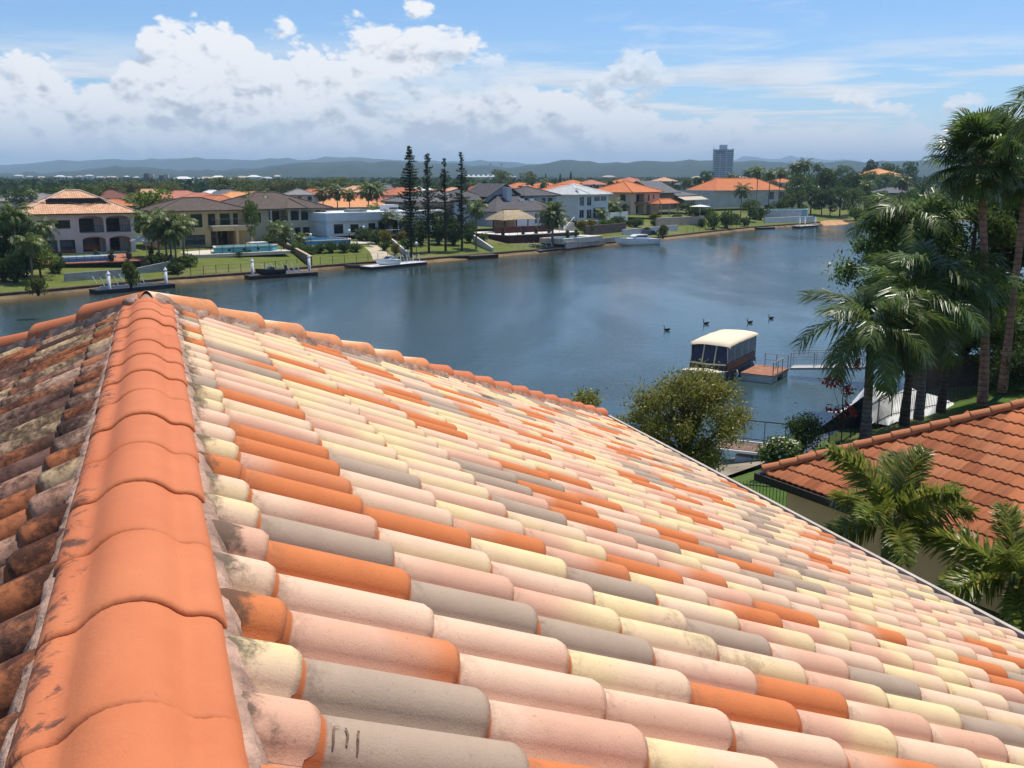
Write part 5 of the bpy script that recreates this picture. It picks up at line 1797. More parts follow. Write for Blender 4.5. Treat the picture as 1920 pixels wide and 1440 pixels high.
# --- white two storey house, pale grey roof
h, W = hroot('white', 'white two storey house with a pale grey hip roof and tall windows')
mb = MB()
holes = [(.5, 2.3, 3.0, 5.0, .12), (3.4, 5.2, 3.0, 5.0, .12), (6.2, 8.6, 3.9, 5.0, .12), (8.9, 11.2, 3.9, 5.0, .12), (.5, 2.3, .4, 2.2, .12), (3.4, 5.3, .2, 2.2, .12), (6.0, 10.6, .1, 2.5, 2.2)]
facade(mb, W, 5.4, holes)
shell(mb, W, 11, 5.4)
mb.build('wall', [WALLS['bluewhite']], h)
for x0, x1, z0, z1 in [q_[:4] for q_ in holes[:6]]:
    window(h, x0, x1, z0, z1, .05, FRAME_W)
window(h, 6.4, 10.2, .15, 2.3, 2.1, FRAME_W, 2)
rf = hip_roof(h, -.7, W + .7, -.8, 11.7, 5.45, 2.1, 'palegrey', GUTW, MATS['frame_white'])
q = MB()
q.add(((-.5, -.82, 5.5), (3.6, -.82, 5.5), (1.6, 1.8, 6.75)), ((0, 1, 2),), 0)
q.tube([(-.4, -.8, 5.5), (1.6, 1.8, 6.8), (3.5, -.8, 5.5)], .1, 6)
q.build('dormer_hip', [ROOFS['palegrey']], rf)

# --- orange roofed house
h, W = hroot('orange', 'peach rendered house with a large vivid orange hip roof and a small balcony')
mb = MB()
holes = [(2.4, 6.4, 3.0, 5.0, 1.4), (8.0, 9.0, 3.2, 4.8, .12), (10.6, 11.4, 3.7, 4.7, .12), (2.4, 6.2, .1, 2.3, 1.6), (7.6, 9.6, .1, 2.3, 1.6)]
facade(mb, W, 5.4, holes)
shell(mb, W, 12, 5.4)
mb.build('wall', [WALLS['peachwall']], h)
for x0, x1, z0, z1, yy in ((8.0, 9.0, 3.2, 4.8, .05), (10.6, 11.4, 3.7, 4.7, .05), (2.8, 6.0, 3.05, 4.9, 1.3), (2.8, 5.8, .15, 2.1, 1.5), (7.8, 9.4, .15, 2.1, 1.5)):
    window(h, x0, x1, z0, z1, yy)
q = MB()
q.prism([(1.6, 0), (1.6, -1.0), (3.0, -1.7), (5.6, -1.7), (7.0, -1.0), (7.0, 0)], 2.6, 3.0)
q.build('balcony_slab', [mat('slab_brown', (.22, .12, .09), .8)], h)
railing(h, 2.9, 5.7, -1.6, 3.0, .9)
window(h, .0, 1.6, 3.2, 4.9, 0, M=Matrix.Translation((0, 3.2, 0)) @ Matrix.Rotation(R(-90), 4, 'Z') @ Matrix.Translation((0, -.03, 0)))
hip_roof(h, -.8, W + .8, -.9, 12.8, 5.45, 2.5, 'orange', GUT)
rf = hip_roof(h, 7.2, 16.5, -4.5, -.95, 2.6, 1.1, 'orange', GUT, name='porch_roof')
q = MB()
for x in (7.6, 11.8, 16.1):
    q.tube([(x, -4.2, -.8), (x, -4.2, 2.6)], .13, 8)
q.build('post', [WALLS['peachwall']], h)

# --- dark gabled house with screened verandah
h, W = hroot('dark', 'brown brick house with a dark gabled roof and a screened verandah')
mb = MB()
mb.box(0, 9.0, 0, 13, 0, 4.6)
mb.box(9.003, W, 1.5, 11, 0, 3.6)
gable_fill(mb, 0, 13, 0.003, 4.6, 3.2, 0, 'y')
mb.build('wall', [WALLS['brownbrick']], h)
gable_roof(h, -.5, 11.5, -.6, 13.6, 4.62, 3.2, 'slate', 'x', GUT)
hip_roof(h, 9.6, W + .6, .2, 11.5, 3.65, 1.6, 'slate')
q = MB()
q.add(((11, -2.4, 2.5), (W + 1, -2.4, 2.5), (W + 1, .15, 3.4), (11, .15, 3.4)), ((0, 1, 2, 3),), 0)
q.box(11, W + 1, -2.45, -2.38, 2.3, 2.52)
q.build('verandah_roof', [mat('verandah_tan', (.50, .42, .33), .8)], h)
q = MB()
n = 12
for k in range(n + 1):
    x = 11.1 + (W - 10.4) * k / n
    q.box(x - .06, x + .06, -2.36, -2.26, 0, 2.35)
q.box(11.1, W + .7, -2.35, -2.27, 1.0, 1.1)
q.build('screen_frame', [FRAME_W], h)

# --- long white wall with orange roof
h, W = hroot('long', 'long white walled house under a spreading orange roof behind thin palms')
mb = MB()
holes = [(26.0, 28.5, 2.2, 4.6, .12), (30.5, 33.0, 2.2, 4.6, .12)]
facade(mb, W, 5.2, holes)
shell(mb, W, 12, 5.2)
mb.build('wall', [mat('wall_grey_white', (.52, .52, .51), .85, .14, .3, dirt=.25)], h)
for x0, x1, z0, z1 in [q_[:4] for q_ in holes]:
    window(h, x0, x1, z0, z1, .05)
hip_roof(h, 2.0, W + .8, -.9, 12.7, 5.25, 3.6, 'orange', GUTW)

# --- houses of the second row and beyond
WK = ['white', 'cream', 'pink', 'peachwall']
rb = random.Random(9)
for i, (x, y, zr, w_, d_, phi, col, walls, label) in enumerate(BACK):
    h = thing('house', label, 'house', (x, y, 2.4), R(phi))
    he = zr - 2.4
    rise = min(2.6, d_ * .20)
    ev = he - rise
    mb = MB()
    holes = []
    n = 3
    for k in range(n):
        x0 = w_ * (k + .3) / n
        holes.append((x0, x0 + w_ * .13, max(.8, ev - 2.0), ev - .5, .1))
    facade(mb, w_, ev, holes)
    shell(mb, w_, d_, ev)
    mb.v = [(a - w_ / 2, b_ - d_ / 2, c_) for a, b_, c_ in mb.v]
    mb.build('wall', [WALLS['dark'] if walls == 'dark' else WALLS[WK[i % 4]]], h)
    T = Matrix.Translation((-w_ / 2, -d_ / 2, 0))
    for x0, x1, z0, z1, _ in holes:
        window(h, x0, x1, z0, z1, .04, M=T)
    hip_roof(h, -w_ / 2 - .6, w_ / 2 + .6, -d_ / 2 - .6, d_ / 2 + .6, ev + .05, rise, col, GUTW if i % 2 else GUT)

# ------------------------------------------------------------------ the waterfront: walls, terraces, pools, jetties, boats
MASON = mat('bank_masonry', (.115, .080, .055), .95, .35, 1.6, .8, 9, dirt=.5)
SAND = mat('sand', (.21, .145, .075), .95, .3, .5, .4, 6, dirt=.2)
PAVE = mat('paving_pale', (.60, .53, .45), .85, .14, .7, .2, 6)
TERRA = mat('paving_terracotta', (.40, .15, .09), .85, .15, .9, .2, 6)
MAROON = mat('wall_maroon', (.075, .018, .022), .8, .2, 1, .2, 8)
BROWNW = mat('wall_brown', (.28, .185, .115), .9, .2, .8, .4, 6, dirt=.3)
WHITEW = mat('wall_white', (.58, .57, .57), .85, .12, .6, .2, 6, dirt=.2)
POOLW = mat('pool_water', (.05, .33, .42), .04, .1, .5, .25, 3, spec=.5)
POOLB = mat('pool_water_blue', (.02, .17, .36), .04, .1, .5, .25, 3, spec=.5)
POOLP = mat('pool_water_pale', (.18, .47, .50), .04, .1, .5, .25, 3, spec=.5)
NAVY = mat('pontoon_navy', (.020, .024, .034), .6, .2, 2)
DECK_D = mat('deck_weathered', (.10, .085, .07), .9, .3, 2, .5, 14)
ALU = mat('aluminium', (.62, .63, .64), .35, .08, 4, metal=.6)
WHITE = mat('gelcoat_white', (.80, .80, .79), .25, .05, 2, spec=.5)
DARKG = mat('gelcoat_dark', (.018, .018, .022), .25, .1, 2, spec=.5)

# banks: one wall per stretch of shore, with the sand at its foot
stretches = [(3, 5, 'brown masonry bank wall below the lawn at the far bank’s left end'), (5, 7, 'brown masonry bank wall behind the first white pile jetty'),
             (7, 9, 'brown masonry bank wall behind the dark speedboat jetty'), (9, 11, 'dark bank wall under the four slender pines'),
             (11, 13, 'low bank wall below the maroon garden wall'), (13, 15, 'bank wall behind the white cruiser'),
             (15, 17, 'dark bank wall along the fenced green lawn'), (17, 21, 'bank wall of the far right shore')]
for a, b_, lab in stretches:
    pts = FAR_SHORE[a:b_ + 1]
    q = MB()
    fr, bk = offset_line(FAR_SHORE, -.10, 1)[a:b_ + 1], offset_line(FAR_SHORE, .22, 1)[a:b_ + 1]
    c0 = pts[0]
    loc = (c0[0], c0[1], 0)
    rows = []
    for prof_ in ((fr, -1.0), (fr, .62), (fr, .64), (bk, .70), (bk, .3)):
        rows.append([(x - c0[0], y - c0[1], prof_[1]) for x, y in prof_[0]])
    q.grid(rows)
    o = q.build('bank_wall', [MASON], None, False, loc)
    tag(o, lab, 'wall', 'bank walls of the far shore')
q = MB()
rows = [[], [], [], []]
fine = []
for (ax, ay), (bx, by) in zip(FAR_SHORE[3:20], FAR_SHORE[4:21]):
    for k in range(8):
        fine.append((ax + (bx - ax) * k / 8, ay + (by - ay) * k / 8))
for i, (x, y) in enumerate(fine):
    a, b_ = Vector(fine[max(i - 1, 0)]), Vector(fine[min(i + 1, len(fine) - 1)])
    tg = (b_ - a).normalized()
    wd = .9 + 2.2 * noise.noise(Vector((i * .13, 3.1, 0)))
    for r_, (f, z) in enumerate(((-.0, .34), (.35, .20), (.75, .05), (1.0, -.25))):
        off = -.1 - max(.4, wd) * f
        rows[r_].append((x - tg.y * off, y + tg.x * off, z + .05 * noise.noise(Vector((i * .4, f * 3, 7)))))
q.grid(rows)
struct(q.build('beach', [SAND], None, True))


def wall_ab(name, label, A, B, z0, zA, zB, th, m, cap=None, cat='wall'):
    A, B = Vector(A), Vector(B)
    d = B - A
    L = d.length
    o = thing(name, label, cat, (A.x, A.y, 0), math.atan2(d.y, d.x))
    q = MB()
    n = max(1, int(L / 3))
    for k in range(n):
        x0, x1 = L * k / n, L * (k + 1) / n
        za, zb = zA + (zB - zA) * k / n, zA + (zB - zA) * (k + 1) / n
        q.add(((x0, -th, z0), (x1, -th, z0), (x1, th, z0), (x0, th, z0), (x0, -th, za), (x1, -th, zb), (x1, th, zb), (x0, th, za)),
              ((0, 1, 5, 4), (1, 2, 6, 5), (2, 3, 7, 6), (3, 0, 4, 7), (4, 5, 6, 7)))
    q.build('wall', [m], o)
    if cap:
        q = MB()
        q.add(((0, -th - .05, zA + .004), (L, -th - .05, zB + .004), (L, th + .05, zB + .004), (0, th + .05, zA + .004),
               (0, -th - .05, zA + .08), (L, -th - .05, zB + .08), (L, th + .05, zB + .08), (0, th + .05, zA + .08)),
              ((0, 1, 5, 4), (1, 2, 6, 5), (2, 3, 7, 6), (3, 0, 4, 7), (4, 5, 6, 7), (3, 2, 1, 0)))
        q.build('coping', [cap], o)
    return o


def fence_ab(label, pts, z, h=1.1, step=1.9, mesh=True):
    o = thing('fence', label, 'fence', (pts[0][0], pts[0][1], z), 0, None)
    P0 = pts[0]
    pm = MB()
    pm.box(-.03, .03, -.03, .03, -.1, h)
    pm = pm.mesh('post', [IRON])
    q = MB()
    for (ax, ay), (bx, by) in zip(pts, pts[1:]):
        L = math.hypot(bx - ax, by - ay)
        n = max(1, round(L / step))
        for k in range(n + 1):
            link('post', pm, o, (ax + (bx - ax) * k / n - P0[0], ay + (by - ay) * k / n - P0[1], 0))
        for zz in (h - .04, .12, h * .55):
            q.tube([(ax - P0[0], ay - P0[1], zz), (bx - P0[0], by - P0[1], zz)], .012, 4)
    q.build('rail', [IRON], o)
    return o


def terrace(label, key, x0, x1, y0, y1, top, drop, face, pave, name='terrace'):
    hx, hy, hz, phi, _ = HP[key]
    o = thing(name, label, 'terrace', (hx, hy, hz), R(phi))
    q = MB()
    q.box(x0 + .08, x1 - .08, y0 + .08, y1, top - drop, top - .12)
    q.build('retaining_wall', [face], o)
    q = MB()
    q.box(x0, x1, y0, y1, top - .118, top)
    q.build('paving', [pave], o)
    return o


def pool(label, key, poly, top, m, rim=.35, raise_=.12, face=None, ports=0):
    hx, hy, hz, phi, _ = HP[key]
    o = thing('swimming_pool', label, 'pool', (hx, hy, hz), R(phi))
    cx, cy_ = sum(p[0] for p in poly) / len(poly), sum(p[1] for p in poly) / len(poly)
    big = [(cx + (x - cx) * (1 + rim / 4), cy_ + (y - cy_) * (1 + rim / 3)) for x, y in poly]
    n = len(poly)
    q = MB()
    vs = [(x, y, top + raise_) for x, y in big] + [(x, y, top + raise_) for x, y in poly] + [(x, y, top + raise_ - .1) for x, y in big] + [(x, y, top + raise_ - .25) for x, y in poly]
    fs = []
    for i in range(n):
        j = (i + 1) % n
        fs += [(i, j, n + j, n + i), (i, 2 * n + i, 2 * n + j, j), (n + i, n + j, 3 * n + j, 3 * n + i)]
    q.add(vs, fs)
    q.build('coping', [PAVE], o)
    q = MB()
    mid_ = [(cx + (x - cx) * (1 + rim / 5), cy_ + (y - cy_) * (1 + rim / 4)) for x, y in poly]
    q.add([(x, y, top + raise_ - .1) for x, y in mid_] + [(x, y, top - .5) for x, y in mid_], [(i, n + i, n + (i + 1) % n, (i + 1) % n) for i in range(n)])
    q.build('basin_wall', [face or PAVE], o)
    for k in range(ports):
        f = (k + 1) / (ports + 1)
        q = MB()
        q.lathe([(.02, -.01), (.2, 0), (.2, .03), (.02, .04)], n=12)
        c_ = q.build('porthole', [GLASS], o)
        c_.location = (mid_[0][0] + (mid_[1][0] - mid_[0][0]) * f, mid_[0][1] - .02, top + raise_ * .5)
        c_.rotation_euler = (R(90), 0, 0)
    q = MB()
    q.add([(x, y, top + raise_ - .07) for x, y in poly], (tuple(range(n)),))
    q.build('pool_water', [m], o)
    return o


def oval(cx, cy_, rx, ry, n=16, rot=0):
    return [(cx + rx * math.cos(2 * math.pi * k / n) * math.cos(rot) - ry * math.sin(2 * math.pi * k / n) * math.sin(rot),
             cy_ + rx * math.cos(2 * math.pi * k / n) * math.sin(rot) + ry * math.sin(2 * math.pi * k / n) * math.cos(rot)) for k in range(n)]


CREEP = mat('creeper_dark', (.020, .026, .014), .95, .4, 3, 1.0, 6)
terrace('terracotta paved pool terrace with a dark creeper wall before the arched house', 'arched', .5, 12.2, -15, -.02, -.06, 1.6, CREEP, TERRA)
o = thing('pool_cover', 'bright blue pool cover rolled along the terrace of the arched house', 'pool cover', *(lambda k: ((k[0], k[1], k[2]), R(k[3])))(HP['arched'][:4]))
q = MB()
q.box(2.6, 9.2, -13.3, -10.4, -.055, .42)
q.build('cover', [mat('cover_blue', (.05, .33, .62), .35, .12, 1.2)], o)
q = MB()
q.tube([(2.3, -13.3, .5), (9.5, -13.3, .5)], .2, 10)
q.build('roller', [mat('cover_roll', (.30, .50, .66), .4)], o)
railing(o, 1.0, 12.0, -14.7, -.06, 1.1, 12, name='pool_fence')
# red steps down to the lawn
o = thing('steps', 'terracotta red garden steps beside the umbrella', 'steps', *(lambda k: ((k[0], k[1], k[2]), R(k[3])))(HP['arched'][:4]))
for k in range(6):
    q = MB()
    q.box(12.3, 16.2, -13.6 + k * .62, -9.0, -1.3, -1.15 + k * .19)
    q.build('step', [TERRA], o)
wall_ab('stair_wall', 'pale concrete wall ending the red garden steps', (-46.9, 120.4), (-44.0, 124.0), .6, 1.75, 2.3, .12, CONC)
wall_ab('garden_wall', 'low pale retaining wall across the lawn below the creeper wall', (-52.2, 112.0), (-46.6, 118.2), .5, 1.9, 1.9, .1, CONC)

terrace('pale paved terrace on short piers before the tan house', 'tan', 1.0, 15.2, -12.4, -.02, -.12, .45, PAVE, PAVE)
pool('light turquoise pool on the terrace of the tan house', 'tan', [(4.5, -11.3), (12.6, -11.3), (14.0, -9.6), (13.0, -7.9), (5.5, -7.9)], -.12, POOLP, .3, .85, mat('pool_tile_turquoise', (.10, .40, .48), .35, .15, 3), 3)
o = fence_ab('black pool fence round the turquoise pool of the tan house', [(-45.0, 133.9), (-39.6, 137.6), (-33.8, 141.6)], 2.2, 1.2, 1.6)
o = thing('spa_cover', 'boxy white spa tub at the tan house', 'spa tub', *(lambda k: ((k[0], k[1], k[2]), R(k[3])))(HP['tan'][:4]))
q = MB()
q.box(11.6, 13.9, -6.4, -4.6, -.12, .75)
q.build('tub', [mat('spa_grey', (.45, .45, .46), .6)], o)
q = MB()
q.box(11.5, 14.0, -6.5, -4.5, .753, .86)
q.build('lid', [mat('spa_lid', (.62, .62, .64), .6)], o)

terrace('pale terrace round the deep blue pool', 'cream', 3.2, 17.5, -14.6, -.02, -.12, .9, PAVE, PAVE)
pool('deep blue pool below the cream house', 'cream', [(5.2, -13.6), (13.6, -13.6), (14.6, -11.6), (13.6, -5.4), (9.6, -4.2), (6.4, -5.4)], -.12, POOLB, .3, .75, mat('pool_tile_blue', (.03, .22, .46), .35, .15, 3))
fence_ab('thin black fence on the lawn between dark speedboat jetty and garden wall', [(-43.0, 118.9), (-38.2, 124.2), (-34.2, 127.2), (-28.6, 134.8)], .68)
fence_ab('thin black fence on the lawn left of the sandy path', [(-27.2, 136.8), (-21.3, 142.7), (-18.6, 144.3)], .68)
wall_ab('garden_wall', 'long brown garden wall stepping down to the water left of the blue pool', (-40.5, 162.0), (-28.3, 135.8), .3, 3.5, 1.9, .16, BROWNW, mat('coping_tan', (.46, .37, .26), .85))
# sandy path
q = MB()
pp = [(-27.6, 172.0), (-25.6, 165.5), (-23.4, 158.0), (-20.9, 151.0), (-19.9, 147.0), (-19.3, 144.4)]
rows = [[], []]
for i, p in enumerate(pp):
    a, b_ = Vector(pp[max(i - 1, 0)]), Vector(pp[min(i + 1, len(pp) - 1)])
    tg = (b_ - a).normalized()
    for r_, s_ in enumerate((-1, 1)):
        xx, yy = p[0] - tg.y * s_ * (1.0 + .1 * i), p[1] + tg.x * s_ * (1.0 + .1 * i)
        rows[r_].append((xx, yy, gz(xx, yy) + .03))
q.grid(rows)
struct(q.build('path', [mat('path_sand', (.50, .42, .31), .95, .2, 1, .3, 8)], None))
for x, y, lab in ((-31.0, 149.2, 'white globe garden lamp at the blue pool’s near edge'), (-26.2, 156.2, 'white globe garden lamp at the right end of the blue pool'),
                  (-25.0, 163.6, 'white globe garden lamp at the top of the sandy path'), (-14.6, 147.6, 'white globe lamp at the foot of the tallest pine')):
    z = gz(x, y)
    o = thing('globe_lamp', lab, 'lamp', (x, y, z))
    q = MB()
    q.tube([(0, 0, -.1), (0, 0, 2.0)], .045, 8)
    q.build('post', [IRON], o)
    q = MB()
    q.lathe([(.02, 1.98), (.16, 2.04), (.24, 2.2), (.24, 2.32), (.15, 2.46), (.02, 2.52)], n=12)
    q.build('globe', [mat('globe_white', (.82, .82, .80), .3)], o, True)
wall_ab('garden_wall', 'short sloping white garden wall left of the tallest pine', (-19.6, 158.0), (-15.9, 148.3), .3, 3.0, 1.5, .13, WHITEW)
wall_ab('garden_wall', 'sloping white garden wall beside the thin-trunked palm', (-6.6, 168.0), (-3.2, 160.2), .3, 3.0, 1.4, .15, WHITEW)
pool('small pale pool half hidden left of the tallest pine', 'low', [(9.5, -9.5), (14.0, -9.5), (14.0, -7.0), (9.5, -7.0)], -1.0, POOLP)
pool('narrow pale pool glimpsed between the first two pines', 'low', [(16.5, -9.5), (19.0, -9.5), (19.0, -7.5), (16.5, -7.5)], -1.0, POOLP)

# maroon wall, white terrace and thatched hut
terrace('white paved terrace on a maroon wall before the grey gabled house', 'gabled', -1.5, 16.5, -12.2, -.02, -.65, 2.2, MAROON, mat('paving_white', (.70, .66, .60), .8))
o = fence_ab('black fence along the top of the maroon wall', [(-.5, 171.6), (5.5, 177.0), (12.0, 183.0)], 2.8, 1.0, 2.0)
wall_ab('garden_wall', 'maroon rear garden wall under the thatched hut', (-3.0, 176.5), (7.5, 184.0), 2.0, 3.9, 3.9, .18, MAROON)
o = thing('thatched_hut', 'open garden hut with a shaggy straw roof and dark posts', 'hut', (-1.4, 179.0, 2.75), R(42))
q = MB()
for x in (.4, 3.3, 6.2):
    for y in (.3, 3.6):
        q2 = MB()
        q2.tube([(x, y, 0), (x, y, 2.7)], .11, 7)
        q2.build('post', [mat('post_timber', (.09, .05, .03), .9)], o)
THATCH = mat('thatch', (.42, .33, .21), .95, .3, 3, 1.0, 12)
q = MB()
rows = []
rz_ = random.Random(2)
for k in range(24):
    a = 2 * math.pi * k / 24
    cx = max(-1, min(1, 1.5 * math.cos(a)))
    cy_ = max(-1, min(1, 1.5 * math.sin(a)))
    rows.append([(3.3 + cx * 4.1, 1.95 + cy_ * 2.8, 2.35 + rz_.uniform(-.12, .08)), (3.3 + cx * 3.2, 1.95 + cy_ * 1.9, 3.05 + rz_.uniform(-.05, .05)), (3.3 + cx * 1.9, 1.95 + cy_ * .12, 4.05)])
rows.append(rows[0])
q.grid(rows)
q.build('thatch_roof', [THATCH], o)
q = MB()
q.box(1.3, 5.3, 1.8, 2.1, 3.95, 4.2)
q.build('ridge_roll', [mat('thatch_ridge', (.20, .14, .09), .95)], o)
q = MB()
q.box(.6, 6.0, 3.65, 3.8, 0, 2.3)
q.build('back_screen', [mat('screen_tan', (.40, .29, .20), .9)], o)

POT = mat('pot_dark', (.045, .035, .035), .6)
pots = [(-56.2, 120.0, 2.34, 'dark pot at the left end of the arched house’s pool terrace'), (-53.6, 124.6, 2.34, 'dark pot behind the blue pool cover'),
        (-51.2, 123.3, 2.34, 'dark pot at the right end of the blue pool cover'), (-50.2, 126.5, 2.34, 'dark pot near the arches'),
        (-48.6, 130.0, 2.34, 'dark pot by the umbrella'), (-1.6, 170.6, 2.75, 'dark pot with a palm leftmost on the maroon wall'),
        (2.0, 174.6, 2.75, 'dark pot with a bush on the middle of the maroon wall'), (4.4, 176.6, 2.75, 'dark pot with a bush right of the middle of the maroon wall'),
        (6.8, 178.6, 2.75, 'dark pot with a bush rightmost on the maroon wall'), (9.9, 172.6, 2.2, 'large dark pot with a yellow palm at the small pool'), (11.6, 176.4, 2.2, 'large dark pot behind the small pool')]
for i, (x, y, z, lab) in enumerate(pots):
    o = thing('plant_pot', lab, 'plant pot', (x, y, z))
    q = MB()
    q.lathe([(.22, 0), (.30, .1), (.36, .55), (.40, .8), (.34, .8), (.30, .7)], n=12)
    q.build('pot', [POT], o, True)
    link('foliage', PROTO['gold' if 'yellow' in lab else 'shrub'][0 if 'yellow' in lab else i % 3], o, (0, 0, .65), i, (.5, .5, .9))

# umbrella
o = thing('market_umbrella', 'white square market umbrella over the red paved corner', 'umbrella', (-50.0, 132.2, 2.34), .4)
q = MB()
q.tube([(0, 0, 0), (0, 0, 2.7)], .04, 8)
q.build('pole', [ALU], o)
q = MB()
n = 8
cs = [(2.0 * math.cos(2 * math.pi * k / n), 2.0 * math.sin(2 * math.pi * k / n), 2.15 - .06 * (k % 2)) for k in range(n)]
q.add(cs + [(0, 0, 2.85)], [(k, (k + 1) % n, n) for k in range(n)])
q.add([(x, y, z - .18) for x, y, z in cs] + cs, [(k, (k + 1) % n, n + (k + 1) % n, n + k) for k in range(n)])
q.build('canopy', [mat('canvas_white', (.78, .77, .73), .85)], o)

# property under the white house: small pool, wall, stairs
wall_ab('garden_wall', 'grey garden wall in front of the small pool under the white house', (9.5, 172.6), (21.0, 189.5), .3, 1.45, 1.45, .15, CONC)
wall_ab('garden_wall', 'brown retaining wall behind the small pool', (14.5, 192.0), (24.0, 206.0), .8, 3.3, 3.3, .2, mat('wall_umber', (.15, .10, .085), .9, .2, 1))
o = thing('swimming_pool', 'small pale pool behind the grey garden wall', 'pool', (9.2, 173.4, 1.9), R(52))
q = MB()
q.box(-1, 12, -.6, 4.6, -.8, .12)
q.build('coping', [PAVE], o)
q = MB()
q.box(-.4, 7.6, 0, 3.6, .10, .16)
q.build('pool_water', [POOLP], o)
o = thing('garden_stair', 'white balustraded stair climbing from the small pool to the white house', 'stair', (9.6, 184.5, 2.0), R(60))
q = MB()
for k in range(10):
    q.box(k * .5, k * .5 + .52, 0, 1.6, 0, .22 + k * .22)
q.build('flight', [mat('stair_stone', (.55, .50, .44), .85)], o)
q = MB()
q.tube([(0, 0, 1.0), (5, 0, 3.2)], .07, 6)
q.tube([(0, 1.6, 1.0), (5, 1.6, 3.2)], .07, 6)
for k in range(6):
    for y in (0, 1.6):
        q.tube([(k, y, .2 + k * .44), (k, y, 1.0 + k * .44)], .04, 5)
q.build('balustrade', [FRAME_W], o)
wall_ab('terrace_wall', 'pale terrace wall under the white house', (14.0, 206.0), (22.5, 217.5), .8, 3.6, 3.6, .3, WHITEW)
wall_ab('garden_wall', 'low pale wall along the lawn behind the white cruiser', (22.5, 198.0), (37.0, 217.5), .6, 2.3, 2.3, .15, WHITEW)
wall_ab('panel_fence', 'pale blue-white fence between the white and the orange roofed house', (21.5, 224.0), (28.0, 236.0), 2.2, 4.6, 4.6, .1, WALLS['bluewhite'], cat='fence')
wall_ab('terrace_wall', 'pink terrace wall before the orange roofed house', (33.0, 222.0), (47.0, 239.0), 1.0, 3.6, 3.4, .3, WALLS['pink'])
fence_ab('thin black fence along the green lawn right of the cruiser', [(38.5, 213.6), (46.2, 224.6), (57.8, 240.6)], .7, 1.1, 3.0)
o = thing('market_umbrella', 'flat white shade umbrella beside the pink terrace', 'umbrella', (45.5, 236.0, 3.3), .9)
q = MB()
q.tube([(0, 0, 0), (0, 0, 2.6)], .05, 8)
q.build('pole', [ALU], o)
q = MB()
cs = [(2.6 * math.cos(2 * math.pi * k / 8), 2.6 * math.sin(2 * math.pi * k / 8), 2.5) for k in range(8)]
q.add(cs + [(0, 0, 2.9)], [(k, (k + 1) % 8, 8) for k in range(8)])
q.build('canopy', [MATS['canvas_white']], o)
# round white pool wall on the right shore
o = thing('pool_wall', 'curved white and turquoise pool wall on the right shore', 'pool', (76.0, 270.0, 0), R(35))
q = MB()
ov = oval(0, 0, 8.0, 4.0, 24)
q.prism(ov, 1.0, 4.0)
q.build('basin_wall', [WHITEW], o, False)
q = MB()
q.prism(oval(0, 0, 7.5, 3.5, 24), 4.003, 4.05)
q.build('pool_water', [POOLP], o)
q = MB()
q.prism([(2.0, -3.95), (4.0, -3.62), (4.0, -3.7), (2.0, -4.03)], 2.2, 3.9)
q.build('tile_panel', [mat('tile_turquoise', (.12, .42, .46), .4)], o)
wall_ab('retaining_wall', 'long blue-white retaining wall at the waterline before the curved pool', (66.0, 254.5), (83.0, 268.0), .3, 2.3, 2.2, .25, WALLS['bluewhite'])
q = MB()
q.grid([[(83, 262.5, .9), (86, 266, 1.2), (92, 271.5, .9)], [(83.5, 259.5, -.2), (88, 262.5, -.2), (94, 269.5, -.2)]])
struct(q.build('beach', [mat('sand_orange', (.50, .28, .13), .95, .2, .6)], None))


# jetties
def pile(x, y, z1, lab):
    o = thing('mooring_pile', lab, 'pile', (x, y, 0))
    q = MB()
    q.tube([(0, 0, -1.2), (0, 0, z1)], .19, 12)
    q.build('shaft', [mat('pile_white', (.72, .72, .73), .5, .12, 3, dirt=.2)], o, True)
    q = MB()
    q.lathe([(.24, z1), (.24, z1 + .06), (.02, z1 + .42)], n=12)
    q.build('cap', [mat('pile_cap', (.80, .80, .80), .4)], o)


def pontoon(label, A, B, wd, m_side, m_deck, name='pontoon', h_=.42, planks=0):
    A, B = Vector(A), Vector(B)
    d = B - A
    o = thing(name, label, 'pontoon', (A.x, A.y, 0), math.atan2(d.y, d.x))
    L = d.length
    q = MB()
    q.box(0, L, .0, wd, -.35, h_)
    q.build('float', [m_side], o)
    if planks:
        n = planks
        for k in range(n):
            q = MB()
            q.box(L * k / n + .008, L * (k + 1) / n - .008, -.04, wd + .04, h_ + .003, h_ + .05)
            q.build('plank', [m_deck], o)
    else:
        q = MB()
        q.box(-.03, L + .03, -.03, wd + .03, h_ + .003, h_ + .06)
        q.build('deck', [m_deck], o)
    return o


def ramp(label, A, B, wd, n, lean=.5, m=None):
    """slipway frame with raked guide arms"""
    A, B = Vector(A), Vector(B)
    d = B - A
    o = thing('boat_ramp', label, 'boat ramp', (A.x, A.y, 0), math.atan2(d.y, d.x))
    L = d.length
    q = MB()
    for y in (0, wd):
        q.box(0, L, y - .07, y + .07, .32, .5)
    for k in range(n):
        q.box(L * (k + .3) / n - .05, L * (k + .3) / n + .05, 0, wd, .38, .46)
    q.build('frame', [m or ALU], o)
    for k in range(n):
        for y in (0, wd):
            x = L * (k + .4) / n
            q = MB()
            q.tube([(x, y, .45), (x - lean, y + (.15 if y else -.15), 1.55)], .055, 6)
            q.build('guide_arm', [FRAME_W], o)
    return o


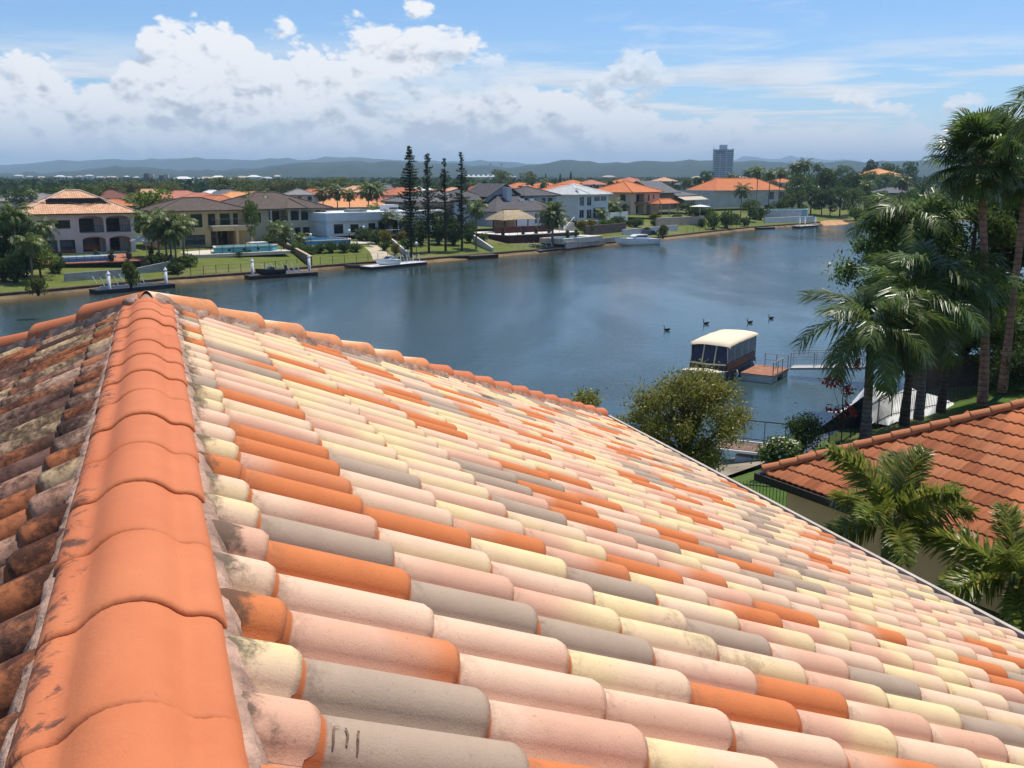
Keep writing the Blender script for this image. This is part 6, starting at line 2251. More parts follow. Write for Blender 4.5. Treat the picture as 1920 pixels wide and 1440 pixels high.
pontoon('long navy pontoon with white piles below the arched house', (-46.2, 107.0), (-40.0, 113.9), 2.3, NAVY, NAVY)
pile(-45.7, 108.8, 2.1, 'white mooring pile at the left end of the first navy pontoon')
pile(-41.3, 114.6, 2.0, 'white mooring pile at the right end of the first navy pontoon')
ramp('aluminium boat ramp with raked white arms behind the first navy pontoon', (-47.6, 110.6), (-43.2, 115.2), 1.9, 4)
pontoon('dark pontoon carrying the black speedboat', (-33.4, 122.8), (-25.9, 128.3), 2.2, NAVY, DECK_D)
pile(-33.6, 124.6, 2.2, 'white mooring pile beside the black speedboat’s stern')
pile(-27.5, 130.6, 2.3, 'white mooring pile at the right end of the black speedboat’s pontoon')
ramp('raked white ramp arms behind the black speedboat', (-32.4, 126.6), (-27.9, 130.0), 1.6, 4)
pontoon('white decked pontoon with navy sides below the tallest pine', (-19.8, 135.6), (-12.7, 144.0), 2.4, NAVY, mat('deck_white', (.58, .58, .58), .7))
ramp('aluminium boat ramp with tall guide arms beside the white runabout', (-16.6, 141.6), (-13.4, 145.4), 2.0, 4, .3)
pontoon('weathered timber pontoon below the maroon wall', (4.8, 166.1), (12.0, 176.0), 2.3, NAVY, mat('deck_grey_timber', (.25, .20, .16), .9, .2, 3))
ramp('boat ramp with six raked white arms left of the weathered pontoon', (1.8, 165.4), (7.8, 173.2), 2.2, 6, .7)
pontoon('small dark timber jetty below the rightmost pine', (-6.6, 153.2), (-2.2, 156.6), 2.2, mat('timber_black', (.035, .03, .027), .9), DECK_D, 'jetty', .5)
o = pontoon('narrow dark gangplank leading to the small timber jetty', (-10.6, 151.6), (-6.7, 154.0), .9, MATS['timber_black'], DECK_D, 'gangplank', .55)
pontoon('dark low pontoon before the curved pool wall', (61.5, 240.0), (65.8, 243.0), 2.0, NAVY, DECK_D)
pontoon('pale pontoon beside the orange sand corner', (73.4, 247.6), (80.0, 253.6), 2.2, NAVY, mat('deck_pale', (.45, .43, .40), .8))
for i, (x, y) in enumerate(((73.9, 249.8), (75.8, 251.6), (79.6, 255.2))):
    pile(x, y, 2.2, ('left', 'middle', 'right')[i] + ' one of three white posts at the pale pontoon')
ramp('dark metal boat ramp between the small pool and the white cruiser', (12.2, 179.0), (20.0, 187.2), 2.4, 8, .4, mat('ramp_grey', (.25, .26, .26), .6))
pontoon('thin walkway plank leading to the white decked pontoon', (-24.5, 139.0), (-19.6, 138.0), .6, DECK_D, DECK_D, 'gangplank', .4)


def hull(L, B, H, m, deck_m, name='hull', sheer=.35, parent=None, n=11):
    """planing hull, bow towards +x, waterline at z=0"""
    rows = []
    for i in range(n):
        s = i / (n - 1)
        bw = B / 2 * (1 - max(0, (s - .45) / .55) ** 2.3) + .02
        zt = H + sheer * s ** 2
        x = L * s
        rk = .10 * L * max(0, (s - .7) / .3) ** 2
        ks = -.35 + .55 * max(0, (s - .6) / .4) ** 2 * H
        rows.append([(x, 0, ks), (x + rk * .3, bw * .8, ks + .28), (x + rk * .6, bw * .96, H * .45), (x + rk, bw, zt)])
    q = MB()
    q.grid([r[::-1] for r in rows])
    q.grid([[(x, -y, z) for x, y, z in r] for r in rows])
    tr = rows[0]
    q.add([tr[3], tr[2], tr[1], tr[0], (tr[1][0], -tr[1][1], tr[1][2]), (tr[2][0], -tr[2][1], tr[2][2]), (tr[3][0], -tr[3][1], tr[3][2])], ((0, 1, 2, 3, 4, 5, 6),))
    h_ = q.build(name, [m], parent, True)
    q = MB()
    q.grid([[(r[3][0] - .01, r[3][1] - .03, r[3][2] - .03), (r[3][0] - .01, -r[3][1] + .03, r[3][2] - .03)] for r in rows])
    q.build('deck', [deck_m], parent)
    return rows


def cabin(parent, x0, x1, w0, w1, z0, z1, rake, m, name='cabin', slope=.2):
    q = MB()
    q.add(((x0, -w0, z0), (x1, -w1, z0), (x1, w1, z0), (x0, w0, z0), (x0 + slope, -w0 * .86, z1), (x1 - rake, -w1 * .8, z1), (x1 - rake, w1 * .8, z1), (x0 + slope, w0 * .86, z1)),
          ((0, 1, 5, 4), (1, 2, 6, 5), (2, 3, 7, 6), (3, 0, 4, 7), (4, 5, 6, 7)))
    return q.build(name, [m], parent)


# black speedboat, bow to the left
o = thing('speedboat', 'black speedboat with raised outboard on the dark pontoon', 'boat', (-29.9, 126.3, .62), R(218), None, .68)
hull(5.4, 2.0, .7, DARKG, mat('deck_black', (.05, .045, .045), .7), parent=o)
cabin(o, 2.2, 3.5, .8, .6, .75, 1.25, .6, GLASS, 'windscreen')
q = MB()
q.box(-.5, -.05, -.22, .22, .5, 1.35)
q.box(-.35, -.15, -.07, .07, -.3, .5)
q.build('outboard', [DARKG], o)
# white runabout
o = thing('runabout', 'small white runabout with a dark windscreen on the white decked pontoon', 'boat', (-16.6, 140.6, .62), R(222), None, .72)
hull(5.0, 2.0, .75, WHITE, WHITE, parent=o)
cabin(o, 1.2, 3.4, .85, .55, .78, 1.5, .9, WHITE)
cabin(o, 1.45, 3.2, .80, .54, 1.0, 1.46, .6, GLASS, 'windscreen')
# white cruiser
o = thing('cabin_cruiser', 'large white cabin cruiser moored before the low pale wall', 'boat', (27.9, 188.4, 0), R(214))
hull(9.4, 3.2, 1.15, WHITE, WHITE, sheer=.45, parent=o)
cabin(o, 2.6, 7.0, 1.35, .85, 1.2, 2.05, 1.6, WHITE)
cabin(o, 3.2, 6.4, 1.38, .98, 1.62, 1.95, 1.3, GLASS, 'windscreen')
cabin(o, .8, 3.2, 1.3, 1.3, 1.9, 2.75, .9, mat('canopy_navy', (.015, .018, .035), .8), 'canopy', .5)
for k in range(3):
    for s in (-1, 1):
        q = MB()
        q.lathe([(.02, -.01), (.11, 0), (.11, .02), (.02, .03)], n=10)
        p = q.build('porthole', [GLASS], o)
        p.location = (3.0 + k * 1.4, s * (1.58 - .06 * k), .85)
        p.rotation_euler = (R(-90 * s), 0, 0)
q = MB()
for s in (-1, 1):
    q.tube([(4.5, s * 1.4, 1.3), (6.5, s * 1.1, 1.85), (9.2, s * .3, 2.0)], .02, 5)
q.build('bow_rail', [ALU], o)
# stray boat cover on the right side of the pink terrace, on the lawn
o = thing('covered_dinghy', 'pale covered dinghy on the lawn right of the pink terrace', 'boat', (52.5, 243.0, 2.2), R(40))
hull(4.2, 1.6, .6, WALLS['bluewhite'], MATS['canvas_white'], parent=o)

# ------------------------------------------------------------------ the near shore to the right: neighbour, palms, jetty, boat
NE = (5.45, 20.0)
NANG = math.atan2(.52, .854)
nb = thing('house', 'neighbouring beige house with a plain orange concrete tile hip roof', 'house', (NE[0], NE[1], 2.5), NANG)
NZ = 6.71 - 2.5
NP = R(26.5)
NT_ = math.tan(NP)
LEN, DEP = 16.0, 12.0
NORANGE = mat('tile_concrete_orange', (.50, .165, .065), .8, .22, .7, .4, 40, .2, dirt=.12)
NORANGE2 = mat('tile_concrete_orange_b', (.55, .20, .085), .8, .22, .9, .4, 40, .2, dirt=.10)
NORANGE3 = mat('tile_concrete_orange_c', (.44, .145, .06), .8, .22, .9, .4, 40, .2, dirt=.18)
mb = MB()
r = DEP / 2
A, B_ = (r, -r, NZ + r * NT_ - .03), (r, -LEN + r, NZ + r * NT_ - .03)
c4 = [(0, 0, NZ - .03), (DEP, 0, NZ - .03), (DEP, -LEN, NZ - .03), (0, -LEN, NZ - .03)]
mb.add(c4 + [A, B_], ((0, 4, 5, 3), (1, 2, 5, 4), (0, 1, 4), (3, 5, 2), (0, 3, 2, 1)))
nroof = mb.build('roof', [NORANGE], nb)
mb = MB()
hl = [(-3.2, -2.55, 0.05, 2.1, 0.45)]
Wn = LEN - 1.1
fq = MB()
facade(fq, Wn, NZ - .12, [(1.3, 2.0, .8, 3.3, .5), (4.2, 5.6, 1.6, 3.0, .15)])
Mx = Matrix.Translation((.36, -.40, 0)) @ Matrix.Rotation(R(-90), 4, 'Z')
mb.add([Mx @ Vector(p) for p in fq.v], fq.f)
mb.quad((.36, -.40, 0), (DEP - .55, -.40, 0), (DEP - .55, -.40, NZ - .12), (.36, -.40, NZ - .12))
mb.quad((DEP - .55, -.55, 0), (DEP - .55, -LEN + .55, 0), (DEP - .55, -LEN + .55, NZ - .12), (DEP - .55, -.55, NZ - .12))
mb.build('wall', [mat('neighbour_wall', (.80, .52, .27), .9, .10, .8, .3, 20)], nb)
window(nb, 4.2, 5.6, 1.6, 3.0, .06, M=Mx)
mb = MB()
mb.box(-.13, .02, -LEN, .12, NZ - .20, NZ - .035)
mb.box(.021, DEP, .02, .12, NZ - .20, NZ - .035)
mb.box(-.0, .40, -LEN, .0, NZ - .125, NZ - .11)
mb.build('gutter', [mat('gutter_dark', (.035, .022, .018), .6)], nroof)


def ntile(M, q, fine=True, mi=0):
    w_, L = .33, .40
    n = 8 if fine else 4
    prof_ = [(-w_ / 2 + w_ * k / n, .016 + .016 * math.cos(4 * math.pi * k / n)) for k in range(n + 1)]
    rows = []
    for y, e in ((0, 0), (L - .012, .030), (L, .026)):
        rows.append([(x, y, z + e) for x, z in prof_])
    rows.append([(x, L, z - .002) for x, z in prof_])
    if M is not None:
        rows = [[M @ Vector(p) for p in rr_] for rr_ in rows]
    q.grid(rows, mi)


nt = MB()
ntile(None, nt)
nmeshes = [nt.mesh('tile', [m], True) for m in (NORANGE, NORANGE2, NORANGE3, mat('tile_concrete_orange_d', (.40, .125, .05), .85, .3, 1.4, .4, 40, .2, dirt=.4))]
Dn = Vector((-math.cos(NP), 0, -math.sin(NP)))
Nn = Vector((-math.sin(NP), 0, math.cos(NP)))
Xn = Dn.cross(Nn)
Rn = Matrix((Xn, Dn, Nn)).transposed().to_4x4()
cand = []
rn = random.Random(4)
for j in range(19):
    xt = -.05 + j * .34 * math.cos(NP)
    for i in range(46):
        y = -.02 - (i + .5 + (.0 if j % 2 else .5)) * .33
        if -y < xt + .1 or xt > r - .1 or y < -LEN + xt:
            continue
        base = Vector((xt, y, NZ + xt * NT_)) - Dn * .40
        wp = Vector((NE[0], NE[1], 2.5)) + Matrix.Rotation(NANG, 3, 'Z') @ base
        cand.append((wp.length, abs(math.atan2(wp.x, wp.y)), base))
vis = [k for k, c_ in enumerate(cand) if c_[1] < .50]
vis.sort(key=lambda k: cand[k][0])
vis = set(vis[:300])
rest = MB()
for k, c_ in enumerate(cand):
    M = Matrix.Translation(c_[2]) @ Rn @ Matrix.Rotation(R(rn.uniform(-.4, .4)), 4, 'X')
    if k in vis:
        o = link('tile', nmeshes[rn.choice((0, 0, 1, 2, 3))], nroof)
        o.matrix_local = M
    else:
        ntile(M, rest, False)
if rest.v:
    stuff(rest.build('tile_field', [NORANGE], nroof, True))
q = MB()
cp = [(.125 * math.sin(a), .105 * math.cos(a) - .105) for a in [R(x) for x in range(-95, 96, 19)]]
ncap = cap_mesh('hip_cap', cp, .44, .024, .02, [NORANGE2], .05)
hd = Vector((1, -1, NT_)).normalized()
zx = (Vector((0, 0, 1)) - hd * hd.z).normalized()
for k in range(20):
    p = Vector((-.02, .02, NZ + .125)) + hd * (k * .39)
    if p.x > r:
        break
    o = link('hip_cap', ncap, nroof)
    o.matrix_local = Matrix.Translation(p) @ Matrix((hd.cross(zx), hd, zx)).transposed().to_4x4()
zr2 = NZ + r * NT_
for k in range(10):
    o = link('ridge_cap', ncap, nroof)
    o.matrix_local = Matrix.Translation((r, -r - k * .39 - .4, zr2 + .10))


RING_G, RING_D = ringed_bark('ringed_bark_grey', (.25, .20, .16), 1.6), ringed_bark('ringed_bark_dark', (.12, .085, .065), 1.6)


# ---- palms close to us: every frond a part
def frond_set(name, seed, n, **kw):
    out = []
    for k in range(n):
        rng = np.random.default_rng(seed + k)
        V, F = frond_geo(rng=rng, **kw)
        out.append(np_mesh(name, V, F, [kw_mat]))
    return out


def near_palm(label, x, y, z0, zc, lean, fronds, nf, spread, trunk_r, mtrunk, seed, scl=1.0, dead=None, name='palm_tree', shaft=None, rings=True, yaw0=0):
    rg = random.Random(seed)
    o = thing(name, label, 'palm', (x, y, z0))
    q = MB()
    hgt = zc - z0
    n = 26
    pts, rad = [], []
    for k in range(n + 1):
        s = k / n
        pts.append((lean[0] * s ** 1.5, lean[1] * s ** 1.5, -.1 + (hgt + .1) * s))
        rad.append(trunk_r * (1.25 - .35 * min(1, s * 3) - .12 * s) * (1 + (.05 if (k % 2 and rings) else 0)))
    q.tube(pts, rad, 12)
    q.build('trunk', [mtrunk], o, True)
    if shaft:
        q = MB()
        q.tube([(lean[0] * .98, lean[1] * .98, hgt - shaft[0]), (lean[0], lean[1], hgt - .3), (lean[0], lean[1], hgt + .25)], [trunk_r * 1.05, trunk_r * 1.2, trunk_r * .5], 10)
        q.build('crownshaft', [shaft[1]], o, True)
    for k in range(nf):
        f = k / max(1, nf - 1)
        e = spread[0] + (spread[1] - spread[0]) * f + rg.uniform(-.1, .1)
        fr = link('frond', fronds[k % len(fronds)], o, (lean[0], lean[1], hgt + .05 * (1 - f)))
        fr.rotation_euler = (rg.uniform(-.2, .2), -e, yaw0 + k * 2.399 + rg.uniform(-.25, .25))
        s = scl * rg.uniform(.88, 1.1)
        fr.scale = (s, s, s)
    for k in range(dead or 0):
        fr = link('dead_frond', DEADF[k % len(DEADF)], o, (lean[0], lean[1], hgt - .1))
        fr.rotation_euler = (0, 1.25 + rg.uniform(-.15, .15), rg.uniform(0, 6.28))
        fr.scale = (scl * .7,) * 3
    return o


L_QUEEN = leaf_mat('leaf_queen', (.070, .125, .020), (.150, .210, .040), (.26, .26, .08), .42, .36, .5)
L_FOX = leaf_mat('leaf_foxtail', (.125, .170, .024), (.250, .285, .046), (.42, .36, .09), .45, .38, .4)
L_FAN = leaf_mat('leaf_fan', (.060, .105, .020), (.135, .190, .040), (.26, .24, .10), .42, .34, .55)
kw_mat = L_QUEEN
QF = frond_set('frond', 100, 4, L=3.2, nl=54, ll=.92, e0=0.0, bend=1.5, droop=1.0, width=.062, plumose=.6, rach=.03, two=True)
kw_mat = L_FOX
FF_ = frond_set('frond', 120, 4, L=1.75, nl=150, ll=.50, e0=0.0, bend=.95, droop=.22, width=.040, plumose=1.25, rach=.028, two=True)
kw_mat = L_DEAD
DEADF = frond_set('dead_frond', 140, 2, L=2.4, nl=30, ll=.5, e0=0.0, bend=.3, droop=.5, width=.04, rach=.03)
near_palm('bushy foxtail palm standing before the neighbour’s orange roof', 6.2, 15.0, 2.5, 7.4, (.05, 0), FF_, 10, (1.4, .0), .10, BARK_D, 1, .86, name='foxtail_palm', shaft=(.8, mat('crownshaft_green', (.07, .10, .03), .6)), yaw0=.4)
near_palm('foxtail palm cut by the frame’s right edge below the neighbour’s roof', 7.85, 14.0, 2.5, 6.8, (0, 0), FF_, 10, (1.1, -.1), .10, BARK_D, 2, .85, name='foxtail_palm', shaft=(.8, MATS['crownshaft_green']), yaw0=1.5)
near_palm('low foxtail palm at the lower right beside our gutter', 7.3, 12.6, 2.5, 5.6, (0, 0), FF_, 10, (1.1, 0), .10, BARK_D, 3, .78, name='foxtail_palm', shaft=(.7, MATS['crownshaft_green']), yaw0=.9)
near_palm('drooping queen palm nearest the houseboat', 15.25, 40.0, 1.9, 6.75, (-.1, 0), QF, 19, (1.25, -.55), .21, RING_G, 4, 1.0, name='queen_palm', dead=2, yaw0=.2)
near_palm('dark trunked queen palm right behind the white tarpaulin', 17.5, 41.5, 2.2, 7.6, (.2, .1), QF, 18, (1.2, -.55), .19, RING_D, 5, 1.0, name='queen_palm', dead=2, yaw0=.8)
near_palm('queen palm with a straight trunk in the middle of the right-hand grove', 18.6, 42.6, 2.2, 8.4, (.1, .2), QF, 18, (1.2, -.6), .19, RING_G, 6, 1.0, name='queen_palm', dead=1, yaw0=1.4)
near_palm('queen palm before the dark trees, third trunk from the water', 20.0, 43.5, 2.3, 8.2, (.2, 0), QF, 17, (1.1, -.6), .18, RING_D, 7, .95, name='queen_palm', dead=1, yaw0=2.0)
near_palm('tall weeping palm whose fronds hang over the far water', 22.3, 52.7, 2.3, 10.7, (-.5, 0), QF, 20, (1.2, -.6), .22, RING_G, 8, 1.05, name='queen_palm', yaw0=.5)
near_palm('feather palm reaching in from the top right corner', 21.4, 38.0, 2.5, 15.4, (.2, 0), QF, 18, (1.2, -.4), .24, RING_G, 9, 1.0, name='queen_palm', yaw0=1.1)


def fan_leaf(seed):
    rng = np.random.default_rng(seed)
    V, F = [], []

    def quad(*p):
        o_ = len(V)
        V.extend(p)
        F.append((o_, o_ + 1, o_ + 2, o_ + 3))
    pl = 1.15
    for k in range(4):
        s0, s1 = pl * k / 4, pl * (k + 1) / 4
        z0, z1 = -.05 * (k / 4) ** 2, -.05 * ((k + 1) / 4) ** 2
        quad((s0, -.022, z0), (s0, .022, z0), (s1, .018, z1), (s1, -.018, z1))
        quad((s0, 0, z0 - .02), (s0, 0, z0 + .02), (s1, 0, z1 + .02), (s1, 0, z1 - .02))
    nbld = 44
    for k in range(nbld):
        a = (k / (nbld - 1) - .5) * R(300)
        ln = (.95 + .1 * rng.random()) * (1 - .18 * abs(a) / R(150))
        d = np.array([math.cos(a), math.sin(a), 0])
        s = np.array([-math.sin(a), math.cos(a), 0])
        c0 = np.array([pl, 0, -.05])
        fold = .03 if k % 2 else -.03
        sag = rng.uniform(.10, .22)
        tip = rng.uniform(.25, .55)
        p1 = c0 + d * ln * .55 + np.array([0, 0, fold - sag * .35])
        p2 = c0 + d * ln * .82 + np.array([0, 0, -sag])
        p3 = c0 + d * ln * (.98 - .1 * tip) + np.array([0, 0, -sag - tip * .45])
        quad(tuple(c0 - s * .006), tuple(c0 + s * .006), tuple(p1 + s * .040), tuple(p1 - s * .040))
        quad(tuple(p1 - s * .040), tuple(p1 + s * .040), tuple(p2 + s * .026), tuple(p2 - s * .026))
        quad(tuple(p2 - s * .026), tuple(p2 + s * .026), tuple(p3 + s * .004), tuple(p3 - s * .004))
    return np_mesh('fan_leaf', np.array(V), np.array(F), [L_FAN])


FANS = [fan_leaf(k) for k in (1, 2, 3)]
FANTR = ringed_bark('fan_palm_bark', (.36, .20, .145), 1.1)


def fan_palm(label, x, y, z0, zc, lean, n, seed, scl):
    o = near_palm(label, x, y, z0, zc, lean, FANS, n, (1.45, -1.0), .20, FANTR, seed, scl, name='fan_palm')
    q = MB()
    h_ = zc - z0
    rg = random.Random(seed)
    for k in range(30):                            # boots: stubs of old leaf stalks under the crown
        a = k * 2.399
        zz = h_ - .1 - k * .05
        q.tube([(lean[0] + .2 * math.cos(a), lean[1] + .2 * math.sin(a), zz), (lean[0] + .5 * math.cos(a), lean[1] + .5 * math.sin(a), zz + .32)], [.05, .02], 5)
    q.build('leaf_boots', [mat('boots_brown', (.12, .07, .045), .9)], o)
    for ch in [c_ for c_ in o.children if c_.name.startswith('frond')]:
        ch.name = 'fan_leaf'
    return o


fan_palm('tall fan palm with a reddish trunk rising above the skyline', 22.3, 44.3, 2.5, 13.75, (-1.3, 0), 42, 21, 1.18)
fan_palm('fan palm at the right edge behind the taller reddish one', 24.6, 47.0, 2.5, 13.4, (.1, 0), 36, 22, 1.15)


# ---- leafy trees of the near shore
def near_tree(label, x, y, z0, blobs, n, size, m, seed, tr=.16, name='broadleaf_tree', limbs=True, cat='tree', aspect=.42, hang=.3, mtr=None, fuzz=.42):
    rng = np.random.default_rng(seed)
    o = thing(name, label, cat, (x, y, z0))
    C = blob_points(rng, blobs, n, fuzz)
    V, F = leaves(rng, C, size, aspect, .45, hang)
    o2 = link('crown', np_mesh('crown', V, F, [m]), o)
    q = MB()
    zt = max(b_[2] for b_ in blobs)
    q.tube([(0, 0, -.2), (.05, .03, zt * .3), (-.04, .04, zt * .6), (0, 0, zt)], [tr * 1.2, tr, tr * .7, tr * .2], 9)
    if limbs:
        for b_ in blobs[::2]:
            q.tube([(0, 0, max(.1, b_[2] * .42)), (b_[0] * .5, b_[1] * .5, b_[2] * .72), (b_[0], b_[1], b_[2])], [tr * .55, tr * .35, tr * .1], 6)
    q.build('trunk', [mtr or BARK], o, True)
    return o


def blobset(seed, n, rx, ry, z0, z1, r0, r1, flat=.85):
    rg = random.Random(seed)
    out = []
    for k in range(n):
        a, f = k * 2.399, math.sqrt((k + .5) / n)
        zc = rg.uniform(z0, z1)
        t_ = 1 - .45 * abs((zc - (z0 + z1) / 2) / max(.01, (z1 - z0) / 2)) ** 2
        out.append((rx * f * math.cos(a) * t_, ry * f * math.sin(a) * t_, zc, rg.uniform(r0, r1), flat))
    return out


L_WEEP = leaf_mat('leaf_weeping', (.070, .130, .022), (.145, .215, .040), (.22, .26, .07), .45, .4, .4)
L_SHE = leaf_mat('leaf_sheoak', (.155, .165, .026), (.300, .290, .056), (.42, .40, .13), .45, .45, .3)
near_tree('olive green leafy tree on the near bank in front of the houseboat', 6.35, 33.5, 1.9, blobset(1, 60, 1.95, 1.75, .7, 4.0, .35, .62), 30000, .115, L_SHE, 51)
near_tree('small olive tree top beyond the far corner of our roof', 2.35, 31.0, 1.6, blobset(2, 12, .55, .5, 3.0, 4.2, .22, .40), 3600, .11, L_SHE, 52, .08)
near_tree('low olive bush between our roof’s corner and the leafy tree', 4.1, 33.5, 1.6, blobset(3, 10, .8, .5, 1.6, 2.9, .2, .4), 3000, .11, L_SHE, 53, .07, cat='shrub', name='shrub')
near_tree('clipped dark green round shrub by the black fence', 11.9, 38.0, 1.7, blobset(4, 14, .62, .55, .55, 1.5, .3, .48), 4200, .10, L_DARK, 54, .07, cat='shrub', name='shrub', limbs=False, aspect=.55)
fr = near_tree('frangipani bush with white flowers beside the walkway', 10.6, 36.2, 1.6, blobset(5, 16, .85, .6, .5, 1.15, .28, .42), 2600, .20, L_MID, 55, .07, cat='shrub', name='frangipani', aspect=.36)
rng = np.random.default_rng(5)
Cf = blob_points(rng, [(b_[0], b_[1], b_[2] + .05, b_[3] * 1.08, .85) for b_ in blobset(5, 16, .85, .6, .5, 1.15, .28, .42)], 420)
Cf = Cf[Cf[:, 2] > .75]
V, F = leaves(rng, Cf, .13, .95, 1.5)
stuff(link('flowers', np_mesh('flowers', V, F, [leaf_mat('petal_white', (.75, .72, .55), (.82, .80, .70), None, .3, .6, .2)]), fr))
near_tree('broad weeping green tree behind the queen palms', 21.5, 53.0, 2.4, blobset(6, 44, 2.9, 2.6, 2.2, 8.8, .5, 1.0), 26000, .26, L_WEEP, 56, .25, hang=1.2)
near_tree('large dark tree filling the right edge behind the fan palms', 29.0, 56.0, 2.4, blobset(7, 40, 3.6, 3.0, 3.0, 13.2, .9, 1.5), 30000, .27, L_DARK, 57, .35, mtr=BARK_D)
near_tree('dense dark tree between the weeping tree and the right edge', 24.6, 51.5, 2.4, blobset(8, 36, 2.4, 2.0, 1.6, 8.6, .5, .9), 18000, .24, L_MID, 58, .25, mtr=BARK_D)
near_tree('bright green bamboo-like bush low at the right edge', 26.2, 49.5, 2.4, blobset(9, 20, 1.7, 1.2, .8, 4.6, .5, .8), 9000, .17, L_LIGHT, 59, .12, cat='shrub', name='shrub', hang=.8)
near_tree('dark green shrub between the palm trunks by the lawn', 22.4, 52.0, 2.2, blobset(10, 14, 1.5, 1.0, .5, 2.4, .5, .8), 5000, .18, L_MID, 60, .1, cat='shrub', name='shrub')
near_tree('leafy shade tree on the bank behind the white tarpaulin', 24.5, 60.5, 1.8, blobset(12, 20, 2.2, 1.6, 1.6, 5.6, .6, 1.0), 9000, .2, L_MID, 64, .18)
near_tree('dark undergrowth along the brown wall at the right', 26.0, 47.3, 2.4, blobset(13, 14, 2.2, .6, .4, 1.7, .4, .7), 6000, .16, L_DARK, 65, .06, cat='shrub', name='shrub', limbs=False)
L_RED = leaf_mat('leaf_red', (.30, .035, .018), (.48, .12, .03), (.12, .12, .03), .35)
near_tree('spindly shrub with sparse red and orange leaves beside the queen palm', 13.7, 38.6, 1.9, blobset(11, 13, .95, .4, 1.3, 3.6, .12, .26, 1.0), 330, .17, L_RED, 61, .03, cat='shrub', name='red_shrub', aspect=.5)
kw_mat = L_GOLD
GF = frond_set('frond', 160, 2, L=1.1, nl=30, ll=.36, e0=0.0, bend=.9, droop=.3, width=.035, rach=.018, two=True)
near_palm('yellowish cane palm in the gap beside our gutter', 6.15, 13.6, 2.5, 5.65, (0, 0), GF, 12, (1.35, .1), .05, mat('cane_green', (.16, .15, .04), .6), 13, 1.0, name='cane_palm', rings=False)
near_tree('green shrub at the neighbour’s corner behind our gutter', 4.55, 18.6, 2.5, blobset(14, 10, .5, .5, .4, 3.2, .3, .5), 2600, .10, L_LIGHT, 66, .05, cat='shrub', name='shrub', limbs=False)
near_tree('dark garden bush in the shade between the two houses', 7.0, 12.4, 2.5, blobset(15, 16, 1.3, 1.2, .5, 2.6, .5, .8), 6000, .16, L_DARK, 67, .06, cat='shrub', name='shrub', limbs=False)


def picket_fence(label, pts, z0, h_, step=.11):
    o = thing('picket_fence', label, 'fence', (pts[0][0], pts[0][1], 0))
    P0 = pts[0]
    q = MB()
    bars = MB()
    for i, ((ax, ay), (bx, by)) in enumerate(zip(pts, pts[1:])):
        L = math.hypot(bx - ax, by - ay)
        za, zb = z0[i], z0[i + 1]
        n = max(2, int(L / step))
        for zz in (.10, h_ - .10):
            q.tube([(ax - P0[0], ay - P0[1], za + zz), (bx - P0[0], by - P0[1], zb + zz)], .02, 5)
        for k in range(n + 1):
            s = k / n
            x, y, z = ax + (bx - ax) * s - P0[0], ay + (by - ay) * s - P0[1], za + (zb - za) * s
            rr_ = .028 if k % 20 == 0 else .011
            bars.tube([(x, y, z), (x, y, z + h_ + (.06 if rr_ > .02 else 0))], rr_, 4)
    q.build('rail', [IRON], o)
    stuff(bars.build('pickets', [IRON], o))
    return o


picket_fence('black picket fence running past the shrubs to the white tarpaulin', [(13.2, 38.6), (15.0, 40.6), (17.6, 43.2), (22.5, 45.8)], (1.7, 1.9, 2.1, 2.3), 1.15)
picket_fence('black picket fence in the gap beside the neighbour’s corner', [(7.2, 30.2), (9.3, 28.0), (10.5, 24.0)], (1.9, 2.4, 2.5), 1.3, .12)
# brown garden wall far right, and the white tarpaulin
wall_ab('garden_wall', 'brown timber garden wall behind the palm trunks', (21.0, 49.2), (32.0, 52.5), 2.0, 3.7, 3.7, .08, mat('timber_wall', (.105, .080, .058), .9, .25, 2, .4, 14))
TARP = mat('tarpaulin_white', (.74, .74, .72), .6, .08, 2, .5, 5)
o = thing('tarpaulin', 'white peaked tarpaulin draped over garden gear behind the palms', 'tarpaulin', (16.0, 45.0, 1.45), R(16))
q = MB()
rows = []
ridge_pts = [(0, .25), (.7, .75), (1.35, 1.75), (1.9, 1.25), (2.7, .95), (3.6, 1.35), (4.3, 1.05), (5.2, .8), (6.0, .5), (6.6, .25)]
for i, (u, zt) in enumerate(ridge_pts):
    wv = .12 * math.sin(i * 2.1)
    rows.append([(u, -1.5 + wv, .05 + .12 * (i % 2)), (u, -.95, .15 + zt * .42 - .10 * (i % 2)), (u, -.4, .1 + zt * .74 + .05 * (i % 2)), (u, 0, zt + .1), (u, .5, .1 + zt * .70), (u, 1.4 - wv, .1)])
q.grid(rows)
q.build('sheet', [TARP], o)
q = MB()
for u, zt in ((1.35, 1.78), (3.6, 1.38)):
    q2 = MB()
    q2.tube([(u, 0, -.4), (u, 0, zt)], .03, 6)
    q2.build('prop', [ALU], o)
o = thing('shade_net', 'dark blue shade net slung from the palms down to the shrubs', 'net', (15.6, 41.4, 1.8))
q = MB()
rows = []
for i in range(9):
    u = i / 8
    rows.append([(-2.6 * u + .3 * v_, -1.6 * u + .9 * v_, (1.7 - 1.2 * u) * (1 - v_) + .1 * math.sin(u * 3.1) * v_) for v_ in (0, .5, 1)])
q.grid(rows)
q.build('net', [mat('net_navy', (.018, .022, .032), .9)], o, True)

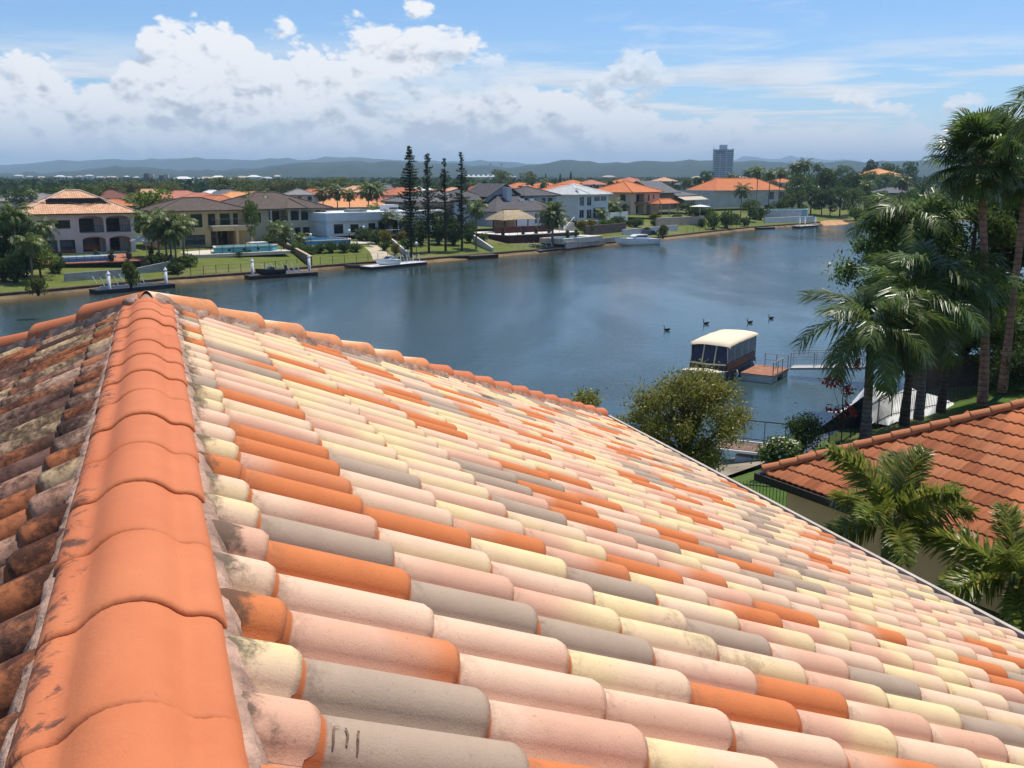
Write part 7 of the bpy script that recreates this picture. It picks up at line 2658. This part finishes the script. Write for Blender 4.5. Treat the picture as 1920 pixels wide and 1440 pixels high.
# walkway at the foot of the bank
o = thing('walkway', 'short timber walkway with black railing and a white edge below the near tree', 'walkway', (9.3, 42.4, 0), R(-24))
for k in range(18):
    q = MB()
    q.box(k * .165, k * .165 + .158, 0, 1.4, .80, .86)
    q.build('plank', [mat('plank_brown', (.20, .13, .095), .9, .25, 4, .4, 20)], o)
q = MB()
q.box(-.02, 3.0, 1.403, 1.50, .72, .90)
q.box(-.02, 3.0, -.10, -.003, .72, .83)
q.build('edge_beam', [FRAME_W], o)
q = MB()
q.box(.9, 2.4, .15, 1.25, -.3, .5)
q.build('float', [mat('float_grey', (.50, .54, .60), .7)], o)
railing(o, .1, 2.9, 1.45, .9, 1.0, 3)
q = MB()
q.grid([[(5.0, 36.4, .9), (8.0, 38.0, .55), (11.0, 40.6, .6), (14.0, 44.5, .6)], [(5.0, 40.0, -.15), (8.0, 41.8, -.15), (10.0, 44.0, -.15), (13.0, 47.0, -.15)]])
struct(q.build('beach', [mat('mud_grey', (.26, .22, .16), .95, .25, .8, .4, 8)], None))

# floating deck and gangway
FD = Vector((14.8, 61.5))
o = thing('floating_dock', 'floating dock with a red-brown timber deck beside the houseboat', 'dock', (16.66, 59.95, 0), math.atan2(64.28 - 61.51, 16.58 - 14.8))
q = MB()
for x0 in (.0, 2.2):
    q.box(x0, x0 + 1.1, .05, 2.1, -.3, .40)
q.box(0, 3.3, .0, 2.15, .36, .46)
q.build('float', [mat('float_white', (.62, .62, .60), .7, .1, 1, dirt=.25)], o)
for k in range(16):
    q = MB()
    q.box(.01, 3.29, -.03 + k * .137, -.03 + k * .137 + .129, .463, .52)
    q.build('plank', [mat('deck_jarrah', (.36, .155, .085), .75, .25, 3, .3, 25)], o)
for (xa, ya), (xb, yb) in (((.1, .05), (2.0, .05)), ((3.2, .05), (3.2, 1.6))):
    q = MB()
    for zz in (1.35, .95):
        q.tube([(xa, ya, zz), (xb, yb, zz)], .028, 6)
    for s in (0, .5, 1):
        q.tube([(xa + (xb - xa) * s, ya + (yb - ya) * s, .5), (xa + (xb - xa) * s, ya + (yb - ya) * s, 1.36)], .028, 6)
    q.build('handrail', [mat('galvanised', (.38, .39, .40), .45, .1, 3, metal=.5)], o)
o = thing('gangway', 'metal gangway with handrails from the floating dock to the right bank', 'gangway', (18.3, 61.9, .62), math.atan2(58.6 - 61.9, 25.0 - 18.3))
q = MB()
for y in (0, 1.0):
    q.add(((0, y - .05, -.08), (7.4, y - .05, .62), (7.4, y + .05, .62), (0, y + .05, -.08), (0, y - .05, .06), (7.4, y - .05, .76), (7.4, y + .05, .76), (0, y + .05, .06)),
          ((0, 1, 5, 4), (1, 2, 6, 5), (2, 3, 7, 6), (3, 0, 4, 7), (4, 5, 6, 7)))
q.add(((0, .05, .04), (7.4, .05, .74), (7.4, .95, .74), (0, .95, .04)), ((0, 1, 2, 3),))
q.build('tread', [mat('gangway_grey', (.48, .47, .45), .6, .1, 3)], o)
for y in (0, 1.0):
    q = MB()
    q.tube([(0, y, 1.05), (7.4, y, 1.75)], .03, 6)
    q.tube([(0, y, .58), (7.4, y, 1.28)], .018, 5)
    for k in range(6):
        q.tube([(7.4 * k / 5, y, .7 * k / 5), (7.4 * k / 5, y, 1.06 + .7 * k / 5)], .026, 6)
    q.build('handrail', [MATS['galvanised']], o)

# the houseboat
hb = thing('houseboat', 'cream canopied houseboat with dark vinyl windows moored at the floating dock', 'boat', (15.75, 65.7, 0), math.atan2(-.854, -.52))
CREAMC = mat('canvas_cream', (.72, .60, .44), .85, .06, 1.5, .35, 4)
q = MB()
rows = []
for x, bw, zt in ((0, 1.25, .78), (2, 1.3, .78), (5, 1.3, .80), (6.6, 1.28, .86), (7.4, 1.18, .95), (7.9, .95, 1.02)):
    kz = -.3 + max(0, (x - 6) / 1.9) ** 1.5 * .55
    rows.append([(x, -bw, zt), (x, -bw * .98, .35), (x, -bw * .8, kz), (x, bw * .8, kz), (x, bw * .98, .35), (x, bw, zt)])
q.grid(rows)
q.add(rows[-1], ((0, 1, 2, 3, 4, 5),))
q.add(rows[0][::-1], ((0, 1, 2, 3, 4, 5),))
q.build('hull', [mat('hull_navy', (.030, .042, .085), .4, .1, 1)], hb)
q = MB()
q.grid([[(5.9, -1.3, .83), (6.6, -1.29, .90), (7.4, -1.19, .99), (8.0, -.97, 1.06)], [(5.9, 0, .93), (6.6, 0, 1.0), (7.4, 0, 1.08), (8.08, 0, 1.12)], [(5.9, 1.3, .83), (6.6, 1.29, .90), (7.4, 1.19, .99), (8.0, .97, 1.06)]])
q.add(((8.0, -.97, 1.06), (8.08, 0, 1.12), (8.0, .97, 1.06), (7.86, .92, .55), (7.92, 0, .52), (7.86, -.92, .55)), ((0, 1, 4, 5), (1, 2, 3, 4)))
q.add(((6.6, 1.295, .90), (7.4, 1.195, .99), (8.0, .975, 1.06), (7.86, .93, .55), (7.3, 1.19, .5), (6.6, 1.285, .5)), ((0, 1, 2, 3, 4, 5),))
q.add(((6.6, -1.295, .90), (7.4, -1.195, .99), (8.0, -.975, 1.06), (7.86, -.93, .55), (7.3, -1.19, .5), (6.6, -1.285, .5)), ((5, 4, 3, 2, 1, 0),))
q.build('bow_deck', [mat('bow_cream', (.62, .57, .47), .5, .08, 2)], hb)
MAR = mat('side_maroon', (.12, .052, .042), .5, .2, 1)
VINYL = mat('vinyl_clear_dark', (.035, .038, .055), .12, .4, 1.2, .4, 4, spec=.5)
for s in (-1, 1):
    q = MB()
    q.box(.3, 6.0, min(s * 1.20, s * 1.26), max(s * 1.20, s * 1.26), .805, 1.30)
    q.build('side_panel', [MAR], hb)
    for k in range(4):
        q = MB()
        x0 = .4 + k * 1.4
        q.box(x0, x0 + 1.28, min(s * 1.19, s * 1.22), max(s * 1.19, s * 1.22), 1.303, 2.38)
        q.build('side_window', [VINYL], hb)
    for k in range(5):
        x0 = .34 + k * 1.4
        q = MB()
        q.tube([(x0, s * 1.22, .8), (x0, s * 1.20, 2.42)], .035, 6)
        q.build('frame_post', [ALU], hb)
# raked front: dash panel, three windows and cream seams
q = MB()
q.box(6.0, 6.12, -1.22, 1.22, .84, 1.22)
q.build('dash_panel', [mat('dash_dark', (.045, .040, .038), .6)], hb)
for k in range(3):
    y0 = -1.2 + k * .82
    q = MB()
    q.add(((6.13, y0 + .04, 1.30), (6.13, y0 + .76, 1.30), (5.72, y0 + .76, 2.40), (5.72, y0 + .04, 2.40), (6.10, y0 + .04, 1.30), (6.10, y0 + .76, 1.30), (5.69, y0 + .76, 2.40), (5.69, y0 + .04, 2.40)),
          ((0, 1, 2, 3), (7, 6, 5, 4), (0, 4, 5, 1), (2, 6, 7, 3)))
    q.build('front_window', [VINYL], hb)
q = MB()
for y in (-.40, .42):
    q.tube([(6.16, y, 1.25), (5.72, y, 2.44)], .045, 6)
q.tube([(6.16, -1.22, 1.26), (6.20, 0, 1.22), (6.16, 1.22, 1.26)], .055, 6)
q.build('seam', [CREAMC], hb)
q = MB()
rows = []
for i, x in enumerate((0.0, .12, .6, 2.0, 2.1, 3.6, 3.7, 4.7, 5.3, 5.75, 5.9)):
    zc = 2.60 + .07 * math.sin(math.pi * min(1, max(0, x / 5.9))) - (.18 if x in (0.0, 5.9) else 0) + (-.025 if i in (3, 5) else 0)
    row = []
    for k in range(11):
        v_ = k / 10 * 2 - 1
        row.append((x, v_ * 1.33, zc - .11 * abs(v_) ** 4 + .012 * math.sin(x * 9 + v_ * 5)))
    row = [(x, -1.34, row[0][2] - .14)] + row + [(x, 1.34, row[-1][2] - .14)]
    rows.append(row)
q.grid(rows)
q.build('canopy', [CREAMC], hb, True)
q = MB()
q.box(.0, .08, -1.2, 1.2, .8, 2.4)
q.build('stern_screen', [VINYL], hb)
q = MB()
for x, y in ((1.5, -1.42), (4.0, -1.42), (1.0, 1.42), (4.5, 1.42)):
    q2 = MB()
    q2.lathe([(.03, .1), (.09, .16), (.10, .45), (.05, .58), (.02, .7)], (x, y, 0), 10)
    q2.build('fender', [FRAME_W], hb, True)

# black swans in line
SWAN = mat('swan_black', (.018, .017, .017), .7, .3, 8, .4, 30)
for i, (x, y, lab) in enumerate(((13.3, 81.7, 'black swan leading the line of four'), (17.4, 85.4, 'second black swan in the line of four'), (21.5, 86.1, 'third black swan, its neck lowered a little'), (24.1, 88.7, 'last black swan of the line, nearest the palm fronds'))):
    o = thing('swan', lab, 'swan', (x, y, 0), R(184 + 5 * i), None, .66)
    k = 1 - (.1 if i == 2 else 0)
    q = MB()
    path = [(-.52, 0, .22), (-.40, 0, .17), (-.20, 0, .13), (.02, 0, .11), (.20, 0, .13), (.30, 0, .20), (.33, 0, .32 * k), (.31, 0, .45 * k), (.29, 0, .56 * k), (.33, 0, .64 * k), (.40, 0, .655 * k), (.45, 0, .63 * k)]
    rad = [.015, (.07, .10), (.13, .17), (.15, .19), (.12, .14), .075, .05, .042, .038, .045, .042, .022]
    q.tube(path, rad, 10)
    q.build('body', [SWAN], o, True)
    q = MB()
    q.tube([(.445, 0, .632 * k), (.50, 0, .61 * k), (.55, 0, .595 * k)], [.02, .016, .006], 6)
    q.build('beak', [mat('beak_red', (.45, .05, .03), .5)], o)
    for s in (-1, 1):
        q = MB()
        q.tube([(-.50, s * .05, .25), (-.30, s * .13, .23), (-.05, s * .16, .20), (.14, s * .12, .17)], [.015, (.07, .04), (.09, .05), (.03, .03)], 7)
        q.build('wing', [SWAN], o, True)

# ------------------------------------------------------------------ distance: hills, tower, plain, haze
def hill_mat(name, c1, c2, c3):
    m = bpy.data.materials.new(name)
    m.use_nodes = True
    t = NT(m.node_tree)
    b = m.node_tree.nodes['Principled BSDF']
    p = t.n('ShaderNodeNewGeometry').outputs['Position']
    c = t.mix(t.rng(t.noise(p, .02, 6, .7), .35, .65), c1, c2)
    c = t.mix(t.rng(t.noise(p, .006, 5, .65), .60, .72, 0, .6), c, c3)
    t.put(b.inputs['Base Color'], c)
    b.inputs['Roughness'].default_value = 1
    b.inputs['Specular IOR Level'].default_value = 0
    bp = t.n('ShaderNodeBump')
    bp.inputs['Strength'].default_value = 1
    bp.inputs['Distance'].default_value = 14
    t.put(bp.inputs['Height'], t.noise(p, .03, 6, .7))
    t.put(b.inputs['Normal'], bp.outputs[0])
    return m


HILLM = hill_mat('bush_hill', (.020, .034, .018), (.045, .058, .028), (.10, .10, .07))


def hill_range(name, D, table, depth, seed, rough):
    """a ridge at distance D; table gives (tangent of the bearing, height)"""
    q = MB()
    xs = [a for a, _ in table]
    hs = [h_ for _, h_ in table]
    n = 260
    rows = [[] for _ in range(9)]
    for i in range(n):
        ta = xs[0] + (xs[-1] - xs[0]) * i / (n - 1)
        hh = float(np.interp(ta, xs, hs))
        nz = noise.fractal(Vector((ta * 60, seed, 0)), 1.0, 2.0, 5) * rough
        for r_ in range(9):
            s = r_ / 6
            y = D - depth * (1 - s)
            prof_ = math.sin(min(1, s) * math.pi / 2) ** 1.3 if s <= 1 else 1 - (s - 1) * 1.5
            z = 2.2 + max(0, hh + nz - 2.2) * max(0, prof_)
            if 0 < r_ < 7:
                z += noise.fractal(Vector((ta * 22, s * 4, seed)), 1, 2, 4) * hh * .22 * (1 if r_ != 6 else .12)
            rows[r_].append((ta * y, y, max(z, 1.5 if r_ else 1.0)))
    q.grid(rows)
    struct(q.build(name, [HILLM], None, True))


hill_range('hill', 9000, [(-1.2, 90), (-.75, 120), (-.52, 110), (-.44, 142), (-.385, 155), (-.34, 172), (-.29, 160), (-.22, 155), (-.14, 152), (-.06, 142), (.02, 125), (.08, 100), (.16, 75), (.3, 60), (.6, 70), (1.2, 80)], 3000, 1.7, 14)
hill_range('hill', 12500, [(-.1, 20), (.15, 40), (.215, 175), (.235, 235), (.255, 222), (.272, 215), (.283, 262), (.30, 225), (.325, 190), (.40, 120), (.6, 60)], 2500, 5.2, 14)
hill_range('hill', 5200, [(-1.2, 30), (-.6, 26), (-.46, 30), (-.415, 55), (-.39, 66), (-.36, 46), (-.30, 38), (-.25, 62), (-.215, 76), (-.17, 82), (-.13, 84), (-.09, 74), (-.05, 72), (-.005, 54), (.02, 72), (.055, 88), (.08, 82), (.13, 84),
                         (.185, 88), (.24, 80), (.30, 82), (.36, 84), (.42, 92), (.48, 108), (.60, 112), (1.2, 90)], 2300, 3.1, 11)

# tree cover of the plain, a mass of crowns too far off to count
rng = np.random.default_rng(77)
n = 5200
Yd = 430 * (3600 / 430) ** rng.random(n) ** .85
ta = rng.uniform(-.62, .62, n)
Xd = ta * Yd
hgt = rng.uniform(4.0, 8.5, n) * (1 + .10 * (Yd > 900)) + np.where((ta > .28), 2.0, 0)
per = 13
C = np.repeat(np.stack([Xd, Yd, np.full(n, 2.4)], 1), per, 0)
hr = np.repeat(hgt, per)
d = rng.normal(size=(n * per, 3))
d /= np.linalg.norm(d, axis=1)[:, None]
wr = np.repeat(rng.uniform(3.0, 6.0, n), per)
C += np.stack([d[:, 0] * wr, d[:, 1] * wr, hr * .62 + d[:, 2] * hr * .36], 1)
V, F = leaves(rng, C, 3.0, .7, .6)
o = link('tree_cover', np_mesh('tree_cover', V, F, [leaf_mat('leaf_far', (.030, .055, .018), (.065, .090, .030), None, .2, .8, .05)]))
stuff(o)
o['label'] = 'dark mass of trees covering the plain between houses and hills'

# pale specks of far suburbs
rs = random.Random(8)
SPECK = [mat('far_white', (.70, .69, .66), .8), mat('far_tan', (.45, .36, .28), .8), mat('far_grey', (.40, .42, .45), .8)]
specks = [(-.50 + .012 * k + rs.uniform(-.004, .004), rs.uniform(1500, 2600)) for k in range(12)] + [(-.335 + .012 * k, rs.uniform(900, 1500)) for k in range(9)] + [(rs.uniform(-.03, .42), rs.uniform(1100, 2000)) for k in range(9)]
for k, (ta_, yy) in enumerate(specks):
    w_, h_ = rs.uniform(10, 22), rs.uniform(5.0, 8.0) + yy * .0016
    o = thing('suburban_building', 'pale far-off building among the trees of the plain', 'building', (ta_ * yy, yy, 2.0), rs.uniform(-.5, .5), 'far-off pale buildings')
    q = MB()
    q.box(-w_ / 2, w_ / 2, -6, 6, 0, h_)
    q.build('wall', [SPECK[k % 3]], o)
    hip = MB()
    hip.add(((-w_ / 2 - .5, -6.5, h_ + .02), (w_ / 2 + .5, -6.5, h_ + .02), (w_ / 2 + .5, 6.5, h_ + .02), (-w_ / 2 - .5, 6.5, h_ + .02), (-w_ / 4, 0, h_ + 2.2), (w_ / 4, 0, h_ + 2.2)), ((0, 1, 5, 4), (1, 2, 5), (2, 3, 4, 5), (3, 0, 4)))
    hip.build('roof', [SPECK[(k * 2) % 3]], o)

# apartment tower
o = thing('apartment_tower', 'lone grey-blue apartment tower on the skyline', 'tower', (321, 1500, 2), R(-9))
q = MB()
q.box(-13.6, 13.6, -10, 10, 0, 50)
q.build('core', [mat('tower_glass', (.10, .14, .19), .25, .2, .05, spec=.5)], o)
TW_ = mat('tower_concrete', (.36, .40, .44), .85, .08, .05)
for k in range(16):
    q = MB()
    q.box(-14.6, 14.6, -11, 11, 1.5 + k * 3.1, 2.7 + k * 3.1)
    q.build('floor_slab', [TW_], o)
for x in (-14.7, -5.2, 4.0, 13.6):
    q = MB()
    q.box(x, x + 1.4, -11.2, 11.2, 0, 51)
    q.build('pier', [TW_], o)
q = MB()
q.box(-6.0, 5.5, -5, 5, 50.02, 57.0)
q.build('plant_room', [mat('tower_cap', (.55, .58, .60), .8)], o)
q = MB()
q.box(-10.2, 1.0, -11.6, -11.25, 44.6, 48.6)
q.build('sign_panel', [mat('tower_sign', (.10, .14, .20), .7)], o)
o = thing('apartment_block', 'dark and white apartment block before the left hills', 'building', (-455, 1250, 2), R(12))
for k in range(6):
    q = MB()
    q.box(-18 + k * 6, -12.8 + k * 6, -6, 6, 0, 10.5 + (k % 3) * 1.2 + (2.5 if k == 1 else 0))
    q.build('wing', [(SPECK[0], mat('block_dark', (.05, .05, .07), .7), SPECK[1])[k % 3]], o)
for ta_, lab in ((-.022, 'left of two slim light poles rising beyond the pines'), (-.0105, 'right of two slim light poles rising beyond the pines')):
    o = thing('light_pole', lab, 'light pole', (ta_ * 1400, 1400, 2))
    q = MB()
    q.tube([(0, 0, 0), (0, 0, 27)], [.8, .4], 6)
    q.build('mast', [SPECK[0]], o)
    q = MB()
    q.box(-1.6, 1.6, -.5, .5, 26.0, 27.6)
    q.build('lamp_head', [SPECK[2]], o)
o = thing('pavilion', 'row of white peaked pavilions at the foot of the light poles', 'pavilion', (-44, 1400, 2), 0)
for k in range(6):
    q = MB()
    q.lathe([(4.2, 9.6), (2.4, 11.0), (.2, 13.4)], (k * 7 - 18, 0, 0), 8)
    q.build('tent_roof', [SPECK[0]], o)
    q = MB()
    q.tube([(k * 7 - 18, 0, 0), (k * 7 - 18, 0, 9.7)], .6, 6)
    q.build('mast', [SPECK[2]], o)

# the air
q = MB()
q.box(-16000, 16000, -3000, 16000, -3.0, 292)
hz = q.build('haze', [], None)
hm = bpy.data.materials.new('haze_air')
hm.use_nodes = True
hm.node_tree.nodes.clear()
hv = hm.node_tree.nodes.new('ShaderNodeVolumePrincipled')
ho = hm.node_tree.nodes.new('ShaderNodeOutputMaterial')
hv.inputs['Color'].default_value = (.54, .77, 1.0, 1)
hv.inputs['Density'].default_value = 1.35e-4
hv.inputs['Anisotropy'].default_value = 0.0
hm.node_tree.links.new(hv.outputs[0], ho.inputs['Volume'])
hz.data.materials.clear()
hz.data.materials.append(hm)
stuff(hz)
